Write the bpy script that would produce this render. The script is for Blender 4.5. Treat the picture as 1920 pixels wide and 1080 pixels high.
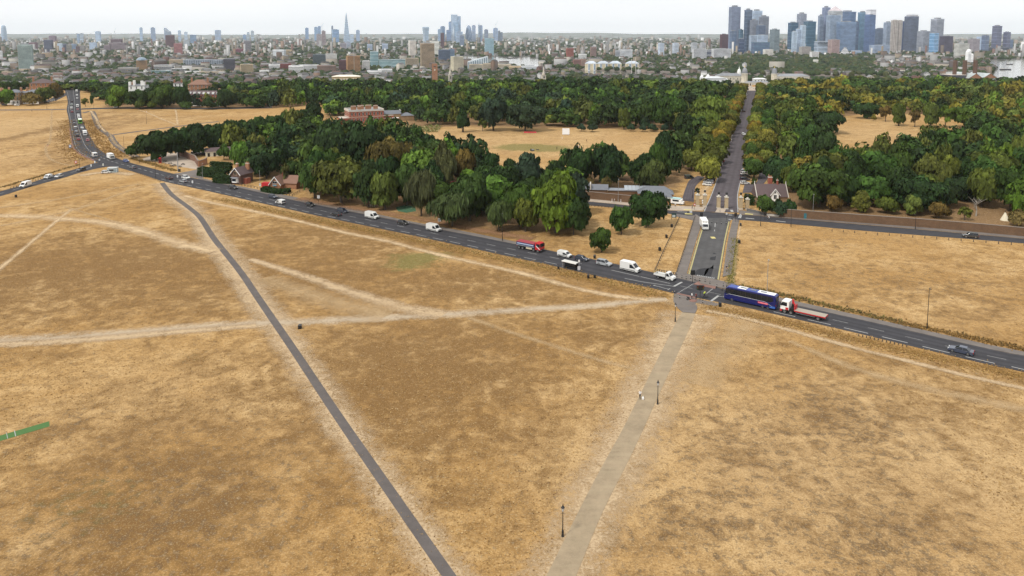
import bpy, bmesh, math, random
import numpy as np
from mathutils import Vector, Matrix, Euler
R = math.radians
rnd = random.Random(7)
NP = np.random.default_rng(11)
for o in list(bpy.data.objects): bpy.data.objects.remove(o)
SC = bpy.context.scene
COL = SC.collection

# ------------------------------------------------------------------ camera
FPX, CX, CY, CAMH, PITCH = 1387.0, 960.0, 208.0, 68.0, R(6.0)
cam_d = bpy.data.cameras.new('camera')
cam_d.sensor_width = 36.0
cam_d.lens = FPX * 36.0 / 1920.0
cam_d.shift_y = -(540.0 - CY) / 1920.0
cam_d.clip_start, cam_d.clip_end = 1.0, 60000.0
cam = bpy.data.objects.new('camera', cam_d)
cam.location = (0, 0, CAMH)
cam.rotation_euler = (math.pi / 2 - PITCH, 0, 0)
COL.objects.link(cam)
SC.camera = cam
# ------------------------------------------------------------------ sky and sun
SUN_EL, SUN_AZ = R(52), R(133)          # sun high, behind the camera's left shoulder
world = bpy.data.worlds.new('World'); SC.world = world; world.use_nodes = True
wn, wl = world.node_tree.nodes, world.node_tree.links
wn.clear()
w_out = wn.new('ShaderNodeOutputWorld'); w_bg = wn.new('ShaderNodeBackground')
w_sky = wn.new('ShaderNodeTexSky'); w_sky.sky_type = 'NISHITA'; w_sky.sun_disc = False
w_sky.sun_elevation = SUN_EL; w_sky.sun_rotation = -SUN_AZ
w_sky.air_density = 1.0; w_sky.dust_density = 2.0; w_sky.ozone_density = 1.0
w_geo = wn.new('ShaderNodeTexCoord')
w_noise = wn.new('ShaderNodeTexNoise'); w_noise.inputs['Scale'].default_value = 2.2
w_noise.inputs['Detail'].default_value = 4.0; w_noise.inputs['Roughness'].default_value = 0.5
w_map = wn.new('ShaderNodeMapping'); w_map.inputs['Scale'].default_value = (1, 1, 5)
w_ramp = wn.new('ShaderNodeValToRGB')
w_ramp.color_ramp.elements[0].position = 0.3; w_ramp.color_ramp.elements[0].color = (12.1, 12.4, 12.7, 1)
w_ramp.color_ramp.elements[1].position = 0.65; w_ramp.color_ramp.elements[1].color = (13.1, 13.2, 13.3, 1)
w_mix = wn.new('ShaderNodeMix'); w_mix.data_type = 'RGBA'; w_mix.inputs[0].default_value = 0.93   # a thin white overcast over the blue
wl.new(w_geo.outputs['Generated'], w_map.inputs['Vector']); wl.new(w_map.outputs[0], w_noise.inputs['Vector'])
wl.new(w_noise.outputs[0], w_ramp.inputs[0])
wl.new(w_sky.outputs[0], w_mix.inputs[6]); wl.new(w_ramp.outputs[0], w_mix.inputs[7])
wl.new(w_mix.outputs[2], w_bg.inputs['Color']); w_bg.inputs['Strength'].default_value = 0.105
wl.new(w_bg.outputs[0], w_out.inputs['Surface'])
sun_d = bpy.data.lights.new('sun', 'SUN'); sun_d.energy = 3.7; sun_d.angle = R(8); sun_d.color = (1.0, 0.95, 0.87)
sun = bpy.data.objects.new('sun', sun_d); COL.objects.link(sun)
to_sun = Vector((-math.sin(SUN_AZ) * math.cos(SUN_EL), math.cos(SUN_AZ) * math.cos(SUN_EL), math.sin(SUN_EL)))
sun.rotation_euler = (-to_sun).to_track_quat('-Z', 'Y').to_euler()
SC.view_settings.view_transform = 'Standard'; SC.view_settings.look = 'None'
SC.view_settings.exposure = -0.3; SC.view_settings.gamma = 1.0
SC.view_settings.use_curve_mapping = False
SC.render.resolution_x, SC.render.resolution_y = 1024, 576
SC.cycles.volume_bounces = 3; SC.cycles.max_bounces = 6; SC.cycles.transparent_max_bounces = 12

# ------------------------------------------------------------------ survey helpers: where a sight line meets the ground
cP, sP = math.cos(PITCH), math.sin(PITCH)
def ray(x, y):
    u, v = (x - CX) / FPX, -(y - CY) / FPX
    return Vector((u, cP + v * sP, -sP + v * cP))
def G(x, y, z=0.0):
    r = ray(x, y); t = (z - CAMH) / r.z
    return Vector((r.x * t, r.y * t, z))
def AT(x, y, d):
    r = ray(x, y); t = d / r.y
    return Vector((r.x * t, d, CAMH + r.z * t))
LOW = -36.0                                # the river plain below the plateau
def terrain(x, y):
    edge = 928 + 30 * math.sin(x * 0.004)
    t = min(1.0, max(0.0, (y - edge) / 330.0)); t = t * t * (3 - 2 * t)
    return LOW * t

# ------------------------------------------------------------------ object helpers
def link(o): COL.objects.link(o); return o
def tag(o, label=None, cat=None, group=None, kind=None):
    if label: o['label'] = label
    if cat: o['category'] = cat
    if group: o['group'] = group
    if kind: o['kind'] = kind
    return o
def thing(name, label, cat, loc=(0, 0, 0), rz=0.0, group=None):
    o = bpy.data.objects.new(name, None); o.empty_display_size = 0.2
    o.location = loc; o.rotation_euler = (0, 0, rz)
    return tag(link(o), label, cat, group)
def copy_tree(o, parent=None, color=None):
    c = o.copy(); COL.objects.link(c); c.parent = parent
    if color is not None and o.get('paint'): c.color = (*color, 1)
    for ch in o.children: copy_tree(ch, c, color)
    return c
def place(proto, loc, rz, label, group=None, color=None, scale=None):
    c = copy_tree(proto, None, color)
    c.location = loc; c.rotation_euler = (0, 0, rz); c['label'] = label
    if group: c['group'] = group
    if scale: c.scale = scale if hasattr(scale, '__len__') else (scale,) * 3
    return c
def drop(proto):
    for ch in list(proto.children): drop(ch)
    bpy.data.objects.remove(proto)

class MB:
    """collects faces, then links them as one mesh object"""
    def __init__(s): s.v, s.f, s.mi, s.M = [], [], [], None
    def add(s, vs, fs, mi=0):
        b = len(s.v)
        if s.M is not None: vs = [tuple(s.M @ Vector(p)) for p in vs]
        s.v += [tuple(p) for p in vs]; s.f += [tuple(b + i for i in f) for f in fs]; s.mi += [mi] * len(fs)
        return s
    def box(s, x0, x1, y0, y1, z0, z1, mi=0, bottom=True):
        vs = [(x0,y0,z0),(x1,y0,z0),(x1,y1,z0),(x0,y1,z0),(x0,y0,z1),(x1,y0,z1),(x1,y1,z1),(x0,y1,z1)]
        fs = [(4,5,6,7),(0,1,5,4),(1,2,6,5),(2,3,7,6),(3,0,4,7)]
        if bottom: fs.append((3,2,1,0))
        return s.add(vs, fs, mi)
    def loft(s, secs, mi=0, caps=True, closed=True):
        n = len(secs[0]); vs = [p for q in secs for p in q]; fs = []
        for i in range(len(secs) - 1):
            for j in range(n if closed else n - 1):
                a, b = i * n + j, i * n + (j + 1) % n
                fs.append((a, b, b + n, a + n))
        if caps: fs.append(tuple(range(n))[::-1]); fs.append(tuple(range((len(secs) - 1) * n, len(secs) * n)))
        return s.add(vs, fs, mi)
    def prism(s, poly, z0, z1, mi=0):
        return s.loft([[(x, y, z0) for x, y in poly], [(x, y, z1) for x, y in poly]], mi)
    def lathe(s, prof, n=12, mi=0, c=(0, 0, 0), caps=True):
        secs = [[(c[0] + r * math.cos(2*math.pi*k/n), c[1] + r * math.sin(2*math.pi*k/n), c[2] + z) for k in range(n)] for r, z in prof]
        return s.loft(secs, mi, caps)
    def tube(s, pts, r, n=6, mi=0):
        secs = []; pts = [Vector(p) for p in pts]; rs = r if hasattr(r, '__len__') else [r] * len(pts)
        for i, p in enumerate(pts):
            t = (pts[min(i + 1, len(pts) - 1)] - pts[max(i - 1, 0)]).normalized()
            a = t.cross(Vector((0, 0, 1)) if abs(t.z) < 0.9 else Vector((1, 0, 0))).normalized(); b = t.cross(a)
            secs.append([p + rs[i] * (math.cos(2*math.pi*k/n) * a + math.sin(2*math.pi*k/n) * b) for k in range(n)])
        return s.loft(secs, mi)
    def wheel(s, x, y, z, r, w, n=16, mi=0):
        return s.tube([(x, y - w / 2, z), (x, y + w / 2, z)], r, n, mi)
    def build(s, name, mats, parent=None, smooth=False, paint=False):
        me = bpy.data.meshes.new(name); me.from_pydata(s.v, [], s.f)
        for m in (mats if isinstance(mats, (list, tuple)) else [mats]): me.materials.append(m)
        if len(me.materials) > 1: me.polygons.foreach_set('material_index', s.mi)
        bm = bmesh.new(); bm.from_mesh(me); bmesh.ops.recalc_face_normals(bm, faces=bm.faces); bm.to_mesh(me); bm.free()
        if smooth: me.polygons.foreach_set('use_smooth', [True] * len(me.polygons))
        me.update()
        o = link(bpy.data.objects.new(name, me)); o.parent = parent
        if paint: o['paint'] = 1
        return o
def np_mesh(name, V, F, mats, attrs=None, mi=None, parent=None):
    """numpy mesh; F is (n,3) or (n,4)"""
    me = bpy.data.meshes.new(name); n, k = F.shape
    me.vertices.add(len(V)); me.vertices.foreach_set('co', np.asarray(V, np.float32).ravel())
    me.loops.add(n * k); me.loops.foreach_set('vertex_index', F.astype(np.int32).ravel())
    me.polygons.add(n); me.polygons.foreach_set('loop_start', np.arange(0, n * k, k, dtype=np.int32))
    for a, (dom, val) in (attrs or {}).items():
        if val.ndim == 1:
            at = me.attributes.new(a, 'FLOAT', dom); at.data.foreach_set('value', val.astype(np.float32))
        else:
            at = me.attributes.new(a, 'FLOAT_COLOR', dom)
            at.data.foreach_set('color', np.concatenate([val, np.ones((len(val), 1))], 1).astype(np.float32).ravel())
    for m in (mats if isinstance(mats, (list, tuple)) else [mats]): me.materials.append(m)
    if mi is not None: me.polygons.foreach_set('material_index', mi.astype(np.int32))
    me.update(calc_edges=True); me.validate()
    o = link(bpy.data.objects.new(name, me)); o.parent = parent
    return o

# ------------------------------------------------------------------ materials
class NT:
    def __init__(s, name):
        s.m = bpy.data.materials.new(name); s.m.use_nodes = True
        s.n, s.l = s.m.node_tree.nodes, s.m.node_tree.links
        s.p = s.n['Principled BSDF']; s.out = s.n['Material Output']
    def node(s, t, **kw):
        nd = s.n.new(t)
        for k, v in kw.items(): setattr(nd, k, v)
        return nd
    def put(s, sock, v):
        if isinstance(v, bpy.types.NodeSocket): s.l.new(v, sock)
        elif v is not None:
            if hasattr(v, '__len__') and len(v) == 3 and sock.type == 'RGBA': v = (*v, 1)
            sock.default_value = v
    def math(s, op, a, b=None, c=None, clamp=False):
        nd = s.node('ShaderNodeMath', operation=op, use_clamp=clamp)
        s.put(nd.inputs[0], a); s.put(nd.inputs[1], b)
        if c is not None: s.put(nd.inputs[2], c)
        return nd.outputs[0]
    def mix(s, f, a, b, mode='MIX'):
        nd = s.node('ShaderNodeMix', data_type='RGBA', blend_type=mode)
        s.put(nd.inputs[0], f); s.put(nd.inputs[6], a); s.put(nd.inputs[7], b)
        return nd.outputs[2]
    def pos(s, scale=(1, 1, 1)):
        g = s.node('ShaderNodeNewGeometry').outputs['Position']
        if scale == (1, 1, 1): return g
        mp = s.node('ShaderNodeMapping'); s.put(mp.inputs['Scale'], scale); s.put(mp.inputs['Vector'], g); return mp.outputs[0]
    def noise(s, scale, detail=3, rough=0.55, vec=None, dist=0.0):
        nd = s.node('ShaderNodeTexNoise'); s.put(nd.inputs['Vector'], vec if vec is not None else s.pos())
        s.put(nd.inputs['Scale'], scale); s.put(nd.inputs['Detail'], detail); s.put(nd.inputs['Roughness'], rough); s.put(nd.inputs['Distortion'], dist)
        return nd.outputs[0]
    def ramp(s, f, a, b):          # linear step a..b
        nd = s.node('ShaderNodeMapRange'); nd.clamp = True
        s.put(nd.inputs[0], f); s.put(nd.inputs[1], a); s.put(nd.inputs[2], b); return nd.outputs[0]
    def attr(s, name): return s.node('ShaderNodeAttribute', attribute_name=name)
    def bump(s, h, strength, dist=0.1):
        b = s.node('ShaderNodeBump'); s.put(b.inputs['Strength'], strength); s.put(b.inputs['Distance'], dist); s.put(b.inputs['Height'], h)
        s.l.new(b.outputs[0], s.p.inputs['Normal'])
    def base(s, c, rough=0.8, metal=0.0, spec=None):
        s.put(s.p.inputs['Base Color'], c); s.put(s.p.inputs['Roughness'], rough); s.put(s.p.inputs['Metallic'], metal)
        if spec is not None: s.put(s.p.inputs['Specular IOR Level'], spec)
        return s
_mc = {}
def M(name, c, rough=0.7, metal=0.0, var=0.0, scale=1.0, spec=None):
    if name in _mc: return _mc[name]
    t = NT(name); col = c
    if var:
        n = t.noise(scale, 4)
        col = t.mix(n, tuple(x * (1 - var) for x in c), tuple(min(1, x * (1 + var)) for x in c))
    t.base(col, rough, metal, spec); _mc[name] = t.m
    return t.m
def paint_mat():
    t = NT('car_paint'); oi = t.node('ShaderNodeObjectInfo')
    d = t.noise(2.0, 3); c = t.mix(t.math('MULTIPLY', d, 0.25), oi.outputs['Color'], (0.2, 0.18, 0.15))
    t.base(c, 0.32); t.p.inputs['Coat Weight'].default_value = 0.5; t.p.inputs['Coat Roughness'].default_value = 0.08
    return t.m
PAINT = paint_mat()
GLASS = M('dark_glass', (0.012, 0.015, 0.02), 0.08)
TYRE = M('tyre_rubber', (0.02, 0.02, 0.02), 0.85)
RIM = M('alloy_rim', (0.35, 0.35, 0.36), 0.35, 0.8)
BLACK = M('black_paint', (0.012, 0.012, 0.013), 0.45)
PLASTIC = M('black_plastic', (0.025, 0.025, 0.027), 0.6)
WHITE = M('white_paint', (0.75, 0.75, 0.73), 0.5, var=0.08, scale=3)
LAMPW = M('lamp_glass', (0.65, 0.66, 0.66), 0.15)
LAMPR = M('red_lens', (0.35, 0.01, 0.01), 0.2)
STEEL = M('galvanised_steel', (0.38, 0.39, 0.40), 0.45, 0.6, var=0.15, scale=4)
RED = M('red_paint', (0.45, 0.02, 0.025), 0.4, var=0.1, scale=2)
# ------------------------------------------------------------------ ground
def blob_list():
    # photo position, radius in metres across / along the view, and what grows there: dark dry bents, green, pale bare, grey soil
    L = []
    def b(x, y, rx, ry, dark=0, green=0, pale=0, grey=0): L.append((G(x, y), rx, ry, dark, green, pale, grey))
    b(300,950,26,14,dark=.75,grey=.5); b(120,1010,20,10,dark=.5,grey=.4); b(430,930,14,8,dark=.55,grey=.3); b(560,900,16,7,dark=.4)  # lower-left corner: scorched grass, with the lens vignette's darkening painted in
    b(180,940,12,6,green=.4,dark=.3); b(90,870,14,6,green=.15); b(130,795,5,2.5,dark=.9,grey=.8)
    b(750,700,26,22,dark=.6); b(860,690,22,14,dark=.45); b(700,620,16,8,dark=.4); b(900,770,16,10,dark=.3); b(980,640,10,8,dark=.4)
    b(1090,620,18,11,dark=.6,green=.1); b(1180,600,10,6,dark=.4); b(960,600,8,4,dark=.5)
    b(60,570,34,16,dark=.55); b(250,540,40,20,dark=.6); b(400,560,20,14,dark=.6); b(90,480,30,16,dark=.5); b(300,490,26,14,dark=.55)
    b(560,430,30,24,dark=.5); b(700,460,30,14,dark=.5); b(560,480,20,18,dark=.5); b(820,540,30,12,dark=.5); b(600,540,24,10,dark=.55)
    b(772,494,7,3.5,green=1.25); b(765,481,5.5,2.5,green=1.1); b(815,482,7,2.5,green=1.2); b(900,570,30,6,dark=.35,green=.15); b(740,500,6,3,green=.5)
    b(960,545,10,4,green=.3); b(1075,550,8,4,dark=.3,green=.2); b(420,480,16,10,dark=.4)
    b(360,670,3.5,3,dark=.8,green=.4); b(100,655,14,5,dark=.45); b(420,690,14,7,dark=.35); b(640,700,3,4,dark=.5,green=.3)
    b(1580,790,14,12,dark=.5,grey=.62); b(1630,770,3,2.5,dark=1,grey=.3); b(1400,850,16,14,dark=.3,grey=.5); b(1310,980,18,9,dark=.3,grey=.55)
    b(1660,1020,16,8,dark=.4,grey=.68); b(1760,980,10,8,dark=.35,grey=.2); b(1450,740,16,12,dark=.25); b(1800,800,10,8,dark=.3)
    b(1500,900,26,18,pale=.3); b(1800,880,22,18,pale=.5); b(1650,740,16,8,pale=.2); b(1900,760,12,10,pale=.2); b(1200,960,18,20,pale=.35)
    b(1540,660,44,6,dark=.3); b(1850,720,30,7,dark=.45); b(1660,690,30,5,dark=.4)
    b(1480,500,24,30,dark=.15); b(1440,455,14,16,pale=.3); b(1600,520,36,12,dark=.2,grey=.4); b(1760,545,34,10,dark=.25,grey=.35)
    b(1850,500,30,12,dark=.2); b(1560,455,24,8,grey=.3); b(1640,440,30,10,pale=.2); b(1850,590,26,8,pale=.25)
    b(50,240,110,80,pale=.55); b(20,210,60,30,pale=.3); b(20,300,60,30,pale=.4); b(110,240,9,80,dark=.75); b(140,300,26,16,dark=.55); b(118,280,10,20,dark=.6)
    b(175,245,10,60,dark=.6); b(215,285,14,16,dark=.6); b(180,215,10,30,dark=.5); b(280,222,50,26,dark=.3); b(240,225,22,30,dark=.4)
    b(150,355,40,12,dark=.2); b(330,380,30,14,dark=.3); b(220,380,36,12,dark=.25); b(180,330,26,10,pale=.45)
    b(1000,260,150,60,pale=.5); b(1640,250,60,60,pale=.45)
    b(985,276,17,8,green=1.6); b(1025,278,14,8,green=1.5); b(1085,273,8,3,green=.6)
    b(1500,880,30,22,pale=.75); b(1760,860,34,24,pale=.7); b(1300,760,16,20,pale=.6); b(1150,880,16,16,pale=.6); b(1560,620,40,6,pale=.4); b(330,740,30,14,pale=.45); b(560,760,14,14,pale=.35)
    b(770,700,34,26,dark=.85); b(930,690,22,16,dark=.7); b(180,500,75,26,dark=.8); b(430,450,40,20,dark=.5); b(700,440,70,20,dark=.7); b(850,530,60,14,dark=.7); b(620,520,40,16,dark=.75); b(1000,560,50,8,dark=.55); b(90,850,30,14,dark=.4); b(300,900,34,18,dark=.6); b(1700,760,30,12,dark=.35); b(1850,560,60,16,dark=.3)
    b(200,520,50,22,dark=.7); b(380,540,24,18,dark=.7); b(60,490,30,18,dark=.6); b(640,470,34,18,dark=.65)
    return L
CROWN_LITTER = []     # filled by the woods: bare litter under crowns
def ground_material():
    t = NT('dry_heath_grass')
    dark, green, pale, grey, lit = (t.attr(a).outputs['Fac'] for a in ('dark', 'green', 'pale', 'grey', 'litter'))
    n_big = t.noise(0.03, 6, 0.62, dist=0.5); n_mid = t.noise(0.13, 7, 0.68, dist=0.6); n_pat = t.noise(0.42, 8, 0.72, dist=0.5)
    n_tuft = t.noise(1.15, 7, 0.78); n_fine = t.noise(3.6, 5, 0.78)
    c = t.mix(t.ramp(n_mid, .36, .66), (0.51, 0.34, 0.16), (0.43, 0.25, 0.082))
    c = t.mix(t.math('MULTIPLY', t.ramp(n_big, .42, .58), .85), c, (0.355, 0.198, 0.062))
    c = t.mix(t.math('MULTIPLY', t.ramp(t.math('ADD', pale, t.math('MULTIPLY', t.math('SUBTRACT', n_mid, .5), 1.2)), .1, .7), .8), c, (0.485, 0.33, 0.165))
    dk = t.math('ADD', t.math('MULTIPLY', dark, 1.75), t.math('ADD', t.math('MULTIPLY', t.math('SUBTRACT', n_pat, .5), 4.2), t.math('ADD', t.math('MULTIPLY', t.math('SUBTRACT', n_mid, .5), 4.0), t.math('MULTIPLY', t.math('SUBTRACT', n_tuft, .5), 4.0))))
    c = t.mix(t.math('MULTIPLY', t.ramp(dk, .0, 1.3), .9), c, (0.15, 0.076, 0.022))
    gk = t.math('ADD', grey, t.math('ADD', t.math('MULTIPLY', t.math('SUBTRACT', n_pat, .5), 3.0), t.math('MULTIPLY', t.math('SUBTRACT', n_tuft, .52), 6.0)))
    c = t.mix(t.math('MULTIPLY', t.ramp(gk, .42, .75), .72), c, (0.095, 0.066, 0.042))
    c = t.mix(t.math('MULTIPLY', t.ramp(t.math('ADD', green, t.math('MULTIPLY', t.math('SUBTRACT', n_pat, .5), 1.4)), .3, .75), .8), c, (0.125, 0.13, 0.032))
    c = t.mix(t.ramp(lit, .2, .9), c, (0.20, 0.12, 0.06))
    c = t.mix(t.math('MULTIPLY', t.ramp(n_tuft, .50, .41), t.math('SUBTRACT', .72, t.math('MULTIPLY', pale, .3))), c, (0.15, 0.086, 0.032))
    c = t.mix(t.math('MULTIPLY', t.ramp(n_tuft, .54, .66), .45), c, (0.58, 0.42, 0.22))
    c = t.mix(t.math('MULTIPLY', t.ramp(n_fine, .48, .40), .45), c, (0.2, 0.125, 0.055))
    c = t.mix(t.math('MULTIPLY', t.ramp(n_fine, .53, .62), .38), c, (0.60, 0.45, 0.26))
    t.base(c, 0.95, spec=0.1)
    t.bump(t.math('ADD', n_tuft, t.math('MULTIPLY', n_fine, .5)), 0.55, 0.35)
    return t.m
CLEAR = [[(760,243),(870,236),(1060,240),(1262,243),(1285,262),(1245,300),(1215,325),(1060,322),(980,345),(935,345),(905,322),(860,300),(800,270)],
         [(1556,222),(1620,213),(1730,214),(1840,228),(1840,258),(1740,272),(1690,288),(1640,303),(1605,318),(1580,322),(1556,300)],
         [(600,222),(770,222),(745,262),(610,264)]]
def in_poly(x, y, poly):
    c = False; n = len(poly); j = n - 1
    for i in range(n):
        if (poly[i][1] > y) != (poly[j][1] > y) and x < (poly[j][0]-poly[i][0])*(y-poly[i][1])/(poly[j][1]-poly[i][1])+poly[i][0]: c = not c
        j = i
    return c
GP = lambda L: [tuple(G(x, y)[:2]) for x, y in L]
CLEAR_G = [GP(p) for p in CLEAR]
# where woods stand (outlines on the ground, traced by their trunks)
WOOD_L = GP([(402,291),(470,318),(478,330),(548,341),(566,352),(590,369),(690,388),(742,394),(800,411),(860,424),(900,429),(985,435),(1085,432),(1090,360),(1160,352),(1275,350),(1292,330),(1322,250),(1345,205),(1366,178),
              (1366,157),(1000,155),(500,158),(500,204),(600,196),(625,200),(590,238),(430,280)])
WOOD_R = GP([(1440,352),(1490,394),(1560,402),(1700,414),(1800,422),(1920,432),(2060,444),(2060,157),(1440,157),(1432,190),(1424,240),(1418,300)])
WOOD_B = GP([(-120,160),(118,170),(160,172),(196,178),(196,203),(500,204),(500,157),(-120,154)])
def in_wood(x, y):
    if any(in_poly(x, y, c) for c in CLEAR_G): return None
    for k, w in (('L', WOOD_L), ('R', WOOD_R), ('B', WOOD_B)):
        if in_poly(x, y, w): return k
    return None
def build_ground():
    xs = np.arange(-1500, 1501, 6.0); ys = np.arange(-180, 1441, 6.0)
    X, Y = np.meshgrid(xs, ys); X = X.ravel(); Y = Y.ravel()
    t = np.clip((Y - (928 + 30 * np.sin(X * .004))) / 330, 0, 1); Z = LOW * t * t * (3 - 2 * t)
    A = {k: np.zeros(len(X)) for k in ('dark', 'green', 'pale', 'grey', 'litter')}
    for p, rx, ry, *w in blob_list():
        ry = ry * 1.6
        g = np.exp(-(((X - p.x) / rx) ** 2 + ((Y - p.y) / ry) ** 2))
        for k, v in zip(('dark', 'green', 'pale', 'grey'), w): A[k] = np.maximum(A[k], v * g)
    for i in range(len(X)):
        if 200 < Y[i] < 1100 and in_wood(X[i], Y[i]): A['litter'][i] = 1
    A['litter'][Y > 1000] = .8; A['green'][Y > 1000] = .8
    nx, ny = len(xs), len(ys)
    i, j = np.meshgrid(np.arange(nx - 1), np.arange(ny - 1)); a = (j * nx + i).ravel()
    Fq = np.stack([a, a + 1, a + nx + 1, a + nx], 1)
    o = np_mesh('ground', np.stack([X, Y, Z], 1), Fq, ground_material(), {k: ('POINT', v) for k, v in A.items()})
    o['kind'] = 'structure'
build_ground()
def plain_material():
    t = NT('city_floor')
    n = t.noise(0.012, 5, 0.65); n2 = t.noise(0.05, 4, 0.7)
    c = t.mix(t.ramp(n, .4, .6), (0.035, 0.048, 0.024), (0.10, 0.095, 0.085))
    c = t.mix(t.ramp(n2, .45, .6), c, (0.09, 0.085, 0.085))
    t.base(c, 0.9); return t.m
me = MB(); me.add([(-32000,1180,LOW-.4),(32000,1180,LOW-.4),(32000,45000,LOW-.4),(-32000,45000,LOW-.4)], [(0,1,2,3)])
o = me.build('river_plain', plain_material()); o['kind'] = 'structure'

# ------------------------------------------------------------------ strips: roads, paths, worn tracks
def catmull(pts, step=2.0):
    P = [Vector(p) for p in pts]; out = []
    Q = [P[0] * 2 - P[1]] + P + [P[-1] * 2 - P[-2]]
    for i in range(1, len(Q) - 2):
        n = max(2, int((Q[i + 1] - Q[i]).length / step))
        for k in range(n):
            t = k / n
            out.append(0.5 * ((2 * Q[i]) + (Q[i+1] - Q[i-1]) * t + (2*Q[i-1] - 5*Q[i] + 4*Q[i+1] - Q[i+2]) * t*t + (3*Q[i] - Q[i-1] - 3*Q[i+1] + Q[i+2]) * t**3))
    out.append(P[-1]); return out
STRIPS = []     # centre points + half widths, for keeping tufts off
def strip(name, left, right=None, width=None, z=0.05, mat=None, skirt=True, parent=None, kind='structure', step=2.0, keep=True, pix=True):
    """left/right: photo points of the two edges, or one centre line with a width in metres"""
    cv = (lambda q: [G(x, y) for x, y in q]) if pix else (lambda q: [Vector((x, y, 0)) for x, y in q])
    if right is None:
        c = catmull(cv(left), step); n = len(c)
        w = [width] * n if not hasattr(width, '__len__') else [width[0] + (width[1] - width[0]) * i / (n - 1) for i in range(n)]
        l, r = [], []
        for i in range(n):
            t = (c[min(i + 1, n - 1)] - c[max(i - 1, 0)]); t.z = 0; t.normalize(); nn = Vector((-t.y, t.x, 0))
            l.append(c[i] + nn * w[i] / 2); r.append(c[i] - nn * w[i] / 2)
    else:
        l0, r0 = catmull(cv(left), step), catmull(cv(right), step); n = max(len(l0), len(r0))
        res = lambda q: [q[min(int(i * (len(q) - 1) / (n - 1)), len(q) - 2)].lerp(q[min(int(i * (len(q) - 1) / (n - 1)), len(q) - 2) + 1], (i * (len(q) - 1) / (n - 1)) - min(int(i * (len(q) - 1) / (n - 1)), len(q) - 2)) for i in range(n)]
        l, r = res(l0), res(r0)
    V, Fc, UV = [], [], []; dist = 0
    cols = 5
    for i in range(n):
        if i: dist += ((l[i] + r[i]) / 2 - (l[i-1] + r[i-1]) / 2).length
        for k in range(cols):
            p = l[i].lerp(r[i], k / (cols - 1)); V.append((p.x, p.y, z + terrain(p.x, p.y))); UV.append((k / (cols - 1), dist))
    for i in range(n - 1):
        for k in range(cols - 1):
            a = i * cols + k; Fc.append((a, a + 1, a + cols + 1, a + cols))
    nv = len(V)
    if skirt:
        for i in range(n):
            for k in (0, cols - 1):
                x, y, zz = V[i * cols + k]; V.append((x, y, zz - z - .05)); UV.append(UV[i * cols + k])
        for i in range(n - 1):
            Fc.append((i*cols, (i+1)*cols, nv + 2*(i+1), nv + 2*i)); Fc.append((i*cols+cols-1, nv+2*i+1, nv+2*(i+1)+1, (i+1)*cols+cols-1))
    me = bpy.data.meshes.new(name); me.from_pydata(V, [], Fc); uv = me.uv_layers.new(name='strip')
    for lp in me.loops: uv.data[lp.index].uv = UV[lp.vertex_index]
    me.materials.append(mat); me.update()
    o = link(bpy.data.objects.new(name, me)); o.parent = parent
    if parent is None: o['kind'] = kind
    if keep:
        for i in range(0, n, 2): STRIPS.append((((l[i] + r[i]) / 2)[:2], (l[i] - r[i]).length / 2))
    return o, l, r
def uv_nodes(t):
    u = t.node('ShaderNodeUVMap', uv_map='strip'); s = t.node('ShaderNodeSeparateXYZ'); t.l.new(u.outputs[0], s.inputs[0]); return s.outputs[0], s.outputs[1]
def asphalt(name, c, tracks=0.0, var=.18, warm=None):
    t = NT(name); u, v = uv_nodes(t)
    n = t.noise(0.25, 5, .7); nf = t.noise(6, 2, .6); nl = t.noise(1.0, 4, .65, vec=t.pos((.12, 1.0, 1)))
    col = t.mix(t.ramp(n, .35, .65), tuple(x * (1 - var) for x in c), tuple(x * (1 + var) for x in c))
    if warm: col = t.mix(t.math('MULTIPLY', t.ramp(nl, .45, .7), .5), col, warm)
    if tracks:
        f = t.math('MULTIPLY', t.ramp(t.math('ABSOLUTE', t.math('SINE', t.math('MULTIPLY', u, math.pi * 4))), .55, 1.0), tracks)
        col = t.mix(f, col, tuple(x * .62 for x in c))
    col = t.mix(t.math('MULTIPLY', t.ramp(nf, .35, .65), .25), col, tuple(x * 1.35 for x in c))
    t.base(col, 0.9, spec=.12); t.bump(nf, .15, .02); return t.m
def worn(name, c, c2, hard=0.5, dens=1.0, core=None):
    t = NT(name); u, v = uv_nodes(t)
    e = t.math('SUBTRACT', 1.0, t.math('ABSOLUTE', t.math('SUBTRACT', t.math('MULTIPLY', u, 2.0), 1.0)))
    n = t.noise(0.45, 5, .7, dist=.8); nf = t.noise(2.2, 5, .75); nv = t.noise(0.11, 4, .6)
    a = t.math('ADD', e, t.math('MULTIPLY', t.math('SUBTRACT', n, .5), 1.7)); a = t.math('ADD', a, t.math('MULTIPLY', t.math('SUBTRACT', nf, .5), 1.7))
    a = t.math('ADD', a, t.math('MULTIPLY', t.math('SUBTRACT', nv, .5), 1.1))
    al = t.math('MULTIPLY', t.ramp(a, .05, .05 + hard * 1.5), dens)
    edge = t.ramp(e, 0.0, .4); al = t.math('MULTIPLY', al, edge)
    col = t.mix(t.ramp(nf, .3, .7), c2, c)
    if core: col = t.mix(t.math('MULTIPLY', t.ramp(t.math('ADD', e, t.math('SUBTRACT', n, .5)), .5, .9), .6), col, core)
    t.base(col, .95, spec=.1); t.put(t.p.inputs['Alpha'], al); t.bump(nf, .3, .1); return t.m
A_MAIN = asphalt('main_road_asphalt', (0.05, 0.049, 0.054), tracks=.6)
A_PAVE = asphalt('footway_asphalt', (0.145, 0.128, 0.117), warm=(0.19, 0.16, 0.13))
A_DUKE = asphalt('side_road_asphalt', (0.082, 0.08, 0.08), tracks=.25)
A_PARK = asphalt('avenue_asphalt', (0.088, 0.076, 0.082), tracks=.4)
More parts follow.
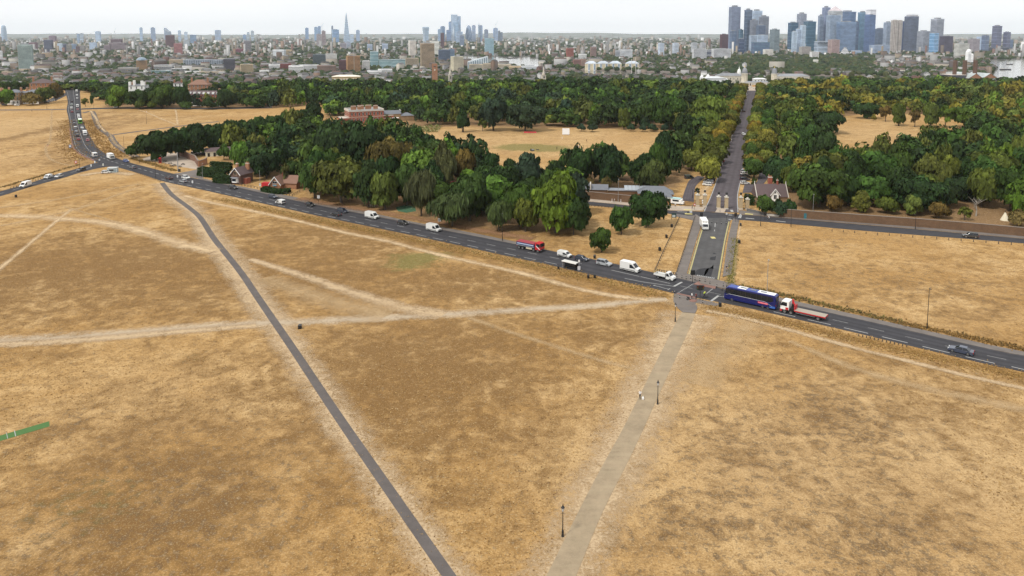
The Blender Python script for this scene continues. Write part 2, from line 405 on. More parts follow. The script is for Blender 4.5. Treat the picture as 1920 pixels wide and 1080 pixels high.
A_NEW = asphalt('fresh_asphalt_patch', (0.034, 0.034, 0.037))
A_PATH = asphalt('path_asphalt', (0.105, 0.092, 0.086))
A_HOGGIN = asphalt('hoggin_path', (0.27, 0.21, 0.138), var=.2, warm=(0.33, 0.27, 0.175))
A_PALE = asphalt('pale_paving', (0.36, 0.30, 0.24))
A_REDP = asphalt('red_tactile_paving', (0.20, 0.115, 0.095))
A_YELP = asphalt('buff_tactile_paving', (0.48, 0.38, 0.24))
W_PALE = worn('worn_bare_track', (0.60, 0.45, 0.28), (0.50, 0.36, 0.205), hard=.75, dens=.92)
W_VERGE = worn('worn_verge', (0.515, 0.385, 0.245), (0.42, 0.30, 0.17), hard=.6, dens=.9)
W_GRAVEL = worn('gravel_track', (0.56, 0.43, 0.28), (0.46, 0.34, 0.205), hard=.6, dens=.92, core=(0.36, 0.30, 0.23))
W_FAINT = worn('faint_track', (0.53, 0.385, 0.22), (0.42, 0.29, 0.15), hard=.8, dens=.65)
W_BENT = worn('tall_dry_verge', (0.33, 0.19, 0.06), (0.24, 0.135, 0.042), hard=.8, dens=.6)
W_GREEN = worn('green_verge', (0.16, 0.15, 0.05), (0.30, 0.22, 0.08), hard=.6, dens=.8)
LINE = M('road_marking_paint', (0.32, 0.32, 0.31), .7, var=.4, scale=1.5)
YLINE = M('yellow_line_paint', (0.52, 0.44, 0.16), .7, var=.2, scale=2)
_zs = [0.012]
def track(name, pts, width, mat):
    _zs[0] += .005
    return strip(name, pts, width=width, z=_zs[0], mat=mat, skirt=False, keep=mat in (W_PALE, W_GRAVEL))
NARROW = [(304,343),(322,365),(355,390),(376,409),(401,447),(437,492),(459,521),(485,560),(550,655),(630,775),(720,905),(842,1080),(905,1165)]
track("dirt_verge", NARROW, (15, 9), W_VERGE)
track('dirt_verge', [(366,400),(390,440),(412,472),(440,505),(470,545),(500,585),(525,615)], (10, 11), W_VERGE)
HOG_L = [(985,1165),(1025,1080),(1110,910),(1170,800),(1230,680),(1268,604),(1279,586)]
HOG_R = [(1042,1165),(1080,1080),(1130,960),(1190,840),(1240,730),(1290,622),(1304,588)]
HOG_C = [((a[0]+b[0])/2, (a[1]+b[1])/2) for a, b in zip(HOG_L, [(1042,1165),(1080,1080),(1152,918),(1210,800),(1262,680),(1297,606),(1304,588)])]
track("dirt_verge", HOG_C, (13, 20), W_VERGE)
track('dirt_verge', [(1255,560),(1330,575),(1400,600),(1370,640),(1300,720)], (11, 16), W_FAINT)
track('gravel_path', [(-90,648),(0,640),(180,629),(400,612),(500,605),(560,604),(700,597),(830,590),(960,582),(1100,574),(1180,567),(1250,560)], (9.5, 5.5), W_GRAVEL)
track('gravel_path', [(-80,655),(0,646),(120,640),(300,625),(480,610)], (6, 5), W_VERGE)
track('dirt_path', [(345,367),(400,381),(480,397),(560,415),(655,438),(730,453),(780,467),(855,485),(960,508),(1010,521),(1060,535),(1135,552),(1215,563)], (4.6, 4.2), W_PALE)
track('dirt_path', [(468,486),(520,502),(600,528),(680,555),(760,578),(830,592)], (4, 10), W_VERGE)
track('dirt_path', [(500,520),(560,545),(640,570),(730,590)], (10, 16), W_FAINT)
track('dirt_path', [(880,596),(960,624),(1050,652),(1140,680),(1190,692)], (3, 2.5), W_FAINT)
track('dirt_path', [(-60,403),(0,405),(60,406),(110,410),(180,416),(230,424),(280,438),(340,458),(400,472)], (9.5, 10), W_PALE)
track('dirt_path', [(-40,540),(0,504),(50,462),(103,417),(135,392)], (3, 2.6), W_PALE)
track('dirt_path', [(0,424),(60,412),(130,396),(180,380),(230,362),(268,349)], (4, 4), W_FAINT)
track('dirt_path', [(-20,392),(50,383),(120,372),(200,356),(262,345)], (5, 4), W_FAINT)
track('dirt_path', [(120,388),(170,402),(230,420)], (2, 2), W_FAINT)
track('dirt_path', [(1325,583),(1400,598),(1500,625),(1600,652),(1700,677),(1800,702),(1920,729),(2020,752)], (3.2, 2.6), W_VERGE)
track('dirt_path', [(1480,640),(1600,690),(1720,725),(1830,750),(1950,775)], (3, 6), W_FAINT)
track('gravel_path', [(1388,424),(1385,440),(1381,470),(1378,500),(1374,528)], (1.3, 1.3), W_PALE)
track('green_verge', [(1380,448),(1376,480),(1371,515),(1368,532)], (3.2, 3.6), W_GREEN)
track('dirt_path', [(97,206),(96,235),(94,262),(86,278),(90,293),(105,304),(140,312)], (2.4, 3.0), W_FAINT)
track('dirt_path', [(170,208),(180,222),(186,235),(198,248)], (4, 3), W_PALE)
track('dirt_path', [(258,206),(275,211),(300,222),(330,234)], (2.5, 2.5), W_PALE)
track('dirt_path', [(329,205),(331,216),(333,234)], (2.5, 2.5), W_PALE)
track('dirt_path', [(205,250),(215,268),(235,282),(262,300)], (3, 3), W_FAINT)
track('dirt_path', [(150,330),(180,325),(215,324),(250,328)], (9, 9), W_VERGE)
track('tall_grass_verge', [(400,372),(520,400),(640,424),(760,450),(880,476),(980,498),(1080,520),(1180,545),(1250,556)], (5, 5), W_BENT)
track('tall_grass_verge', [(1330,577),(1420,592),(1520,614),(1640,643),(1780,676),(1920,706),(2020,730)], (4.5, 4.5), W_BENT)
track('tall_grass_verge', [(1380,536),(1440,546),(1500,560),(1600,586),(1700,609),(1800,630),(1920,655),(2010,674)], (3.5, 3), W_BENT)
track('bare_soil', [(560,372),(620,383),(700,396),(800,414),(900,432),(1000,448)], (9, 9), worn('bare_soil', (0.33, 0.19, 0.10), (0.24, 0.13, 0.07), hard=.6, dens=.8))

# the main road across the heath
MR_FAR = [(2080,697),(1920,668),(1867,658),(1700,620),(1600,597),(1495,574),(1400,552),(1330,536),(1270,522),(1180,501),(1100,484),(1030,470),(943,453),(837,433),(771,419),(626,391),(542,374),(504,365),(420,346),(372,336),(325,326),(280,314.5),(235,302.5),(205,291),(190,283.5),(177,269),(162.5,243),(154,222.5),(152,206),(151,191),(150,175),(151,166)]
MR_NEAR = [(2080,738),(1917,697),(1850,683),(1700,647),(1600,623),(1465,592),(1400,577),(1330,563),(1265,550),(1180,531),(1100,513),(1030,497),(950,480),(837,455),(750,436.5),(600,405.5),(540,392),(490,381),(420,365),(370,354),(306,340),(270,328),(225,315),(190,307),(160,294.5),(141,281),(134.5,264),(131,240),(128,219),(125,206),(127,191),(124,178),(121,168)]
road, rl, rr = strip('main_road', MR_FAR, MR_NEAR, z=.09, mat=A_MAIN)
strip('footway', [(2080,690),(1877,652),(1700,612.5),(1560,581),(1440,554),(1375,540)], [(2080,696),(1867,657.6),(1700,619.5),(1560,588.2),(1440,560.7),(1378,546.6)], z=.16, mat=A_PAVE)
strip('footway', [(990,459),(900,440),(837,428),(750,411.5),(648,388),(560,371.5),(523,364),(420,343.5),(372,333)], [(990,463),(900,445),(837,432.6),(750,414.4),(626,390.6),(542,373.6),(504,364.6),(420,345.6),(372,335.6)], z=.15, mat=A_PAVE)
strip('cycle_track', [(129.5,240),(133,265),(139,281.5),(158,294.5),(176,302)], [(131.3,240),(135.2,265),(141.6,280.4),(160,293),(178,300.5)], z=.14, mat=A_REDP)
branch, bl, br = strip('branch_road', [(-90,381),(0,359),(62,341.5),(100,328.5),(142,317),(173,307),(198,303)], [(-90,392),(0,368),(62,349),(119,333.5),(158,321.5),(204,312.5),(236,316)], z=.075, mat=A_MAIN)
strip('side_lane', [(325,326),(350,322),(372,318),(398,318)], [(372,335),(385,332),(392,330),(402,328)], z=.07, mat=A_PAVE)
strip('forecourt', [(262,300),(300,304),(334,312),(372,318)], [(300,286),(340,288),(366,296),(385,309)], z=.05, mat=A_PALE)
# duke road: carriageway with footways and fresh patches
duke, dl, dr = strip('side_road', [(1289,516),(1307.5,452.5),(1315,429),(1320,410)], [(1349,525),(1361,452.5),(1368,420),(1371,408)], z=.08, mat=A_DUKE)
strip('footway', [(1268,513),(1289,452.5),(1300,415),(1304,402)], [(1287.5,514),(1305,452.5),(1313,429),(1318,411)], z=.17, mat=A_PAVE)
strip('footway', [(1355,520),(1364.5,452.5),(1371.5,420),(1375,410)], [(1371,515),(1380,450),(1384,424),(1386,414)], z=.17, mat=A_PAVE)
strip('footway', [(1262,520),(1300,529),(1340,537.5),(1385,547)], [(1268,509.5),(1300,516.5),(1345,525.5),(1380,533)], z=.15, mat=A_PAVE)
strip('tactile_paving', [(1300,533.5),(1320,538),(1341,542.5)], [(1311,528),(1314,532.5),(1342,538)], z=.165, mat=A_REDP)
strip('tactile_paving', [(1268,551.5),(1290,557),(1304,561)], [(1271,550.2),(1292,555),(1306,558.6)], z=.175, mat=A_REDP)
strip('tactile_paving', [(1291,560),(1303,563),(1308,561)], [(1293,566),(1301,567.5),(1306,566)], z=.18, mat=A_REDP)
strip('footway', [(1264,550.5),(1263,566),(1273,580),(1281,586)], [(1306,559.5),(1303,567),(1308,577),(1303,588)], z=.12, mat=A_PAVE)
strip('footway', [(1304,560),(1335,567),(1352,571)], [(1304,568),(1322,571),(1340,575)], z=.11, mat=A_PAVE)
for pp, qq in (([(1319,519),(1325,504),(1338,505)],[(1333,519.5),(1337,505),(1337.5,493)]), ([(1300,515),(1308,506),(1322,503)],[(1320,518),(1326,512),(1330,503)]), ([(1331,487.5),(1332,483)],[(1341,488.5),(1343,480.5)]), ([(1336,477),(1338,474.5)],[(1344,477),(1339,474.3)])):
    strip('asphalt_patch', pp, qq, z=.088, mat=A_NEW, skirt=False, keep=False, parent=duke)
strip('gravel_path', HOG_L, HOG_R, z=.06, mat=A_HOGGIN)
strip('asphalt_path', NARROW, width=(2.1, 1.6), z=.055, mat=A_PATH)
# park edge road, gates court, avenue
cway, cl_, cr_ = strip('park_side_road', [(1010,372),(1089,377),(1182,386),(1252,394.5),(1320,397),(1390,402.5),(1440,406.5),(1600,420),(1723,430.5),(1920,448),(2060,461)], [(1010,377),(1090,384),(1147,389),(1252,400.5),(1320,412),(1372,412),(1440,416.5),(1600,431),(1692,438.5),(1920,456.5),(2060,470)], z=.068, mat=A_MAIN)
strip('footway', [(1010,366),(1089,372),(1182,380.5),(1262,386),(1322,389)], [(1010,371.8),(1089,376.6),(1182,385.6),(1262,394.6),(1318,395)], z=.17, mat=A_PALE)
strip('footway', [(1386,394.5),(1440,400.5),(1600,413.5),(1723,424),(1920,442.5),(2060,456)], [(1386,401.5),(1440,406),(1600,419.4),(1723,429.9),(1920,447.4),(2060,460.4)], z=.16, mat=A_PAVE)
strip('footway', [(1262,400.5),(1290,405),(1306,404)], [(1262,405),(1290,411),(1304,415)], z=.15, mat=A_PAVE)
aven, al_, ar_ = strip('park_avenue', [(1319,397),(1333,366),(1346,331),(1358,296),(1370,260),(1380,232),(1389,208),(1396,185),(1401,170)], [(1385,399),(1384,366),(1391,331),(1397,296),(1404,260),(1410,232),(1414,208),(1417,185),(1419,170)], z=.11, mat=A_PARK)
strip('viewpoint_terrace', [(1396,170),(1399,166),(1402,163)], [(1423,170),(1423,166),(1423,163)], z=.1, mat=A_PALE)
strip('park_lane', [(1278,376),(1286,352),(1293,338),(1308,330)], [(1301,379),(1303,354),(1308,345),(1322,332)], z=.09, mat=A_PARK)
strip('park_lane', [(1396,346),(1416,344),(1422,333),(1424,322)], [(1392,362),(1417,358),(1440,334),(1438,324)], z=.09, mat=A_PARK)
strip('dry_verge', [(1303,372),(1310,357),(1318,350)], [(1326,376),(1331,360),(1337,348)], z=.05, mat=W_PALE, skirt=False)
strip('path', [(155,212),(172,209),(178,221),(184,236),(196,248),(207,255),(212,264),(222,275),(240,286),(255,294)], width=4.0, z=.06, mat=A_PATH)
strip('path', [(205,254),(240,249),(270,245),(310,240),(350,235),(372,232),(410,228)], width=3.5, z=.058, mat=A_PATH)
strip('heath_road', [(-60,206.5),(0,206.3),(60,206),(124,205)], width=8, z=.06, mat=A_PATH)
strip('heath_road', [(152,204.5),(180,203.5),(230,202.6),(300,203),(420,203.4),(510,201)], width=13, z=.06, mat=A_MAIN)
strip('heath_road', [(80,192),(95,189),(112,181),(122,175)], width=9, z=.06, mat=A_MAIN)
strip('path', [(1440,182),(1445,170),(1452,160)], width=6, z=.06, mat=A_PALE)
# painted markings, each stroke its own piece of the road
dash_me = bpy.data.meshes.new('dash'); dash_me.from_pydata([(-.5,-.5,0),(.5,-.5,0),(.5,.5,0),(-.5,.5,0)], [], [(0,1,2,3)]); dash_me.materials.append(LINE)
ydash_me = dash_me.copy(); ydash_me.materials[0] = YLINE
def stroke(p, q, w, z, parent, me=None, name='dash'):
    o = link(bpy.data.objects.new(name, me or dash_me)); c = (p + q) / 2; d = q - p
    o.location = (c.x, c.y, z); o.rotation_euler = (0, 0, math.atan2(d.y, d.x)); o.scale = (d.length, w, 1); o.parent = parent; return o
def dashes(line, on, off, w, z, parent, skip=0.0, until=1e9, name='dash'):
    s = skip; acc = 0; segs = []
    L = [0]
    for a, b in zip(line, line[1:]): L.append(L[-1] + (b - a).length)
    def pt(x):
        for i in range(len(L) - 1):
            if L[i + 1] >= x: return line[i].lerp(line[i + 1], (x - L[i]) / max(1e-6, L[i + 1] - L[i]))
        return line[-1]
    while s + on < min(L[-1], until): stroke(pt(s), pt(s + on), w, z, parent, name=name); s += on + off
def lerp_line(a, b, f): return [p.lerp(q, f) for p, q in zip(a, b)]
edge_in = lerp_line(rl, rr, .86); mid_ln = lerp_line(rl, rr, .46)
def cut(line, x0, x1):      # part of a line between two photo columns
    out = []
    for p in line:
        v = Vector((p.x, p.y, 0)) - Vector((0, 0, CAMH)); dep = v.y * cP - v.z * sP; px = CX + FPX * v.x / dep
        if x0 <= px <= x1: out.append(p)
    return out
dashes(cut(edge_in, 1420, 2080), 5.2, 2.9, .28, .098, road)
dashes(cut(edge_in, 300, 1085), 4.4, 3.0, .24, .098, road)
dashes(cut(mid_ln, 1270, 1900), 3.4, 4.4, .12, .097, road)
dashes(cut(mid_ln, 1110, 1262), 9, .4, .22, .097, road)
dashes(cut(mid_ln, 300, 1100), 3.4, 4.6, .16, .097, road)
dashes(cut(lerp_line(rl, rr, .46), 120, 300), 3.2, 3.4, .3, .097, road)
dashes(cut(lerp_line(rl, rr, .88), 120, 170), 3.2, 2.2, .3, .097, road)
dashes(lerp_line(bl, br, .5), 5, 5, .2, .083, branch)
for a, b in (((1263.7,537.6),(1278.7,529.4)), ((1333,565.5),(1347,555))): stroke(G(*a), G(*b), .6, .102, road, name='stop_line')
for a, b in (((1225,536),(1236,538)),((1236,538),(1247,541.5)),((1247,541.5),(1256,543)),((1225,536),(1229,535)),((1252,544),(1256.5,541.5)),((1171,522.5),(1204,529)),((1204,529),(1225,532)),((1225,532),(1263,537.5)),((1347,556),(1360,558))): stroke(G(*a), G(*b), .22, .101, road, name='zigzag_line')
for i in range(12): 
    a = G(1270 + i * 2.65, 550.5 - i * 1.55); b = G(1271.2 + i * 2.65, 549.8 - i * 1.55); stroke(a, b, .35, .101, road, name='crossing_stud')
    a = G(1323 + i * 1.25, 552.5 - i * 1.0); b = G(1323.8 + i * 1.25, 551.9 - i * 1.0); stroke(a, b, .3, .101, road, name='crossing_stud')
for k in range(10): stroke(G(1307 + k * 3.4, 516.6 + k * .6), G(1309 + k * 3.4, 516.9 + k * .6), .8, .09, duke, name='give_way_dash')
for f0, f1 in ((.0, 1.0),):
    for off in (.03, .055, .945, .97):
        ln = lerp_line(dl, dr, off)
        for a, b in zip(ln[0::4], ln[4::4]): stroke(a, b, .13, .09, duke, ydash_me, 'yellow_line')
for (a, b) in (((1341,419),(1340.5,426)),((1340,431),(1339.5,434))): stroke(G(*a), G(*b), .25, .09, duke)
stroke(G(1333,446), G(1341,446), 2.2, .089, duke, ydash_me, 'faded_marking')
for a, b, w in (((1398,409.5),(1414,411),.8),((1455,414.5),(1473,416.8),.7),((1270,397.5),(1288,398.5),.6),((1366,403.5),(1373,404),.9),((1366,412),(1372,412.3),1.0),((1318,407),(1325,407.6),1.0),((1317,393),(1322,393.4),.9),((1371.5,394),(1373,398),1.0),((1385,409),(1389,402),.5),((1388,409.5),(1390,404),.5),((1294,395),(1294.5,399.5),.5),((1296.2,395),(1296.6,399.5),.5)):
    stroke(G(*a), G(*b), w, .125, cway, name='road_arrow')
for a, b in (((1282,394),(1296,394.6)),((1284,401.6),(1298,402.2)),((1397,401.5),(1412,402.8))): stroke(G(*a), G(*b), 1.4, .19, cway, ydash_me, 'tactile_strip')
dashes(lerp_line(al_, ar_, .02), 8, 0, .3, .118, aven, name='kerb_line'); dashes(lerp_line(al_, ar_, .98), 8, 0, .3, .118, aven, name='kerb_line')
# artificial cricket wicket lying on the heath, with its white crease lines
wk = MB(); q = [G(-60,834), G(0,817), G(92,790), G(93,799.5), G(0,827), G(-60,845)]
wk.add([(p.x, p.y, .03) for p in q] + [(p.x, p.y, .0) for p in q], [(0,1,2,3,4,5)] + [(i, i + 6, (i + 1) % 6 + 6, (i + 1) % 6) for i in range(6)])
t = NT('green_matting'); t.base(t.mix(t.noise(.8, 4), (0.045, 0.115, 0.025), (0.062, 0.145, 0.035)), .9)
for k in range(30): STRIPS.append((tuple(G(-60 + k * 5.3, 839.5 - k * 1.55)[:2]), 1.3))
wick = wk.build('cricket_wicket', t.m); tag(wick, 'bright green artificial cricket strip lying on the dry grass', 'cricket strip')
stroke(G(27,807.5), G(29.5,818.5), .12, .036, wick, name='crease_line'); stroke(G(12,811.5), G(14.5,823), .08, .036, wick, name='crease_line')
# ------------------------------------------------------------------ trees
def leaf_mat():
    t = NT('foliage'); oi = t.node('ShaderNodeObjectInfo'); a = t.attr('shade').outputs['Fac']
    c = t.mix(1.0, oi.outputs['Color'], t.node('ShaderNodeCombineColor').outputs[0], 'MULTIPLY')
    cc = t.n[-1]
    for nd in t.n:
        if nd.bl_idname == 'ShaderNodeCombineColor':
            for k in range(3): t.put(nd.inputs[k], a)
    t.base(c, .75, spec=.15)
    tr = t.node('ShaderNodeBsdfTranslucent'); t.put(tr.inputs[0], t.mix(1.0, c, (1.1, 1.25, .55), 'MULTIPLY'))
    ms = t.node('ShaderNodeMixShader'); t.put(ms.inputs[0], .12); t.l.new(t.p.outputs[0], ms.inputs[1]); t.l.new(tr.outputs[0], ms.inputs[2]); t.l.new(ms.outputs[0], t.out.inputs[0])
    return t.m
def leaf_mat_attr():
    t = NT('wood_foliage'); c = t.attr('col').outputs['Color']; t.base(c, .75, spec=.15)
    tr = t.node('ShaderNodeBsdfTranslucent'); t.put(tr.inputs[0], c)
    ms = t.node('ShaderNodeMixShader'); t.put(ms.inputs[0], .1); t.l.new(t.p.outputs[0], ms.inputs[1]); t.l.new(tr.outputs[0], ms.inputs[2]); t.l.new(ms.outputs[0], t.out.inputs[0])
    return t.m
LEAF, LEAFA = leaf_mat(), leaf_mat_attr()
BARK = M('bark', (0.085, 0.065, 0.048), .95, var=.35, scale=3)
DEADW = M('bleached_deadwood', (0.3, 0.27, 0.23), .9, var=.2, scale=2)
def crown_arrays(seed, shape, n, leaf):
    """leaf-clump quads for a crown of unit height (z 0..1) and unit radius; returns verts, quads, shade"""
    g = np.random.default_rng(seed)
    zc, rz, lob, spread = {'round': (.50, .48, 30, .72), 'tall': (.50, .49, 28, .68), 'wide': (.49, .47, 34, .78), 'cone': (.50, .48, 22, .6), 'willow': (.55, .42, 22, .7), 'open': (.58, .38, 17, .8), 'low': (.48, .46, 22, .72)}[shape]
    C = []
    while len(C) < lob:
        p = g.uniform(-1, 1, 3)
        if np.linalg.norm(p) > 1 or np.linalg.norm(p) < .35: continue
        w = 1.0
        if shape == 'cone': w = max(.12, 1 - (p[2] + 1) * .46)
        if shape == 'tall': w = 1 - .25 * max(0, p[2])
        C.append((p[0] * spread * w, p[1] * spread * w, zc + p[2] * rz * .78))
    C.append((0, 0, zc)); C = np.array(C); r = g.uniform(.17, .36, len(C)); r[-1] = .5
    if shape == 'cone': r *= np.clip(1.25 - C[:, 2], .3, 1)
    if shape == 'open': r *= .78
    rzf = rz / .62
    k = int(n * 2.4); li = g.choice(len(C), k, p=r**2 / (r**2).sum())
    d = g.normal(size=(k, 3)); d /= np.linalg.norm(d, axis=1)[:, None]; d[:, 2] = np.where(d[:, 2] < -.45, -d[:, 2], d[:, 2])
    rad = r[li] * g.uniform(.72, 1.08, k)
    P = C[li] + d * rad[:, None] * np.array([1, 1, rzf * .75])
    keep = np.ones(k, bool)
    for c, rr in zip(C, r):
        q = (P - c) / np.array([1, 1, rzf * .75]); keep &= (np.linalg.norm(q, axis=1) > rr * .7)
    P, d, li = P[keep][:n], d[keep][:n], li[keep][:n]; n = len(P)
    N = d * .6 + (P - np.array([0, 0, zc - .15])) / np.array([1, 1, 1.2]) * .75 + g.normal(size=(n, 3)) * .36; N[:, 2] += .1; N /= np.linalg.norm(N, axis=1)[:, None]
    up = g.normal(size=(n, 3))
    if shape == 'willow': up = np.tile([0, 0, 1.0], (n, 1)) + g.normal(size=(n, 3)) * .2
    T = np.cross(N, up); T /= np.linalg.norm(T, axis=1)[:, None] + 1e-9; B = np.cross(N, T)
    s = leaf * g.uniform(.55, 1.35, n)[:, None]; a = g.uniform(.55, 1.0, n)[:, None]
    if shape == 'willow': sb, st = s * 1.9, s * .55
    else: sb, st = s, s * a
    j = g.uniform(.6, 1.2, (4, n, 1))
    V = np.stack([P - T*st*j[0], P - B*sb*j[1], P + T*st*j[2], P + B*sb*j[3]], 1).reshape(-1, 3)
    F = np.arange(n * 4).reshape(n, 4)
    sh = np.repeat((g.uniform(.6, 1.3, len(C)))[li] * g.uniform(.55, 1.45, n), 4)
    return V, F, sh, C, r
def tree_proto(seed, shape, H, Rr, n, leaf, trunk=None):
    """a tree H tall with crown radius Rr: trunk with limbs, crown of leaf clumps"""
    V, F, sh, C, r = crown_arrays(seed, shape, n, leaf / Rr)
    t0 = .03 if shape in ('low', 'willow') else .09 if shape == 'open' else .05
    V = V * np.array([Rr, Rr, H]) ; V[:, 2] = V[:, 2] * (1 - t0 * .4) + t0 * .4 * H
    root = thing('tree', 'tree', 'tree')
    m = MB(); g = random.Random(seed); tr = trunk or H * .022
    m.tube([(0, 0, -.2), (g.uniform(-.1, .1), g.uniform(-.1, .1), H * .18), (g.uniform(-.3, .3), g.uniform(-.3, .3), H * .42), (0, 0, H * .72)], [tr * 1.35, tr, tr * .7, tr * .2], 7)
    order = sorted(range(len(C) - 1), key=lambda i: C[i][2])
    for i in order[::3]:
        c = C[i]; m.tube([(0, 0, H * (.16 + .2 * g.random())), (c[0]*Rr*.5, c[1]*Rr*.5, c[2]*H*.72), (c[0]*Rr, c[1]*Rr, c[2]*H)], [tr * .5, tr * .32, tr * .1], 5)
    m.build('trunk', BARK, root)
    o = np_mesh('crown', V, F, LEAF, {'shade': ('POINT', sh)}, parent=root); o['paint'] = 1
    return root
PROTO = {}
for nm, sh, H_, R_, n_, lf in (('round', 'round', 15, 7.0, 2600, .62), ('round2', 'round', 14, 7.6, 2800, .62), ('wide', 'wide', 14, 8.6, 3200, .64), ('wide2', 'wide', 13, 8.2, 3000, .62), ('tall', 'tall', 17, 5.6, 2500, .58), ('tall2', 'tall', 18, 6.0, 2600, .6), ('cone', 'cone', 16, 5.0, 2200, .5), ('willow', 'willow', 11, 7.0, 3400, .5), ('open', 'open', 10, 4.4, 1100, .42), ('low', 'low', 6, 4.2, 1500, .42)):
    PROTO[nm] = (tree_proto(len(PROTO) * 13 + 5, sh, H_, R_, n_, lf), H_, R_)
DKG, MDG, LTG, OLV, BRZ, YEL, BLU, PUR = (0.022, 0.044, 0.011), (0.038, 0.071, 0.013), (0.088, 0.15, 0.018), (0.086, 0.102, 0.018), (0.12, 0.085, 0.024), (0.16, 0.14, 0.02), (0.027, 0.050, 0.024), (0.03, 0.018, 0.018)
CNAME = {DKG: 'dark green', MDG: 'mid green', LTG: 'bright green', OLV: 'olive green', BRZ: 'bronze brown', YEL: 'yellowing', BLU: 'blue-green', PUR: 'dark purple'}
tree_xy = []
def jit(c, g=rnd, s=.22): 
    k = 1 + g.uniform(-s, s); return (c[0] * k * (1 + g.uniform(-.12, .12)), c[1] * k, c[2] * k * (1 + g.uniform(-.2, .2)))
n_tree = 0
def put_tree(kind, x, y, H_, R_, col, label, group=None, name='tree', cat='tree'):
    global n_tree
    pr, h0, r0 = PROTO[kind]
    o = place(pr, (x, y, terrain(x, y)), rnd.uniform(0, 6.28), label, group, jit(col), (R_ / r0 * rnd.uniform(.94, 1.06), R_ / r0 * rnd.uniform(.94, 1.06), H_ / h0))
    o.name = name; o['category'] = cat; tree_xy.append((x, y, R_)); n_tree += 1
    return o
def T(kind, px, py, ytop, wpx, col, label, group=None, name='tree', cat='tree'):
    """a tree whose foot is seen at (px, py), its top at ytop, its crown wpx wide"""
    p = G(px, py); sc = FPX / (p.y * cP + CAMH * sP)
    return put_tree(kind, p.x, p.y, (py - ytop) / sc * 1.03, wpx / sc / 2, col, label, group, name, cat)
# trees one can point at
T('round', 1128, 473, 425, 50, MDG, 'small leafy young tree standing nearest the main road verge', name='young_tree')
T('round', 1165, 440, 383, 54, MDG, 'rounded mid-sized green tree in front of the largest lone tree', name='park_tree')
T('wide', 1215, 424, 352, 74, DKG, 'largest dark green tree on the dry triangle before the park wall', name='park_tree')
T('round2', 1042, 437, 322, 112, LTG, 'big bright green tree at the right end of the roadside wood', name='park_tree')
T('wide2', 1075, 440, 365, 62, MDG, 'low spreading skirt tree at the right foot of the big bright tree', name='park_tree')
T('round', 985, 434, 366, 56, OLV, 'olive tree left of the big bright roadside tree', name='park_tree')
T('willow', 848, 424, 363, 100, (0.05,0.07,0.02), 'weeping willow drooping beside the white roadside van', name='willow_tree')
T('willow', 935, 432, 378, 62, (0.055,0.075,0.02), 'weeping willow between the roadside signs and the red lorry', name='willow_tree')
T('willow', 790, 405, 322, 70, (0.06,0.075,0.035), 'silvery grey-green willow leaning over the pond', name='willow_tree')
T('tall', 722, 393, 318, 62, OLV, 'olive green tree left of the green pond by the road', name='park_tree')
T('wide', 640, 380, 290, 120, OLV, 'huge olive green roadside tree right of the tile-roofed cottage', name='park_tree')
T('round', 590, 372, 300, 66, MDG, 'dark rounded tree against the left side of the huge roadside tree', name='park_tree')
T('round2', 690, 388, 300, 70, DKG, 'dark roadside tree right of the huge olive tree', name='park_tree')
T('wide', 735, 345, 252, 96, BRZ, 'bronze brown copper-leaved tree in the middle of the roadside wood', name='park_tree')
T('wide2', 690, 330, 228, 110, DKG, 'broad dark tree in front of the red brick mansion', name='park_tree')
T('round', 620, 312, 228, 76, DKG, 'dark tree left of the broad tree before the red mansion', name='park_tree')
T('tall2', 832, 360, 268, 56, (0.06,0.07,0.03), 'thin-leaved pale tree at the left edge of the cricket field', name='park_tree')
T('round', 870, 352, 275, 50, BRZ, 'bronze-tinted tree at the near left corner of the cricket field', name='park_tree')
T('tall', 955, 338, 295, 34, DKG, 'pointed dark tree at the near edge of the cricket field', name='park_tree')
T('open', 999, 345, 290, 36, DKG, 'see-through dark tree standing alone at the field near edge', name='park_tree')
T('round', 920, 345, 284, 50, DKG, 'dark round tree left of the pointed tree by the cricket field', name='park_tree')
T('tall', 1232, 345, 264, 56, MDG, 'tall green tree at the right near end of the cricket field', name='park_tree')
T('tall2', 1240, 318, 250, 60, DKG, 'tall dark tree behind the grey-roofed lodge', name='park_tree')
T('round', 1225, 365, 295, 58, (0.055,0.07,0.02), 'green tree rising directly behind the grey-roofed lodge', name='park_tree')
T('round', 1090, 345, 275, 60, DKG, 'dark tree right of the see-through tree by the field', name='park_tree')
T('round2', 1140, 352, 272, 66, DKG, 'dark tree behind the bronze shrubs and wall', name='park_tree')
T('low', 1107, 362, 329, 24, BRZ, 'left of two small bronze trees behind the brick wall', name='small_tree')
T('low', 1135, 362, 329, 26, BRZ, 'right of two small bronze trees behind the brick wall', name='small_tree')
T('round2', 1325, 248, 180, 72, (0.10,0.15,0.02), 'large bright yellow-green tree left of the avenue', name='park_tree')
T('wide', 1255, 243, 172, 76, MDG, 'large dark green tree next to the bright yellow-green one', name='park_tree')
T('tall', 1170, 243, 200, 26, OLV, 'narrow olive tree at the far edge of the cricket field', name='park_tree')
T('wide', 985, 246, 188, 80, BLU, 'broad blue-green tree behind the cricket field left of the white screen', name='park_tree')
T('round', 925, 245, 180, 60, BLU, 'dark blue-green tree at the far left of the cricket field', name='park_tree')
T('cone', 868, 248, 196, 42, DKG, 'dark conical conifer left of the cricket field', name='conifer_tree')
T('open', 905, 246, 222, 22, OLV, 'small pale sapling at the far left field corner', name='sapling_tree')
for k, (x, w) in enumerate(((1090,20),(1110,22),(1183,20),(1205,16),(1224,26),(1246,20),(1270,14))):
    T('low', x, 246 + k % 2, 231, w, BLU, 'low clipped grey-green hawthorn, number %s from the white screen along the far field edge' % ['first','second','third','fourth','fifth','sixth','seventh'][k], 'hawthorns along the far edge of the cricket field', 'hawthorn_tree')
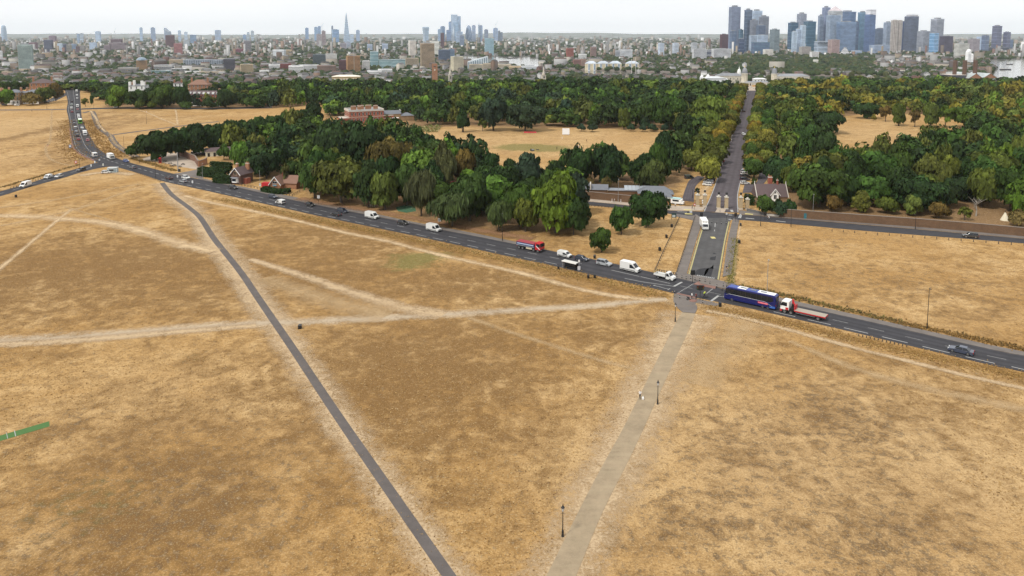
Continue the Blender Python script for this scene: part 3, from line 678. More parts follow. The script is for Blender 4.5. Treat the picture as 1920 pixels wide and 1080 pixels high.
# row along the lane to the red mansion
rowx = [(298,300,240,86,DKG),(250,296,268,34,MDG),(335,295,236,56,DKG),(368,292,232,56,DKG),(400,286,230,54,DKG),(432,278,225,52,DKG),(462,270,222,52,DKG),(490,262,219,48,MDG),(515,255,214,46,DKG),(540,248,209,44,MDG),(562,243,203,50,DKG),(588,240,192,52,DKG)]
ordn = ['first','second','third','fourth','fifth','sixth','seventh','eighth','ninth','tenth','eleventh','twelfth','thirteenth','fourteenth','fifteenth','sixteenth','seventeenth','eighteenth','nineteenth','twentieth','twenty-first','twenty-second','twenty-third','twenty-fourth'] + [t + '-' + u for t in ('twenty', 'thirty') for u in ('first','second','third','fourth','fifth','sixth','seventh','eighth','ninth')][4:]
for i, (x, y, yt, w, c) in enumerate(rowx):
    T(('wide', 'low', 'round', 'round2')[0 if i == 0 else 1 if i == 1 else 2 + i % 2], x, y, yt, w, c, ['big dark tree standing over the red kiosk by the junction','small low tree left of the red kiosk by the junction'][i] if i < 2 else '%s dark lime tree from the junction in the row to the red mansion' % ordn[i - 2], 'row of limes between junction and mansion' if i > 1 else None, 'lime_tree')
for x, y, yt, w, c, k, lb in ((450,322,262,40,LTG,'round','bright green tree behind the first gabled cottage'),(500,335,280,62,DKG,'wide','spreading dark tree between the two roadside cottages'),(548,340,300,44,DKG,'round','dark tree behind the second tile-roofed cottage'),(535,352,306,20,(0.09,0.085,0.03),'open','thin yellowish tree with pale trunk beside the second cottage'),(470,300,262,50,DKG,'wide','dark tree behind the walled yard'),(420,300,268,30,MDG,'low','leafy shrub tree over the yard wall')):
    T(k, x, y, yt, w, c, lb, name='garden_tree')
# left horizon trees by the villas
for x, y, yt, w, c, k, lb in ((222,203,160,56,LTG,'round2','bright green round tree right of the far road'),(262,203,166,52,MDG,'wide','dark green tree merging with the bright one by the far road'),(305,203,158,54,(0.05,0.085,0.016),'round','tall green tree left of the brick terrace'),(340,204,160,40,DKG,'round','dark tree touching the brick terrace'),(105,190,153,26,BRZ,'round','russet tree at the roadside by the villas'),(62,197,172,40,BRZ,'low','small bronze tree in front of the second villa'),(12,198,166,36,LTG,'round','bright green tree in front of the first villa'),(84,194,162,38,OLV,'round','olive tree right of the villas'),(172,197,178,8,MDG,'tall','slim street tree right of the far queue'),(160,200,184,16,OLV,'open','thin scrub tree beside the far queue'),(262,205,186,22,OLV,'low','yellowish bush at the foot of the far trees'),(285,205,187,20,OLV,'low','second yellowish bush at the foot of the far trees'),(30,176,150,40,MDG,'wide','tree behind the first villa'),(350,205,188,28,MDG,'low','round bush left of the brick terrace front'),(392,205,182,36,DKG,'low','dark bushes before the brick terrace'),(424,203,165,44,DKG,'round','dark tree right of the brick terrace')):
    T(k, x, y, yt, w, c, lb, name='heath_tree')
# avenue rows
def avenue_row(line, side, n, colset):
    L = [0]
    for a, b in zip(line, line[1:]): L.append(L[-1] + (b - a).length)
    for i in range(n):
        x = L[-1] * (i + .35) / n
        j = max(k for k in range(len(L)) if L[k] <= x); j = min(j, len(line) - 2); p = line[j].lerp(line[j + 1], (x - L[j]) / (L[j + 1] - L[j]))
        c = colset[int(rnd.random() * len(colset))]
        hgt = rnd.uniform(9.5, 12.5)
        put_tree(('round', 'tall', 'round2')[i % 3], p.x + rnd.uniform(-1, 1), p.y, hgt, rnd.uniform(5.8, 7.4), c, '%s tree from the gates in the %s row of the avenue, %s' % (ordn[i], side, CNAME[c]), '%s avenue row' % side, 'avenue_tree')
inner_l = [G(*p) for p in ((1322,345),(1334,320),(1352,280),(1368,240),(1382,205),(1394,170))]
inner_r = [G(*p) for p in ((1411,338),(1411,315),(1415,275),(1419,240),(1424,205),(1427,170))]
outer_r = [G(*p) for p in ((1436,318),(1437,296),(1440,262),(1442,235),(1444,205),(1444,172))]
outer_l = [G(*p) for p in ((1292,326),(1312,290),(1350,240),(1368,205),(1384,170))]
AV = [OLV, YEL, (0.14, 0.15, 0.022), OLV, (0.17, 0.12, 0.02)]; CNAME[AV[2]] = 'yellow-green'; CNAME[AV[4]] = 'ochre'
avenue_row(inner_l, 'inner left', 34, AV); avenue_row(inner_r, 'inner right', 34, AV + [MDG]); avenue_row(outer_r, 'outer right', 24, [OLV, MDG, YEL, MDG]); avenue_row(outer_l, 'outer left', 18, [OLV, MDG, DKG])
T('open', 1413, 356, 333, 13, MDG, 'slim young tree beside the parked cars right of the avenue', name='young_tree')
T('open', 1307, 367, 352, 13, DKG, 'small young tree on the dry verge left of the gates', name='young_tree')
for x, y, yt, w, c, k, lb in ((1434,403,365,40,MDG,'round','green bushy tree directly in front of the gabled lodge'),(1462,406,372,34,BLU,'low','blue-green shrub right of the gabled lodge front'),(1482,404,372,30,DKG,'low','dark shrub under the lodge gable end'),(1562,397,363,38,BRZ,'round','first bronze round tree from the lodge along the brick wall'),(1614,398,358,48,OLV,'round2','second round tree from the lodge along the brick wall, olive'),(1662,400,368,44,OLV,'round','third round tree from the lodge along the brick wall'),(1712,404,365,48,OLV,'round2','fourth round tree along the brick wall, by the lamp post'),(1760,409,378,42,BRZ,'round','fifth round bronze tree along the brick wall'),(1808,413,388,30,OLV,'open','thin scrubby tree near the bare dead tree'),(1912,424,392,44,BRZ,'low','bronze bush at the right edge beside the white tipi'),(1536,388,304,120,MDG,'wide','huge green tree behind the gabled lodge'),(1590,385,325,60,DKG,'tall','dark tree behind the wall between lodge and dead oak'),(1460,352,290,70,DKG,'round','dark tree left of the huge tree by the lodge'),(1552,250,206,64,DKG,'wide','dense dark dome-shaped tree at the left of the right clearing'),(1508,290,232,60,MDG,'wide2','light-edged tree left of the dense dome tree'),(1545,305,246,56,DKG,'round','dark tree below the dense dome tree'),(1625,222,190,48,DKG,'wide','dark broad tree at the far edge of the right clearing'),(1685,236,192,34,OLV,'tall','dark olive column tree in the right clearing'),(1745,238,190,36,OLV,'tall','tall olive tree with lighter skirt in the right clearing'),(1772,239,198,34,LTG,'open','light green leaning tree at the right of the clearing'),(1715,238,206,26,BRZ,'open','small bronze tree in the right clearing'),(1638,227,213,12,YEL,'low','tiny yellow sapling in the right clearing'),(1660,228,198,26,BRZ,'open','thin russet tree behind the tiny yellow sapling'),(1815,240,196,60,LTG,'wide','bright spreading tree at the right end of the clearing'),(1905,410,345,24,LTG,'cone','bright green pointed tree behind the white tipi'),(1905,330,250,40,OLV,'round','olive tree at the right picture edge')):
    T(k, x, y, yt, w, c, lb, name='park_tree')
# scatter the rest of the woods
def too_close(x, y, s):
    for a, b, r in tree_xy:
        if (a - x) ** 2 + (b - y) ** 2 < (s * .42 + r * .42) ** 2: return True
    return False
BUILD_CLEAR = [(G(680,228), 42), (G(470,300), 14), (G(445,338), 9), (G(522,352), 9), (G(1180,362), 10), (G(1120,358), 8), (G(1448,376), 13), (G(1445,388), 12), (G(385,300), 18), (G(1385,168), 10), (G(378,193), 22), (G(40,190), 25), (G(1890,414), 16), (G(1905,424), 12), (G(1830,412), 13), (G(1700,412), 8), (G(1560,402), 9), (G(1620,407), 9), (G(1470,196), 16), (G(780,398), 10), (G(790,243), 20)]
cand = []
g2 = random.Random(21)
y = 225.0
while y < 1085:
    sp = 9.0 + y * .0085
    x = -900.0
    while x < 900:
        xx, yy = x + g2.uniform(-.42, .42) * sp, y + g2.uniform(-.42, .42) * sp
        x += sp
        if abs(xx) > yy * .76 + 30: continue
        k = in_wood(xx, yy) if yy < 1000 else 'B'
        if not k: continue
        if yy >= 905 and abs(xx - 312) < 46: continue
        if any((xx - c.x) ** 2 + (yy - c.y) ** 2 < r * r for c, r in BUILD_CLEAR): continue
        if abs(xx - (88 + (yy - 300) * .338)) < 24: continue
        if g2.random() < .06 or too_close(xx, yy, sp * .9): continue
        cand.append((yy, xx, k, sp)); tree_xy.append((xx, yy, sp * .55))
    y += sp * .9
cand.sort()
print('woods candidates', len(cand), 'named trees', n_tree)
N_IND = max(0, 296 - n_tree)
SEL = [DKG, DKG, MDG, MDG, DKG, OLV, BLU, LTG, DKG, MDG, MDG, OLV]
SELR = [MDG, MDG, DKG, OLV, MDG, MDG, YEL, DKG, LTG, OLV, OLV, DKG]
where = {'L': 'the wood left of the avenue', 'R': 'the wood right of the avenue', 'B': 'the wood beyond the far heath'}
LM = [(G(x, y), n) for x, y, n in ((690,392,'the pond'),(640,378,'the huge olive roadside tree'),(500,340,'the two cottages'),(385,300,'the walled yard'),(690,228,'the red mansion'),(790,250,'the rose beds'),(1061,253,'the white sight screen'),(880,300,'the left end of the cricket field'),(1100,345,'the near side of the cricket field'),(1225,377,'the grey-roofed lodge'),(1255,300,'the right end of the cricket field'),(1448,384,'the gabled lodge'),(1562,400,'the wall door'),(1660,420,'the middle of the long brick wall'),(1830,405,'the bare dead tree'),(1884,413,'the tipi'),(1590,352,'the bleached dead top'),(1560,300,'the near tip of the right clearing'),(1800,245,'the right end of the right clearing'),(1640,290,'the near edge of the right clearing'),(1430,300,'the outer avenue row'),(1920,330,'the right picture edge'))]
lm_n = {}
LODS = [crown_arrays(100 + i, s, 420, .115) for i, s in enumerate(('round', 'wide', 'round', 'tall', 'wide', 'cone'))]
LODF = [crown_arrays(200 + i, s, 260, .15) for i, s in enumerate(('round', 'wide', 'round', 'tall', 'wide', 'round'))]
bulkV, bulkF, bulkC, off = [], [], [], 0
for i, (yy, xx, k, sp) in enumerate(cand):
    col = (SELR if k == 'R' else SEL)[g2.randrange(12)]
    if k == 'R' and 560 < yy < 800 and g2.random() < .55: col = YEL if g2.random() < .5 else OLV
    hh = g2.uniform(8.5, 18.5) if k != 'B' else g2.uniform(9, 14)
    if yy > 870: hh *= g2.uniform(.42, .85)
    crad = sp * g2.choice((.48, .58, .66, .75, .95))
    if i < N_IND:
        kind = ('round', 'round2', 'wide', 'wide2', 'tall', 'tall2')[g2.randrange(6)]
        nl = min(LM, key=lambda q: (q[0].x - xx) ** 2 + (q[0].y - yy) ** 2)[1]; ky = (CNAME[col], 'tall' in kind, nl); lm_n[ky] = lm_n.get(ky, 0) + 1
        put_tree(kind, xx, yy, hh, crad, col, '%s%s %s tree in the wood near %s' % ('' if lm_n[ky] == 1 else ordn[lm_n[ky] - 1] + ' ', CNAME[col], 'tall' if 'tall' in kind else 'broad', nl), 'trees crowded in ' + where[k], 'wood_tree')
    else:
        V, F, sh, C, r = (LODS if yy < 560 else LODF)[g2.randrange(6)]
        a = g2.uniform(0, 6.28); ca, sa = math.cos(a), math.sin(a)
        W = np.stack([(V[:, 0] * ca - V[:, 1] * sa) * crad + xx, (V[:, 0] * sa + V[:, 1] * ca) * crad + yy, V[:, 2] * hh + terrain(xx, yy)], 1)
        bulkV.append(W); bulkF.append(F + off); off += len(V); bulkC.append(np.outer(sh, np.array(jit(col, g2))))
if bulkV:
    o = np_mesh('far_woodland', np.concatenate(bulkV), np.concatenate(bulkF), LEAFA, {'col': ('POINT', np.concatenate(bulkC))})
    tag(o, 'mass of green and bronze tree crowns filling the park towards the river', 'woodland', kind='stuff')
print('stuff trees', len(cand) - N_IND)
for pr in PROTO.values(): pass
# dead trees
def dead_tree(px, py, hgt, label):
    hgt *= .8
    p = G(px, py); root = thing('dead_tree', label, 'tree', p); g = random.Random(int(px)); m = MB()
    m.tube([(0,0,-.2),(.1,0,hgt*.3),(-.2,.1,hgt*.55)], [.3,.22,.16], 7); m.build('trunk', DEADW, root)
    for k in range(9):
        a = g.uniform(0, 6.28); z0 = hgt * g.uniform(.25, .55); l = hgt * g.uniform(.25, .45); b = MB()
        p1 = Vector((math.cos(a)*l*.5, math.sin(a)*l*.5, z0 + l*.45)); p2 = Vector((math.cos(a+.3)*l, math.sin(a+.3)*l, z0 + l*g.uniform(.7,1.2)))
        b.tube([(0,0,z0),p1,p2],[.13,.08,.02],5); b.tube([p1, p1 + Vector((g.uniform(-1,1),g.uniform(-1,1),1.2))*l*.4],[.09,.02],4); b.build('branch', DEADW, root)
dead_tree(1830, 405, 10, 'bare bleached dead tree behind the brick wall left of the tipi')
p = G(1590, 352); dead_tree(1590, 352, 13.5, 'bleached dead tree top rising out of the right wood')
# clipped hedges by the cottage
def hedge(pts, wid, hgt, label):
    L = catmull([G(*p) for p in pts], 1.0); g = np.random.default_rng(int(pts[0][0])); P, N = [], []
    for q in L:
        for _ in range(200):
            u, v = g.uniform(-1, 1), g.uniform(0, 1)
            if g.random() < .5: P.append((q.x + g.uniform(-.6,.6), q.y + u * wid/2, hgt + g.normal() * .08)); N.append((0,0,1))
            else: P.append((q.x + g.uniform(-.6,.6), q.y + (wid/2 if u > 0 else -wid/2) + g.normal()*.08, v * hgt)); N.append((0, 1 if u > 0 else -1, .2))
    P, N = np.array(P), np.array(N, float); N += g.normal(size=N.shape) * .5; N /= np.linalg.norm(N, axis=1)[:, None]
    Tn = np.cross(N, g.normal(size=N.shape)); Tn /= np.linalg.norm(Tn, axis=1)[:, None]; B = np.cross(N, Tn); s = g.uniform(.22, .5, (len(P), 1))
    V = np.stack([P - Tn*s, P - B*s, P + Tn*s, P + B*s], 1).reshape(-1, 3)
    o = np_mesh('hedge', V, np.arange(len(V)).reshape(-1, 4), LEAF, {'shade': ('POINT', np.repeat(g.uniform(.6, 1.3, len(P)), 4))}); o.color = (*DKG, 1)
    tag(o, label, 'hedge')
hedge([(376,328),(398,331),(425,333)], 5.5, 3.6, 'tall clipped dark hedge left of the gabled cottage'); hedge([(404,341),(418,343),(432,344)], 4, 3.2, 'lower clipped hedge in front of the cottage garden'); hedge([(398,317),(415,318),(432,320)], 3, 3.6, 'long clipped hedge behind the cottage garden')
hedge([(495,358),(510,361),(525,363),(540,362)], 4, 1.6, 'low leafy hedge in front of the second cottage'); hedge([(1402,382),(1408,383)], 5, 3.4, 'clipped green hedge block beside the right gate pier')
# ------------------------------------------------------------------ vehicles (x forward)
def add_wheels(root, xs, half, r, w=.24, dual=()):
    for i, x in enumerate(xs):
        for s in (-1, 1):
            ww = w * (1.9 if i in dual else 1)
            wo = MB().wheel(0, 0, 0, r, ww).build('wheel', TYRE, root, smooth=False); wo.location = (x, s * (half - ww / 2), r)
            rm = MB().wheel(0, s * (ww / 2 - .01), 0, r * .6, .06, 12).build('rim', RIM, wo)
def profile_body(m, prof, hw, mi=0, inset=.1, rnd_=.06):
    cx = sum(p[0] for p in prof) / len(prof); cz = sum(p[1] for p in prof) / len(prof)
    shr = lambda x, z, k: (x + (cx - x) * k, z + (cz - z) * k)
    secs = []
    for y, k in ((-hw, rnd_), (-hw + inset, 0), (hw - inset, 0), (hw, rnd_)):
        secs.append([(shr(x, z, k)[0], y, shr(x, z, k)[1]) for x, z in prof])
    return m.loft(secs, mi)
def lights(root, xf, xr, half, zf, zr):
    for s in (-1, 1):
        MB().box(xf - .12, xf + .02, s * half * .72 - .17, s * half * .72 + .17, zf - .09, zf + .09).build('headlight', LAMPW, root)
        MB().box(xr - .02, xr + .1, s * half * .8 - .12, s * half * .8 + .12, zr - .14, zr + .14).build('tail_light', LAMPR, root)
def make_car(kind, L, W, Hh):
    root = thing('car', 'car', 'car'); h = W / 2
    belt = Hh * (.60 if kind != 'suv' else .58); g = Hh * .15; f, r = L / 2, -L / 2
    wx0, wx1, rx0, rx1 = {'hatch': (.25, -.47, .06, -.37), 'sedan': (.23, -.37, .05, -.22), 'suv': (.24, -.485, .08, -.43), 'estate': (.24, -.485, .06, -.42)}[kind]
    hood = belt * .94
    prof = [(f * .99, g), (f, g + .18), (f * .985, hood * .74), (f * .86, hood * .93), (wx0 * L, belt)]
    if kind == 'sedan': prof += [(wx1 * L, belt), (r * .97, belt * .97), (r, belt * .7)]
    else: prof += [(wx1 * L, belt), (r * .99, belt * .8)]
    prof += [(r, g + .15), (r * .98, g)]
    m = MB(); profile_body(m, prof, h, inset=.14, rnd_=.035); m.build('body', PAINT, root, paint=True)
    b0 = [(wx0*L, -h*.9, belt-.02), (wx1*L, -h*.9, belt-.02), (wx1*L, h*.9, belt-.02), (wx0*L, h*.9, belt-.02)]
    r0 = [(rx0*L, -h*.7, Hh-.04), (rx1*L, -h*.7, Hh-.06), (rx1*L, h*.7, Hh-.06), (rx0*L, h*.7, Hh-.04)]
    MB().loft([b0, r0]).build('windows', GLASS, root)
    m = MB(); m.loft([[(rx0*L+.06, -h*.73, Hh-.05), (rx1*L-.08, -h*.73, Hh-.07), (rx1*L-.08, h*.73, Hh-.07), (rx0*L+.06, h*.73, Hh-.05)], [(rx0*L-.1, -h*.64, Hh), (rx1*L+.05, -h*.64, Hh-.01), (rx1*L+.05, h*.64, Hh-.01), (rx0*L-.1, h*.64, Hh)]]); m.build('roof', PAINT, root, paint=True)
    for s in (-1, 1):
        for (xa, xb) in ((wx0*L, rx0*L), (wx1*L, rx1*L), ((wx0+wx1)/2*L, (rx0+rx1)/2*L)):
            MB().tube([(xa, s*h*.9, belt-.02), (xb, s*h*.705, Hh-.04)], .045, 4).build('pillar', PAINT, root, paint=True)
        MB().box(wx0*L-.28, wx0*L-.12, s*(h+.02)-.07, s*(h+.02)+.07, belt-.02, belt+.13).build('mirror', PAINT, root, paint=True)
    MB().box(r*.99-.03, f*1.0+.01, -h*.9, h*.9, g-.02, g+.16).build('sill', PLASTIC, root)
    add_wheels(root, (L*.31, -L*.29), h, .33 if kind != 'suv' else .38)
    lights(root, f*.985, r, h, hood*.78, belt*.82)
    return root
def make_van(L, W, Hh, kind='van'):
    root = thing('van', 'van', 'van'); h = W / 2; f, r = L / 2, -L / 2
    bon = .17 * L if kind == 'van' else .2 * L
    ws_top = f - bon - Hh * .3; bz = Hh * (.47 if kind == 'van' else .55)
    prof = [(f*.99, .3), (f, .6), (f*.985, bz*.82), (f-bon*.75, bz), (ws_top, Hh*.93), (ws_top-.5, Hh), (r+.15, Hh*.99), (r, Hh*.93), (r, .35)]
    m = MB(); profile_body(m, prof, h, inset=.12, rnd_=.02); m.build('body', PAINT, root, paint=True)
    a, b = Vector((f-bon*.75, bz)), Vector((ws_top, Hh*.93)); d = (b - a); nn = Vector((-d.y, d.x)).normalized() * -.02
    p, q = a + d*.08 + nn, a + d*.86 + nn
    MB().loft([[(p.x, -h*.84, p.y), (p.x, h*.84, p.y), (p.x-.03, h*.84, p.y-.02), (p.x-.03, -h*.84, p.y-.02)], [(q.x, -h*.76, q.y), (q.x, h*.76, q.y), (q.x-.03, h*.76, q.y-.02), (q.x-.03, -h*.76, q.y-.02)]]).build('windscreen', GLASS, root)
    for s in (-1, 1):
        sec = [(f-bon*.85-.05, bz-.08), (ws_top-.1, Hh*.80), (ws_top-.85, Hh*.80), (ws_top-.85, bz-.12)]
        MB().loft([[(x, s*(h-.02), z) for x, z in sec], [(x, s*(h+.012), z) for x, z in sec]]).build('door_window', GLASS, root)
        MB().box(f-bon-.2, f-bon, s*(h+.12)-.1, s*(h+.12)+.1, bz, bz+.32).build('mirror', PLASTIC, root)
        MB().box(r+.2, f-bon, s*(h+.005)-.015, s*(h+.005)+.015, .5, .68).build('rub_strip', PLASTIC, root)
    MB().box(r-.02, f+.02, -h*.92, h*.92, .26, .5).build('bumper_line', PLASTIC, root)
    MB().box(f-.06, f+.025, -h*.5, h*.5, .62, bz*.8).build('grille', PLASTIC, root)
    for s in (-1, 1): MB().box(r-.02, r+.01, s*h*.45-.35, s*h*.45+.35, Hh*.52, Hh*.82).build('rear_window', GLASS, root)
    add_wheels(root, (L*.33, -L*.27), h, .34 if kind == 'van' else .31)
    lights(root, f*.985, r, h, bz*.72, Hh*.45)
    return root
def cab(m, x0, x1, h, z0, z1, mi=0, slope=.3):
    prof = [(x1, z0), (x1+.02, z0+(z1-z0)*.42), (x1-slope, z1-.1), (x1-slope-.3, z1), (x0, z1-.02), (x0, z0)]
    return profile_body(m, prof, h, mi, .14, .02)
def cab_glass(root, x0, x1, h, z0, z1, slope=.3):
    a, b = Vector((x1+.02, z0+(z1-z0)*.42)), Vector((x1-slope, z1-.1)); d = b - a; nn = Vector((d.y, -d.x)).normalized() * .025
    p, q = a + d*.05 + nn, a + d*.85 + nn
    MB().loft([[(p.x, -h*.88, p.y), (p.x, h*.88, p.y), (p.x-.04, h*.88, p.y), (p.x-.04, -h*.88, p.y)], [(q.x, -h*.84, q.y), (q.x, h*.84, q.y), (q.x-.04, h*.84, q.y), (q.x-.04, -h*.84, q.y)]]).build('windscreen', GLASS, root)
    for s in (-1, 1):
        sec = [(x1-.1, z0+(z1-z0)*.45), (x1-slope-.1, z1-.3), (x0+.45, z1-.3), (x0+.45, z0+(z1-z0)*.42)]
        MB().loft([[(x, s*(h-.02), z) for x, z in sec], [(x, s*(h+.012), z) for x, z in sec]]).build('door_window', GLASS, root)
        MB().box(x1-.25, x1-.1, s*(h+.18)-.1, s*(h+.18)+.1, z0+(z1-z0)*.45, z0+(z1-z0)*.8).build('mirror', PLASTIC, root)
def make_dropside():
    root = thing('pickup_truck', 't', 'truck'); h = 1.0; L = 5.9; f = L/2
    prof = [(f, .35), (f+.02, .7), (f-.12, 1.1), (f-.85, 1.28), (f-1.5, 2.15), (f-1.75, 2.22), (f-2.25, 2.2), (f-2.25, .35)]
    m = MB(); profile_body(m, prof, h*.97, inset=.12, rnd_=.02); m.build('cab', PAINT, root, paint=True)
    a, b = Vector((f-.85, 1.28)), Vector((f-1.5, 2.15)); d = b-a; nn = Vector((d.y, -d.x)).normalized()*.03
    p, q = a+d*.06+nn, a+d*.88+nn
    MB().loft([[(p.x, -.84, p.y), (p.x, .84, p.y), (p.x-.04, .84, p.y-.02), (p.x-.04, -.84, p.y-.02)], [(q.x, -.76, q.y), (q.x, .76, q.y), (q.x-.04, .76, q.y-.02), (q.x-.04, -.76, q.y-.02)]]).build('windscreen', GLASS, root)
    for s in (-1, 1):
        sec = [(f-1.0, 1.2), (f-1.55, 1.95), (f-2.1, 1.95), (f-2.1, 1.15)]
        MB().loft([[(x, s*.95, z) for x, z in sec], [(x, s*.985, z) for x, z in sec]]).build('door_window', GLASS, root)
        MB().box(-f, f-2.4, s*1.05-.03, s*1.05+.03, .88, 1.3).build('side_board', PAINT, root, paint=True)
    MB().box(-f, f-2.4, -1.02, 1.02, .78, .9).build('bed', M('aluminium_bed', (.42,.42,.4), .5, .3, var=.2, scale=3), root)
    MB().box(-f, -f+.06, -1.02, 1.02, .9, 1.3).build('tailboard', PAINT, root, paint=True); MB().box(f-2.42, f-2.36, -1.02, 1.02, .9, 1.75).build('headboard', PLASTIC, root)
    for s in (-1, 1): MB().tube([(-f+.05, s, .9), (-f+.05, s, 1.75)], .04, 5).build('ladder_post', YLINE, root)
    MB().tube([(-f+.05, -1, 1.75), (-f+.05, 1, 1.75)], .04, 5).build('ladder_rack', YLINE, root)
    MB().box(-f+.1, f-.1, -.45, .45, .45, .78).build('chassis', PLASTIC, root); MB().box(f-.02, f+.04, -.95, .95, .33, .6).build('bumper', PLASTIC, root)
    add_wheels(root, (f-.95, -f+1.35), .98, .34, dual=(1,)); lights(root, f-.02, -f, .95, .82, .75)
    return root
def make_tipper():
    root = thing('tipper_lorry', 't', 'lorry'); h = 1.25; f = 4.5
    m = MB(); cab(m, f-2.0, f, h, .75, 3.0); m.build('cab', RED, root); cab_glass(root, f-2.0, f, h, .75, 3.0)
    MB().box(f-.05, f+.06, -h, h, .45, 1.0).build('bumper', PLASTIC, root)
    for s in (-1, 1): MB().loft([[(f-1.7, s*(h+.015), 2.0), (f-1.5, s*(h+.015), 2.1), (f-.2, s*(h+.015), 1.15), (f-.35, s*(h+.015), 1.0)], [(f-1.7, s*(h-.02), 2.0), (f-1.5, s*(h-.02), 2.1), (f-.2, s*(h-.02), 1.15), (f-.35, s*(h-.02), 1.0)]]).build('cab_stripe', WHITE, root)
    x0, x1 = -f, f-2.25; b = MB()
    b.box(x0, x1, -h, -h+.08, 1.25, 2.35); b.box(x0, x1, h-.08, h, 1.25, 2.35); b.box(x0, x0+.08, -h+.08, h-.08, 1.25, 2.35); b.box(x1-.08, x1, -h+.08, h-.08, 1.25, 2.6); b.box(x0+.08, x1-.08, -h+.08, h-.08, 1.25, 1.4)
    b.build('tipper_body', M('navy_panel', (.03,.045,.13), .5), root)
    MB().box(x0-.05, x1+.05, -h-.06, h+.06, 2.36, 2.45).build('roll_sheet', M('sheet_red', (.27,.035,.045), .7, var=.2, scale=2), root)
    for s in (-1, 1):
        MB().box(x0+.05, x1-.05, s*(h+.02)-.02, s*(h+.02)+.02, 1.22, 1.45).build('silver_rail', STEEL, root)
        MB().box(x0+.3, x1-.3, s*(h+.02)-.02, s*(h+.02)+.02, 1.78, 2.05).build('lettering_band', M('pale_blue_lettering', (.42,.5,.62), .5, var=.6, scale=6), root)
        MB().box(-.9, 1.3, s*(h-.1)-.03, s*(h-.1)+.03, .55, 1.05).build('side_tank', M('cream_panel', (.55,.48,.34), .6), root)
    MB().box(x0+.2, f-.3, -.5, .5, .75, 1.24).build('chassis', PLASTIC, root)
    add_wheels(root, (f-.95, f-2.6, -f+2.3, -f+1.0), h, .5, .3, dual=(2, 3)); lights(root, f+.05, -f, h, .8, .95)
    return root
def make_crane_truck():
    root = thing('crane_truck', 't', 'lorry'); h = 1.25; f = 5.2
    m = MB(); cab(m, f-2.0, f, h, .95, 3.1); m.build('cab', WHITE, root); cab_glass(root, f-2.0, f, h, .95, 3.1)
    MB().box(f-.35, f+.08, -h-.01, h+.01, .45, 1.0).build('bumper', RED, root)
    for s in (-1, 1): MB().box(f-1.9, f-1.2, s*(h+.01)-.015, s*(h+.01)+.015, 1.0, 1.6).build('red_door_panel', RED, root)
    c = MB(); c.box(f-3.1, f-2.2, -1.1, 1.1, .95, 1.5); c.box(f-2.9, f-2.4, -.35, .35, 1.5, 2.5); c.build('crane_base', BLACK, root)
    MB().tube([(f-2.65, 0, 1.5), (f-2.6, 0, 3.5)], .24, 6).build('crane_column', RED, root)
    MB().tube([(f-2.6, .1, 3.45), (f-3.0, .3, 2.6), (f-3.35, .3, 1.4)], .2, 5).build('crane_boom', RED, root)
    MB().box(f-3.35, f-3.2, -1.1, 1.1, 1.2, 2.3).build('headboard', RED, root)
    t = NT('dusty_deck'); t.base(t.mix(t.noise(1.5, 5), (.27,.235,.19), (.38,.335,.275)), .9)
    MB().box(-f, f-3.3, -1.22, 1.22, 1.12, 1.26).build('flatbed', t.m, root)
    for s in (-1, 1): MB().box(-f, f-3.3, s*1.25-.03, s*1.25+.03, 1.0, 1.24).build('bed_edge', RED, root)
    MB().box(-f-.05, -f, -1.25, 1.25, .95, 1.26).build('tail_edge', RED, root)
    MB().box(-f+.3, f-.4, -.45, .45, .7, 1.1).build('chassis', PLASTIC, root)
    for s in (-1, 1): MB().tube([(-f+2.4, s*1.1, .7), (f-3.6, s*1.1, .7)], .05, 5).build('side_guard', STEEL, root)
    add_wheels(root, (f-1.0, f-2.5, -f+1.6), h, .48, .3, dual=(2,)); lights(root, f+.08, -f, h, .75, .9)
    return root
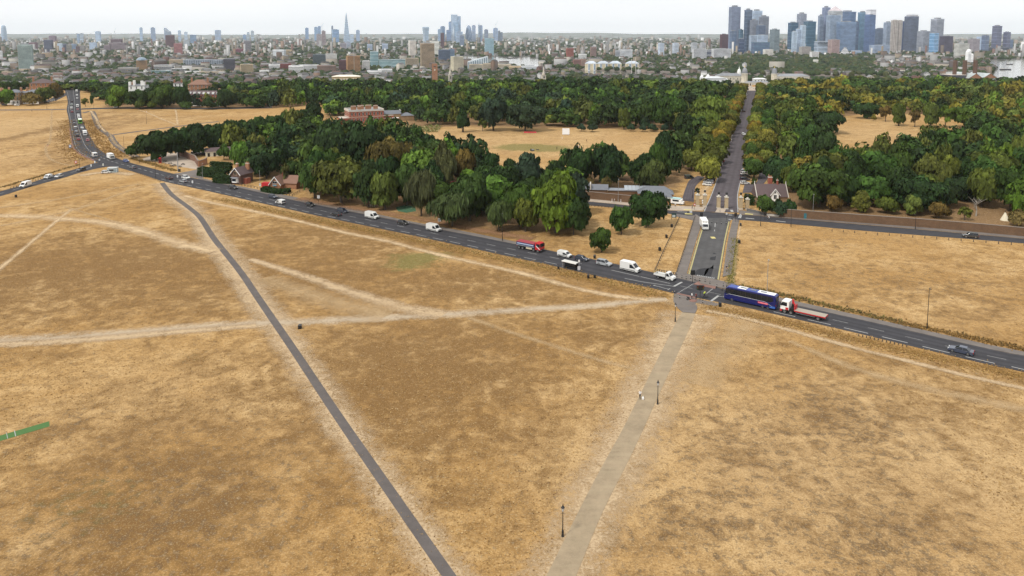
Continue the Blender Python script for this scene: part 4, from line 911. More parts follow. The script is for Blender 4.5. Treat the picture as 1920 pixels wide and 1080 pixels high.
def make_coach():
    root = thing('coach', 't', 'coach'); h = 1.27; f = 6.6
    blue = M('coach_blue', (.008,.013,.10), .28); rb = M('coach_blue_lit', (.02,.05,.27), .35)  # roof blue is lighter: high sunlight put into its colour
    prof = [(f-.05, .35), (f, .9), (f-.12, 1.7), (f-.5, 3.2), (f-1.0, 3.55), (-f+.4, 3.6), (-f+.05, 3.4), (-f, 1.6), (-f+.05, .35)]
    m = MB(); profile_body(m, prof, h, inset=.22, rnd_=.025); m.build('body', blue, root)
    MB().loft([[(f-1.0, -h+.22, 3.56), (f-1.0, h-.22, 3.56), (-f+.4, h-.22, 3.61), (-f+.4, -h+.22, 3.61)], [(f-1.1, -h+.3, 3.63), (f-1.1, h-.3, 3.63), (-f+.5, h-.3, 3.66), (-f+.5, -h+.3, 3.66)]]).build('roof', rb, root)
    for a, b in ((1.0, 3.2), (-f+.5, -1.9)): MB().box(a, b, -.95, .95, 3.62, 3.70).build('white_roof_panel', WHITE, root)
    for x in (1.9, -.6, -3.2): MB().box(x-.75, x+.75, -.4, .4, 3.66, 3.74).build('roof_hatch', M('hatch_grey', (.16,.17,.2), .4), root)
    for s in (-1, 1):
        sec = [(f-.35, 1.75), (f-.62, 3.2), (-f+.9, 3.25), (-f+.55, 2.3), (-f+1.4, 1.85)]
        w = MB().loft([[(x, s*(h-.01), z) for x, z in sec], [(x, s*(h+.014), z) for x, z in sec]]).build('side_windows', GLASS, root)
        for k in range(8):
            x = f-1.6-k*1.35; MB().box(x-.03, x+.03, s*(h+.018)-.006, s*(h+.018)+.006, 1.85, 3.2).build('window_bar', BLACK, w)
        MB().tube([(f-.6, s*(h+.02), 1.45), (f-1.4, s*(h+.02), 1.78), (-f+2.6, s*(h+.02), 1.74), (-f+1.5, s*(h+.02), 1.2), (-f+.9, s*(h+.02), .9)], .035, 4).build('silver_trim', STEEL, root)
        MB().box(-f+1.9, -f+4.4, s*(h+.014)-.01, s*(h+.014)+.01, 1.08, 1.5).build('logo', M('logo_red', (.62,.03,.06), .4), root)
        for k in range(7): MB().loft([[(-f+2.05+k*.33, s*(h+.026), 1.16), (-f+2.2+k*.33, s*(h+.026), 1.16), (-f+2.3+k*.33, s*(h+.026), 1.42), (-f+2.15+k*.33, s*(h+.026), 1.42)], [(-f+2.05+k*.33, s*(h+.02), 1.16), (-f+2.2+k*.33, s*(h+.02), 1.16), (-f+2.3+k*.33, s*(h+.02), 1.42), (-f+2.15+k*.33, s*(h+.02), 1.42)]]).build('logo_stroke', M('logo_pale', (.75,.42,.45), .5), root)
        MB().loft([[(x, s*(h+.013), z) for x, z in ((-f+.15,.5),(-f+1.6,.45),(-f+1.4,.85),(-f+.15,1.0))], [(x, s*(h-.01), z) for x, z in ((-f+.15,.5),(-f+1.6,.45),(-f+1.4,.85),(-f+.15,1.0))]]).build('light_blue_swoosh', M('swoosh_blue', (.04,.13,.42), .35), root)
        MB().tube([(f-.15, s*(h-.1), 3.0), (f+.35, s*(h+.3), 2.8), (f+.3, s*(h+.3), 2.2)], [.05,.09,.14], 5).build('mirror_arm', BLACK, root)
    MB().loft([[(f-.1, -h*.9, 1.65), (f-.1, h*.9, 1.65), (f-.16, h*.9, 1.6), (f-.16, -h*.9, 1.6)], [(f-.5, -h*.86, 3.15), (f-.5, h*.86, 3.15), (f-.56, h*.86, 3.1), (f-.56, -h*.86, 3.1)]]).build('windscreen', GLASS, root)
    MB().box(-f-.02, -f+.05, -h*.8, h*.8, 2.2, 3.2).build('rear_window', GLASS, root)
    add_wheels(root, (f-2.2, -f+3.2, -f+1.9), h-.02, .5, .3, dual=(1,)); lights(root, f, -f, h, .8, 1.3)
    return root
def make_bus():
    root = thing('bus', 't', 'bus'); h = 1.25; f = 5.2; gr = M('bus_green', (.14,.42,.03), .4)
    m = MB(); profile_body(m, [(f, .35), (f, 1.2), (f-.15, 2.9), (f-.4, 3.05), (-f+.2, 3.05), (-f, 2.8), (-f, .35)], h, inset=.15, rnd_=.02); m.build('body', gr, root)
    MB().box(-f+.3, f-.5, -h+.1, h-.1, 3.05, 3.2).build('roof', WHITE, root)
    for s in (-1, 1): MB().box(-f+.4, f-.4, s*h-.012, s*h+.012, 1.45, 2.5).build('side_windows', GLASS, root)
    MB().box(f-.1, f+.03, -h*.9, h*.9, 1.35, 2.75).build('windscreen', GLASS, root); MB().box(-f-.02, -f+.1, -h*.8, h*.8, 1.6, 2.5).build('rear_window', GLASS, root)
    add_wheels(root, (f-2.3, -f+2.3), h, .48, .3, dual=(1,)); lights(root, f, -f, h, .8, 1.0)
    return root
def make_boxvan():
    root = thing('box_van', 't', 'van'); h = 1.1; f = 3.4
    m = MB(); cab(m, f-1.9, f, h*.95, .45, 2.3, slope=.7); m.build('cab', PAINT, root, paint=True); cab_glass(root, f-1.9, f, h*.95, .45, 2.3, .7)
    MB().box(-f, f-1.7, -h, h, .75, 3.1).build('box', WHITE, root); MB().box(-f-.02, -f+.01, -h*.9, h*.9, .9, 2.95).build('roller_door', M('shutter_grey', (.5,.5,.5), .6), root)
    for s in (-.5, 0, .5): MB().box(f-1.75, f-1.66, s-.12, s+.12, 2.45, 2.7).build('marker_lettering', BLACK, root)
    MB().box(-f+.1, f-.3, -.45, .45, .45, .75).build('chassis', PLASTIC, root); add_wheels(root, (f-.95, -f+1.3), h*.95, .36, dual=(1,)); lights(root, f, -f, h, .75, .85)
    return root
PR = {'hatch': make_car('hatch', 4.2, 1.8, 1.48), 'sedan': make_car('sedan', 4.75, 1.85, 1.43), 'suv': make_car('suv', 4.6, 1.9, 1.7), 'estate': make_car('estate', 4.7, 1.85, 1.5),
      'van': make_van(5.6, 2.02, 2.45), 'hivan': make_van(5.9, 2.05, 2.75), 'svan': make_van(4.3, 1.8, 1.84, 's'), 'drop': make_dropside(), 'tipper': make_tipper(), 'crane': make_crane_truck(), 'coach': make_coach(), 'bus': make_bus(), 'box': make_boxvan()}
WH, SV, BK, DG, NB, BL, RD, GY = (.72,.72,.70), (.36,.38,.40), (.012,.012,.014), (.04,.042,.046), (.015,.024,.05), (.03,.07,.26), (.30,.012,.018), (.12,.125,.135)
def px_of(p):
    v = Vector(p) - Vector((0, 0, CAMH)); return CX + FPX * v.x / (v.y * cP - v.z * sP)
def on_line(line, px=None, py=None):
    best = None
    for i in range(len(line) - 1):
        p = line[i]
        if px is not None: e = abs(px_of(p) - px)
        else: e = abs(p.y - G(100, py).y)
        if best is None or e < best[0]: best = (e, i)
    i = best[1]; d = line[min(i + 1, len(line) - 1)] - line[max(i - 1, 0)]
    return line[i], math.atan2(d.y, d.x)
LN_L, LN_R = catmull(lerp_line(rl, rr, .66)[::2], .6), catmull(lerp_line(rl, rr, .24)[::2], .6)
NAMES = {'hatch': ('car','car'), 'sedan': ('car','car'), 'suv': ('car','car'), 'estate': ('car','car'), 'van': ('van','van'), 'hivan': ('van','van'), 'svan': ('van','van'), 'drop': ('dropside_truck','truck'), 'tipper': ('tipper_lorry','lorry'), 'crane': ('crane_truck','lorry'), 'coach': ('coach','coach'), 'bus': ('bus','bus'), 'box': ('box_van','van')}
def veh(kind, loc, rz, col, label, group='traffic on the main road', z=.1):
    o = place(PR[kind], (loc[0], loc[1], z), rz, label, group, col); o.name, o['category'] = NAMES[kind]; return o
def lane(kind, dirn, px, col, label, py=None, shift=0.0):
    p, a = on_line(LN_L if dirn == 'L' else LN_R, px, py)
    if dirn == 'R': a += math.pi
    veh(kind, (p.x + shift * -math.sin(a), p.y + shift * math.cos(a)), a, col, label)
lane('sedan', 'L', 1802, (.03,.045,.085), 'dark blue saloon car on the main road nearest the right edge')
lane('crane', 'L', 1506, WH, 'white and red crane lorry with empty flatbed behind the coach')
lane('coach', 'L', 1407, WH, 'long dark blue coach with white roof panels at the crossing')
lane('drop', 'R', 1246, WH, 'white dropside pickup truck waiting at the stop line')
lane('hivan', 'R', 1182, WH, 'white high-roofed van behind the dropside truck')
lane('suv', 'R', 1133, SV, 'silver estate car behind the white high-roofed van')
lane('hatch', 'R', 1090, NB, 'dark navy car behind the bus shelter')
lane('svan', 'R', 1060, WH, 'small white van between the navy car and red lorry')
lane('tipper', 'R', 995, WH, 'red-cabbed tipper lorry with sheeted navy body')
lane('van', 'R', 812, WH, 'white van passing the round-topped road sign near the willow')
lane('hatch', 'R', 755, BK, 'black hatchback between two white vans on the main road')
lane('van', 'R', 698, WH, 'white van opposite the pond, following the black hatchback')
lane('suv', 'R', 643, NB, 'dark car in the far lane passing another dark car')
lane('hatch', 'L', 631, BK, 'black hatchback in the near lane passing another dark car')
lane('hatch', 'R', 581, BK, 'black car just before the white road sign')
lane('svan', 'L', 526, WH, 'white van heading left below the second cottage')
lane('estate', 'R', 512, NB, 'dark blue car beyond the left-heading white van')
lane('suv', 'R', 437, BK, 'dark off-road car in front of the gabled cottage')
lane('suv', 'R', 349, WH, 'white car at the mouth of the side lane'); lane('hatch', 'L', 344, SV, 'silver car beside the traffic island left of the cottage')
lane('sedan', 'L', 317, (.05,.02,.02), 'dark maroon car left of the silver car at the island')
lane('hatch', 'L', 249, GY, 'grey hatchback right of the grey cabin at the junction')
lane('box', 'R', 210, (.55,.53,.48), 'cream box van on the bend above the cabin', shift=-.6)
lane('hatch', 'R', 229, BL, 'bright blue hatchback on the outside of the bend', shift=2.0)
lane('van', 'L', 177, WH, 'white van in the middle of the bend')
for i, (kd, y, c, nm) in enumerate((('hatch', 263, RD, 'red hatchback, last car of the queue leaving on the far road'), ('suv', 256, BK, 'black car ahead of the red one in the far queue'), ('hatch', 248.5, SV, 'silver car third from the tail of the far queue'), ('svan', 241.5, WH, 'white small van in the far left-hand queue'), ('suv', 234, GY, 'grey car ahead of the white small van in the far queue'), ('hatch', 229, DG, 'dark grey car ahead of the grey one in the far queue'), ('hatch', 211, RD, 'small red car near the far side-road junction'), ('van', 205.5, WH, 'white van just ahead of the small red car'), ('svan', 198.5, (.5,.58,.55), 'pale green-white van above the far side road'), ('suv', 191, BK, 'black car highest in the far left-hand lane'))):
    lane(kd, 'L', None, c, nm, py=y)
for i, (kd, y, c, nm) in enumerate((('hatch', 264.5, RD, 'red car leading the oncoming far queue'), ('box', 254, WH, 'white box van second in the oncoming far queue'), ('hatch', 246, GY, 'grey car behind the white box van in the oncoming queue'), ('hatch', 241, WH, 'white car in front of the green bus'), ('bus', 231, WH, 'lime green single-deck bus with white roof in the far queue'), ('svan', 221.5, WH, 'white van right behind the green bus'), ('hatch', 216.5, WH, 'white car two behind the green bus'), ('suv', 210.5, DG, 'dark car beside the far side-road junction'), ('hatch', 206, RD, 'dark red car in the oncoming queue by the side road'), ('van', 201, WH, 'white van above the dark red oncoming car'), ('hatch', 185, WH, 'white car near the top of the far road'), ('svan', 180, WH, 'second white vehicle near the top of the far road'), ('box', 173.5, WH, 'white lorry cresting the far road top'))):
    lane(kd, 'R', None, c, nm, py=y)
BRL = catmull(lerp_line(bl, br, .66)[::2], .6); BRR = catmull(lerp_line(bl, br, .28)[::2], .6)
for ln, px, kd, c, nm, fl in ((BRL, 48, 'van', WH, 'large white van furthest left on the branch road', 1), (BRR, 90, 'svan', WH, 'white van second on the branch road', 1), (BRL, 111, 'hatch', (.6,.6,.6), 'pale car close behind the white van on the branch road', 1), (BRL, 152, 'estate', DG, 'dark grey estate car at the mouth of the branch road', 1)):
    p, a = on_line(ln, px); veh(kd, p, a + (math.pi if fl else 0), c, nm, 'traffic on the branch road')
p = G(199, 325); veh('hatch', p, .25, WH, 'white car parked beside the grey cabin', 'parked cars')
p = G(366, 290); veh('suv', p, .1, WH, 'white pickup-like car parked in the walled yard', 'parked cars'); p = G(380, 290.5); veh('hatch', p, .5, NB, 'dark car parked next to the white one in the walled yard', 'parked cars')
p = G(99, 189.5); veh('hatch', p, .6, WH, 'white car parked by the villas on the left', 'parked cars'); p = G(218, 202.5); veh('hatch', p, 0, WH, 'white car on the far heath road under the trees', 'parked cars')
p = G(88, 193); veh('hatch', p, .5, BK, 'black car parked by the villas on the left', 'parked cars'); p = G(32, 198.5); veh('svan', p, 0, WH, 'white vehicle parked in front of the villas', 'parked cars'); p = G(8, 197.5); veh('hatch', p, 0, NB, 'dark car parked under the bright tree by the villas', 'parked cars')
CW = catmull(lerp_line(cl_, cr_, .7)[::2], .6); p, a = on_line(CW, 1818); veh('suv', p, a + math.pi, (.02,.022,.028), 'black car driving along the brick park wall', 'traffic on the park side road')
# avenue: driving and parked cars
AV_L, AV_R = lerp_line(al_, ar_, .04), lerp_line(al_, ar_, .97)
def aven_car(px, py, kd, c, nm, off=0.0):
    p = G(px, py); veh(kd, p, math.pi / 2 + off, c, nm, 'cars in the avenue', .12)
aven_car(1394, 210, 'suv', BK, 'black car driving up the middle of the avenue'); aven_car(1394, 253, 'hatch', WH, 'white car driving along the right side of the avenue', math.pi)
cols = [WH, SV, BK, GY, WH, BL, SV, WH, BK, WH, RD, WH]
for i in range(11):
    f = i / 10; p = G(1326 + 24 * f, 348 - 44 * f ** 1.05)
    veh(('hatch','suv','estate')[i % 3], p, 2.75, WH if i == 0 else cols[i], '%s parked car from the gates left of the avenue, %s' % (ordn[i], ['white','silver','black','grey','white','blue','silver','white','black','white','red'][i]), 'cars parked nose-in left of the avenue', .1)
for i, (y, c, nm) in enumerate(((345.5, WH, 'white'), (338.5, NB, 'navy'), (333, DG, 'dark grey'), (328, WH, 'white'), (323.5, SV, 'silver'))):
    p = G(1397, y); veh(('hatch','estate','suv')[i % 3], p, .15, c, '%s parked car from the gates right of the avenue, %s' % (ordn[i], nm), 'cars parked nose-in right of the avenue', .1)
for i, (x, y, c) in enumerate(((1357,288,WH),(1363,274,SV),(1367,266,WH),(1372,252,GY),(1375,240,WH),(1380,226,WH),(1385,208,SV),(1390,199,WH),(1391,196,WH),(1393,192,BK),(1397,183,WH),(1398,180,WH))):
    p = G(x, y); veh(('hatch','estate','svan')[i % 3], p, math.pi / 2 + .15, c, '%s car parked along the far left kerb of the avenue, counted from the gates' % ordn[i], 'cars along the left kerb of the avenue', .1)
# ambulance-like van at the gates
o = None
p = G(1320, 428); veh('box', p, -math.pi / 2 - .1, WH, 'white box-bodied van parked facing the camera before the gates', 'parked vans', .1)
p = G(1292, 335); veh('svan', p, .3, (.03,.05,.05), 'dark green vehicle parked in the shade left of the avenue', 'parked cars')
for q in PR.values(): drop(q)
for q, _, _ in PROTO.values(): drop(q)
# ------------------------------------------------------------------ street furniture
def heritage_lamp(px, py, label):
    root = thing('lamp_post', label, 'lamp post', G(px, py), 0, 'black heritage lamps along the gravel path')
    MB().lathe([(.20,0),(.20,.12),(.16,.2),(.15,.85),(.11,.95),(.075,1.1),(.06,2.4),(.05,3.55),(.085,3.6),(.05,3.68)], 10).build('column', BLACK, root)
    MB().tube([(-.32,0,3.35),(.32,0,3.35)], .02, 5).build('ladder_bar', BLACK, root)
    l = MB().lathe([(.11,3.68),(.21,4.18)], 6).build('lantern_glass', LAMPW, root)
    f = MB()
    for k in range(6):
        a = 2 * math.pi * k / 6; f.tube([(.115*math.cos(a), .115*math.sin(a), 3.68), (.215*math.cos(a), .215*math.sin(a), 4.18)], .014, 4)
    f.build('lantern_frame', BLACK, l)
    MB().lathe([(.27,4.17),(.25,4.22),(.12,4.42),(.09,4.46),(.06,4.6),(.015,4.75)], 8).build('lantern_cap', BLACK, root)
heritage_lamp(1055, 1006, 'black heritage lamp post nearest the camera, left of the gravel path')
heritage_lamp(1233, 758, 'black heritage lamp post halfway along the gravel path, on its right')
heritage_lamp(1266, 603, 'black heritage lamp post nearest the road crossing')
def street_light(px, py, h, arm, label, mat=None, rz=0.0):
    root = thing('street_light', label, 'street light', G(px, py), rz, 'tall street lights'); mat = mat or BLACK
    MB().tube([(0,0,-.1),(0,0,1.4),(0,0,1.42),(0,0,h)], [.13,.13,.075,.055], 8).build('column', mat, root)
    MB().tube([(0,0,h-.02),(0,arm*.6,h+.12),(0,arm,h+.1)], .04, 6).build('arm', mat, root)
    MB().box(-.14,.14,arm-.1,arm+.55,h+.03,h+.16).build('lamp_head', mat, root)
street_light(1738, 617, 9.6, -.6, 'tall dark street light beside the road on the right')
street_light(1438, 553, 9.4, -.6, 'pale tall street light behind the coach', STEEL)
street_light(942, 452, 9.2, -.6, 'dark street light left of the red tipper lorry')
street_light(702, 388, 8.6, -.6, 'grey street light by the bench near the pond', STEEL)
street_light(488, 359, 9.0, -.6, 'grey street light between the two cottages', STEEL)
street_light(1483, 425, 8.0, .6, 'black street light on the heath near the right cyclist'); street_light(1426, 424, 6.6, .6, 'dark signal post opposite the right gate hedge')
street_light(1716, 430, 5.0, .5, 'short black lamp in front of the long brick wall'); street_light(1159, 380, 9.5, -.5, 'grey street light in front of the brick wall left', STEEL)
street_light(292, 334, 8.5, .5, 'thin street light at the left junction near the kerb'); street_light(380, 337, 7.5, .5, 'thin street light by the clipped hedge', STEEL)
street_light(233, 285, 9.0, .4, 'dark street light above the blue hatchback'); street_light(262, 305, 8.5, .4, 'dark street light at the bend by the red kiosk'); street_light(150, 322, 6.0, .3, 'sign post at the branch road'); street_light(1524, 404, 8.0, -.4, 'slender grey lamp post behind the brick wall', STEEL)
street_light(1298, 372, 3.6, .3, 'white-topped lamp on the park lane'); street_light(176, 204, 8, .3, 'street light on the far heath road'); street_light(88, 204, 8, .3, 'street light on the left heath road'); street_light(275, 232, 7, .3, 'thin post beside the far heath path')
# tall grey mast by the junction
root = thing('mast', 'tall pale grey mast with cabinet at the side lane mouth', 'mast', G(334, 322)); MB().tube([(0,0,0),(0,0,8.5)], [.26,.2], 8).build('pole', STEEL, root); MB().box(.2,1.1,-.4,.4,0,1.4).build('cabinet', BLACK, root); MB().lathe([(.3,8.5),(.3,9.6)],8).build('antenna_shroud', STEEL, root)
def bollard(px, py, label, h=1.0, mat=BLACK):
    root = thing('bollard', label, 'bollard', G(px, py), 0, 'bollards'); MB().lathe([(.11,0),(.1,h*.82),(.12,h*.84),(.12,h*.9),(.05,h)], 8).build('post', mat, root); MB().lathe([(.105,h*.6),(.105,h*.7)], 8).build('reflective_band', WHITE, root)
for i, (x, y) in enumerate(((1269,520),(1278.5,522.5),(1286.5,524.5),(1295,524),(1303,526.5),(1312,528),(1322,529.5),(1331,533),(1344,540),(1356,538))): bollard(x, y, '%s black bollard from the left along the closed road mouth' % ordn[i])
for i, (x, y) in enumerate(((1334.5,418.5),(1343.5,419.5),(1352.5,420.5),(1361.5,421))): bollard(x, y, '%s black bollard from the left across the road below the gates' % ordn[i], 1.1)
for i, (x, y) in enumerate(((1265,551),(1317.5,569),(1274.5,560),(1350,397.5))): bollard(x, y, ['black bollard at the near road edge left of the crossing','black bollard right of the near crossing kerb','short black cone-like bollard on the crossing pad','small post on the island before the gates'][i], 1.2 if i == 0 else .9)
# white keep-left bollards on the far junction islands
for i, (x, y) in enumerate(((171,312.5),(193.5,311),(333,333),(361,343.5),(178,306))):
    root = thing('traffic_island_bollard', ['white bollard on the branch road island, left','white and yellow bollard on the branch road island, right','white bollard between the maroon and silver cars','white bollard right of the silver car','white panelled bollard at the bend of the main road'][i], 'bollard', G(x, y), 0, 'white island bollards'); MB().box(-.28,.28,-.16,.16,0,1.15).build('shell', WHITE, root); MB().box(-.2,.2,-.17,-.163,.35,.75).build('face_plate', YLINE if i == 1 else LAMPW, root)
def litter_bin(px, py, label, h=1.15, w=.32):
    root = thing('litter_bin', label, 'litter bin', G(px, py), rnd.uniform(-.4,.4), 'black litter bins'); MB().box(-w,w,-w,w,0,h*.78).build('body', BLACK, root); MB().loft([[(-w-.03,-w-.03,h*.8),(w+.03,-w-.03,h*.8),(w+.03,w+.03,h*.8),(-w-.03,w+.03,h*.8)],[(-w*.7,-w*.7,h),(w*.7,-w*.7,h),(w*.7,w*.7,h),(-w*.7,w*.7,h)]]).build('hood', BLACK, root)
    m = MB()
    for sx in (-1, 1):
        for sy in (-1, 1): m.box(sx*w*.9-.03,sx*w*.9+.03,sy*w*.9-.03,sy*w*.9+.03,h*.77,h*.81)
    m.build('hood_post', BLACK, root)
litter_bin(562.5, 616, 'black litter bin alone where gravel and asphalt paths cross', 1.0, .38)
for x, y, lb in ((1103,522,'large black bin right of the bus shelter'),(1115,521.5,'small black bin second right of the bus shelter'),(1047,505,'black bin left of the bus shelter'),(1115,484.5,'black bin on the grass beyond the navy car'),(1237,470,'lowest black bin beside the left knee-rail fence'),(1249.5,446,'middle black bin beside the left knee-rail fence'),(1259.5,426,'upper black bin beside the left knee-rail fence'),(1350,575,'black bin on the grass beside the coach front'),(1386,456,'black bin beside the pale path right of the side road'),(1388.5,424,'tall black bin at the corner right of the side road'),(30,370,'black bin by the branch road at the left edge'),(1514,407,'bin against the park wall')): litter_bin(x, y, lb)
def road_sign(px, py, h, disc, label, face=WHITE):
    root = thing('road_sign', label, 'road sign', G(px, py), 0, 'roadside signs'); MB().tube([(0,0,0),(0,0,h)], .05, 6).build('post', BLACK, root); pl = MB().box(-disc*.8,disc*.8,-.05,-.02,h-disc*1.4,h+disc*.5).build('sign_plate', face, root); MB().tube([(0,-.055,h-disc*.4),(0,-.065,h-disc*.4)], disc*.55, 12).build('sign_ring', BLACK if face == WHITE else WHITE, pl); MB().tube([(0,-.066,h-disc*.4),(0,-.072,h-disc*.4)], disc*.36, 12).build('sign_centre', WHITE, pl)
road_sign(597.5, 383, 3.3, .62, 'white sign on a dark post by the huge roadside tree'); road_sign(824, 428, 3.3, .6, 'white sign in front of the weeping willow'); road_sign(488, 358, 3.0, .5, 'white sign on the street light between the cottages'); road_sign(132, 283, 3.2, .9, 'blue sign board beside the red cycle track', M('sign_blue', (.03,.12,.3), .5)); road_sign(143, 316, 3.6, .7, 'red and white warning sign by the branch road', RED); road_sign(1362, 413, 2.6, .35, 'small sign at the right corner of the crossroads'); road_sign(1302, 394, 2.4, .45, 'red no-entry sign left of the gates', RED); road_sign(187, 309, 2.8, .4, 'small sign on the island of the branch road')
# bus shelter and stop flag
p, a = on_line(lerp_line(rl, rr, 1.0), 1068); sx = Vector((math.cos(a), math.sin(a), 0)); sy = Vector((-math.sin(a), math.cos(a), 0)); c = G(1069, 505.5)
root = thing('bus_shelter', 'black bus shelter with white-edged roof beside the main road', 'bus shelter', c, a + math.pi)
MB().box(-2.4,2.4,-.75,.75,2.3,2.45).build('roof', M('shelter_roof', (.55,.54,.5), .6), root); MB().box(-2.45,2.45,-.8,-.76,2.2,2.5).build('roof_fascia', WHITE, root); MB().box(-2.45,2.45,.76,.8,2.2,2.5).build('roof_fascia', BLACK, root)
for k in range(5): MB().box(-2.35+k*1.17-.04,-2.35+k*1.17+.04,.68,.76,0,2.3).build('post', BLACK, root)
for k in range(4): MB().box(-2.3+k*1.17+.03,-1.25+k*1.17,.70,.73,.25,2.2).build('glass_panel', M('smoked_panel', (.05,.055,.06), .2) if k in (1,2) or k == 0 else GLASS, root)
MB().box(-.95,-.1,.735,.765,.9,2.0).build('poster', M('poster_cream', (.72,.62,.42), .6), root); MB().box(.35,1.0,.735,.765,.95,2.0).build('poster', M('poster_white', (.7,.7,.7), .6, var=.3, scale=2), root)
MB().box(-2.0,1.8,.2,.6,.45,.52).build('bench', PLASTIC, root); MB().box(-2.42,-2.36,-.5,.7,.2,2.2).build('end_panel', M('end_panel', (.4,.4,.42), .2), root); MB().box(-2.4,2.4,.66,.78,0,.8).build('kick_panel', BLACK, root)
root = thing('bus_stop_flag', 'white bus stop flag post at the right end of the shelter', 'bus stop', G(1085.5, 510), 0); MB().tube([(0,0,0),(0,0,3.6)], .05, 6).build('post', STEEL, root); MB().box(-.25,.25,-.03,.03,2.9,3.6).build('flag', WHITE, root); MB().box(-.4,.4,-.06,.06,.6,1.7).build('timetable_case', M('case_grey', (.5,.5,.52), .4), root)
# traffic signals
def signal(px, py, h, arms, label):
    root = thing('traffic_signal', label, 'traffic light', G(px, py), 0, 'traffic lights at the crossing'); MB().tube([(0,0,0),(0,0,h)], .07, 8).build('pole', BLACK, root)
    for dx in arms:
        b = MB().box(dx-.22,dx+.22,-.22,.22,h-1.15,h+.05).build('signal_head', BLACK, root)
        for k, cc in enumerate((LAMPR, M('amber_lens', (.3,.15,.01), .3), M('green_lens', (.01,.15,.06), .3))): MB().lathe([(.09,0),(.09,.04)], 8).build('lens', cc, b).matrix_local = Matrix.Translation((dx, -.22, h-.2-k*.35)) @ Matrix.Rotation(R(90), 4, 'X')
    MB().box(-.5,.5,-.32,-.26,h-1.2,h+.15).build('backing_board', BLACK, root)
signal(1298.5, 531, 3.6, (-.35,.35), 'black traffic light on the far side of the crossing'); signal(1312.5, 563, 3.9, (-.7,0,.7), 'black traffic light with three heads on the near side of the crossing'); signal(1314.5, 416, 3.4, (0,), 'traffic light left at the crossroads by the gates'); signal(1378.5, 417, 3.4, (0,), 'traffic light right at the crossroads by the gates'); signal(1434, 413, 3.0, (0,), 'traffic light on the park side road by the shrubs')
# knee-rail fences
def fence(a, b, n, h, label, rails=1, group='low fences', tone=(.075,.06,.045), post=.1):
    A, B = G(*a), G(*b); d = B - A; ang = math.atan2(d.y, d.x); root = thing('fence', label, 'fence', A, ang, group); mt = M('fence_timber_%d' % int(tone[0]*1000), tone, .9, var=.3, scale=2); L = d.length
    me0 = None
    for k in range(n + 1):
        if me0 is None: po = MB().box(-post,post,-post,post,0,h).build('post', mt, root); me0 = po.data
        else: po = link(bpy.data.objects.new('post', me0)); po.parent = root
        po.location = (L * k / n, 0, 0); po.rotation_euler = (rnd.uniform(-.06,.06), rnd.uniform(-.06,.06), 0)
    for r_ in range(rails): MB().box(0, L, -.04, .04, h*(.85-.4*r_), h*(.85-.4*r_)+.1).build('rail', mt, root)
fence((1228,508),(1274,409), 26, .75, 'left knee-rail fence on the dry triangle beside the bins'); fence((1269,511),(1303,407), 26, .7, 'right knee-rail fence along the side road footway'); fence((1228,508.5),(1267,516), 9, .8, 'short front fence joining the two knee-rail fences')
fence((1090,385),(1180,392.5), 14, .7, 'low post fence along the park side road on the left'); fence((1560,434),(1920,461), 16, .8, 'sparse post line along the near edge of the park road', 0); fence((1720,425),(1920,442.6), 6, 1.1, 'short marker posts in front of the long brick wall', 0)
fence((448,347),(500,357.5), 9, .9, 'low rail fence before the gabled cottage', 1); fence((505,358.5),(548,368), 8, .9, 'low rail fence before the second cottage', 1); fence((548,368),(562,361), 4, 1.0, 'side rail fence right of the second cottage', 1)
fence((1610,630.5),(1700,651), 12, .5, 'row of short stumps beside the road left of the blue saloon', 0); fence((1260,323.5),(1190,240.5), 1, .1, 'low timber edging across the far park', 0) if False else None
fence((300,341),(250,322.5), 14, .7, 'row of short posts along the inner kerb of the junction', 0); fence((100,328),(20,354), 16, .6, 'row of stumps along the upper edge of the branch road', 0); fence((310,308),(250,298), 10, .6, 'row of stumps between junction and kiosk forecourt', 0)
fence((1190,246.5),(1262,248), 6, .5, 'low log edging along the far side of the cricket field', 1)
# forecourt picnic tables and red kiosk, grey cabin
def picnic(px, py, rz, label):
    root = thing('picnic_table', label, 'picnic table', G(px, py), rz, 'dark picnic tables on the forecourt'); mt = M('dark_timber', (.035,.03,.026), .8)
    for k in range(3): MB().box(-.9,.9,-.36+k*.25,-.14+k*.25,.72,.77).build('top_plank', mt, root)
    for s in (-1, 1):
        MB().box(-.9,.9,s*.75-.13,s*.75+.13,.42,.47).build('bench', mt, root); MB().tube([(s*.65,-.75,0),(s*.65,-.2,.72)], .06, 4).build('leg', mt, root); MB().tube([(s*.65,.75,0),(s*.65,.2,.72)], .06, 4).build('leg', mt, root); MB().box(s*.65-.04,s*.65+.04,-.85,.85,.34,.42).build('cross_beam', mt, root)
for i, (x, y) in enumerate(((309.5,303.5),(319,307.5),(322,312.5),(337,313.5),(343,309),(327,311))): picnic(x, y, i * .5, ['picnic table nearest the red kiosk','second picnic table from the red kiosk','lower left picnic table of the forecourt','picnic table right behind the tall mast','picnic table nearest the brick yard wall','middle picnic table in front of the mast'][i])
root = thing('telephone_kiosk', 'red telephone box under the big junction tree', 'kiosk', G(300.5, 305.5), .3)
MB().box(-.55,.55,-.55,.55,0,.35).build('plinth', RED, root)
for sx_ in (-1, 1):
    for sy_ in (-1, 1): MB().box(sx_*.48-.07,sx_*.48+.07,sy_*.48-.07,sy_*.48+.07,.35,2.5).build('corner_post', RED, root)
for k in range(4):
    w = MB().box(-.42,.42,-.5,-.47,.4,2.3).build('glazed_side', GLASS, root); w.rotation_euler = (0,0,k*math.pi/2)
    for z in (.75,1.1,1.45,1.8,2.1): q = MB().box(-.42,.42,-.52,-.505,z-.02,z+.02).build('glazing_bar', RED, w)
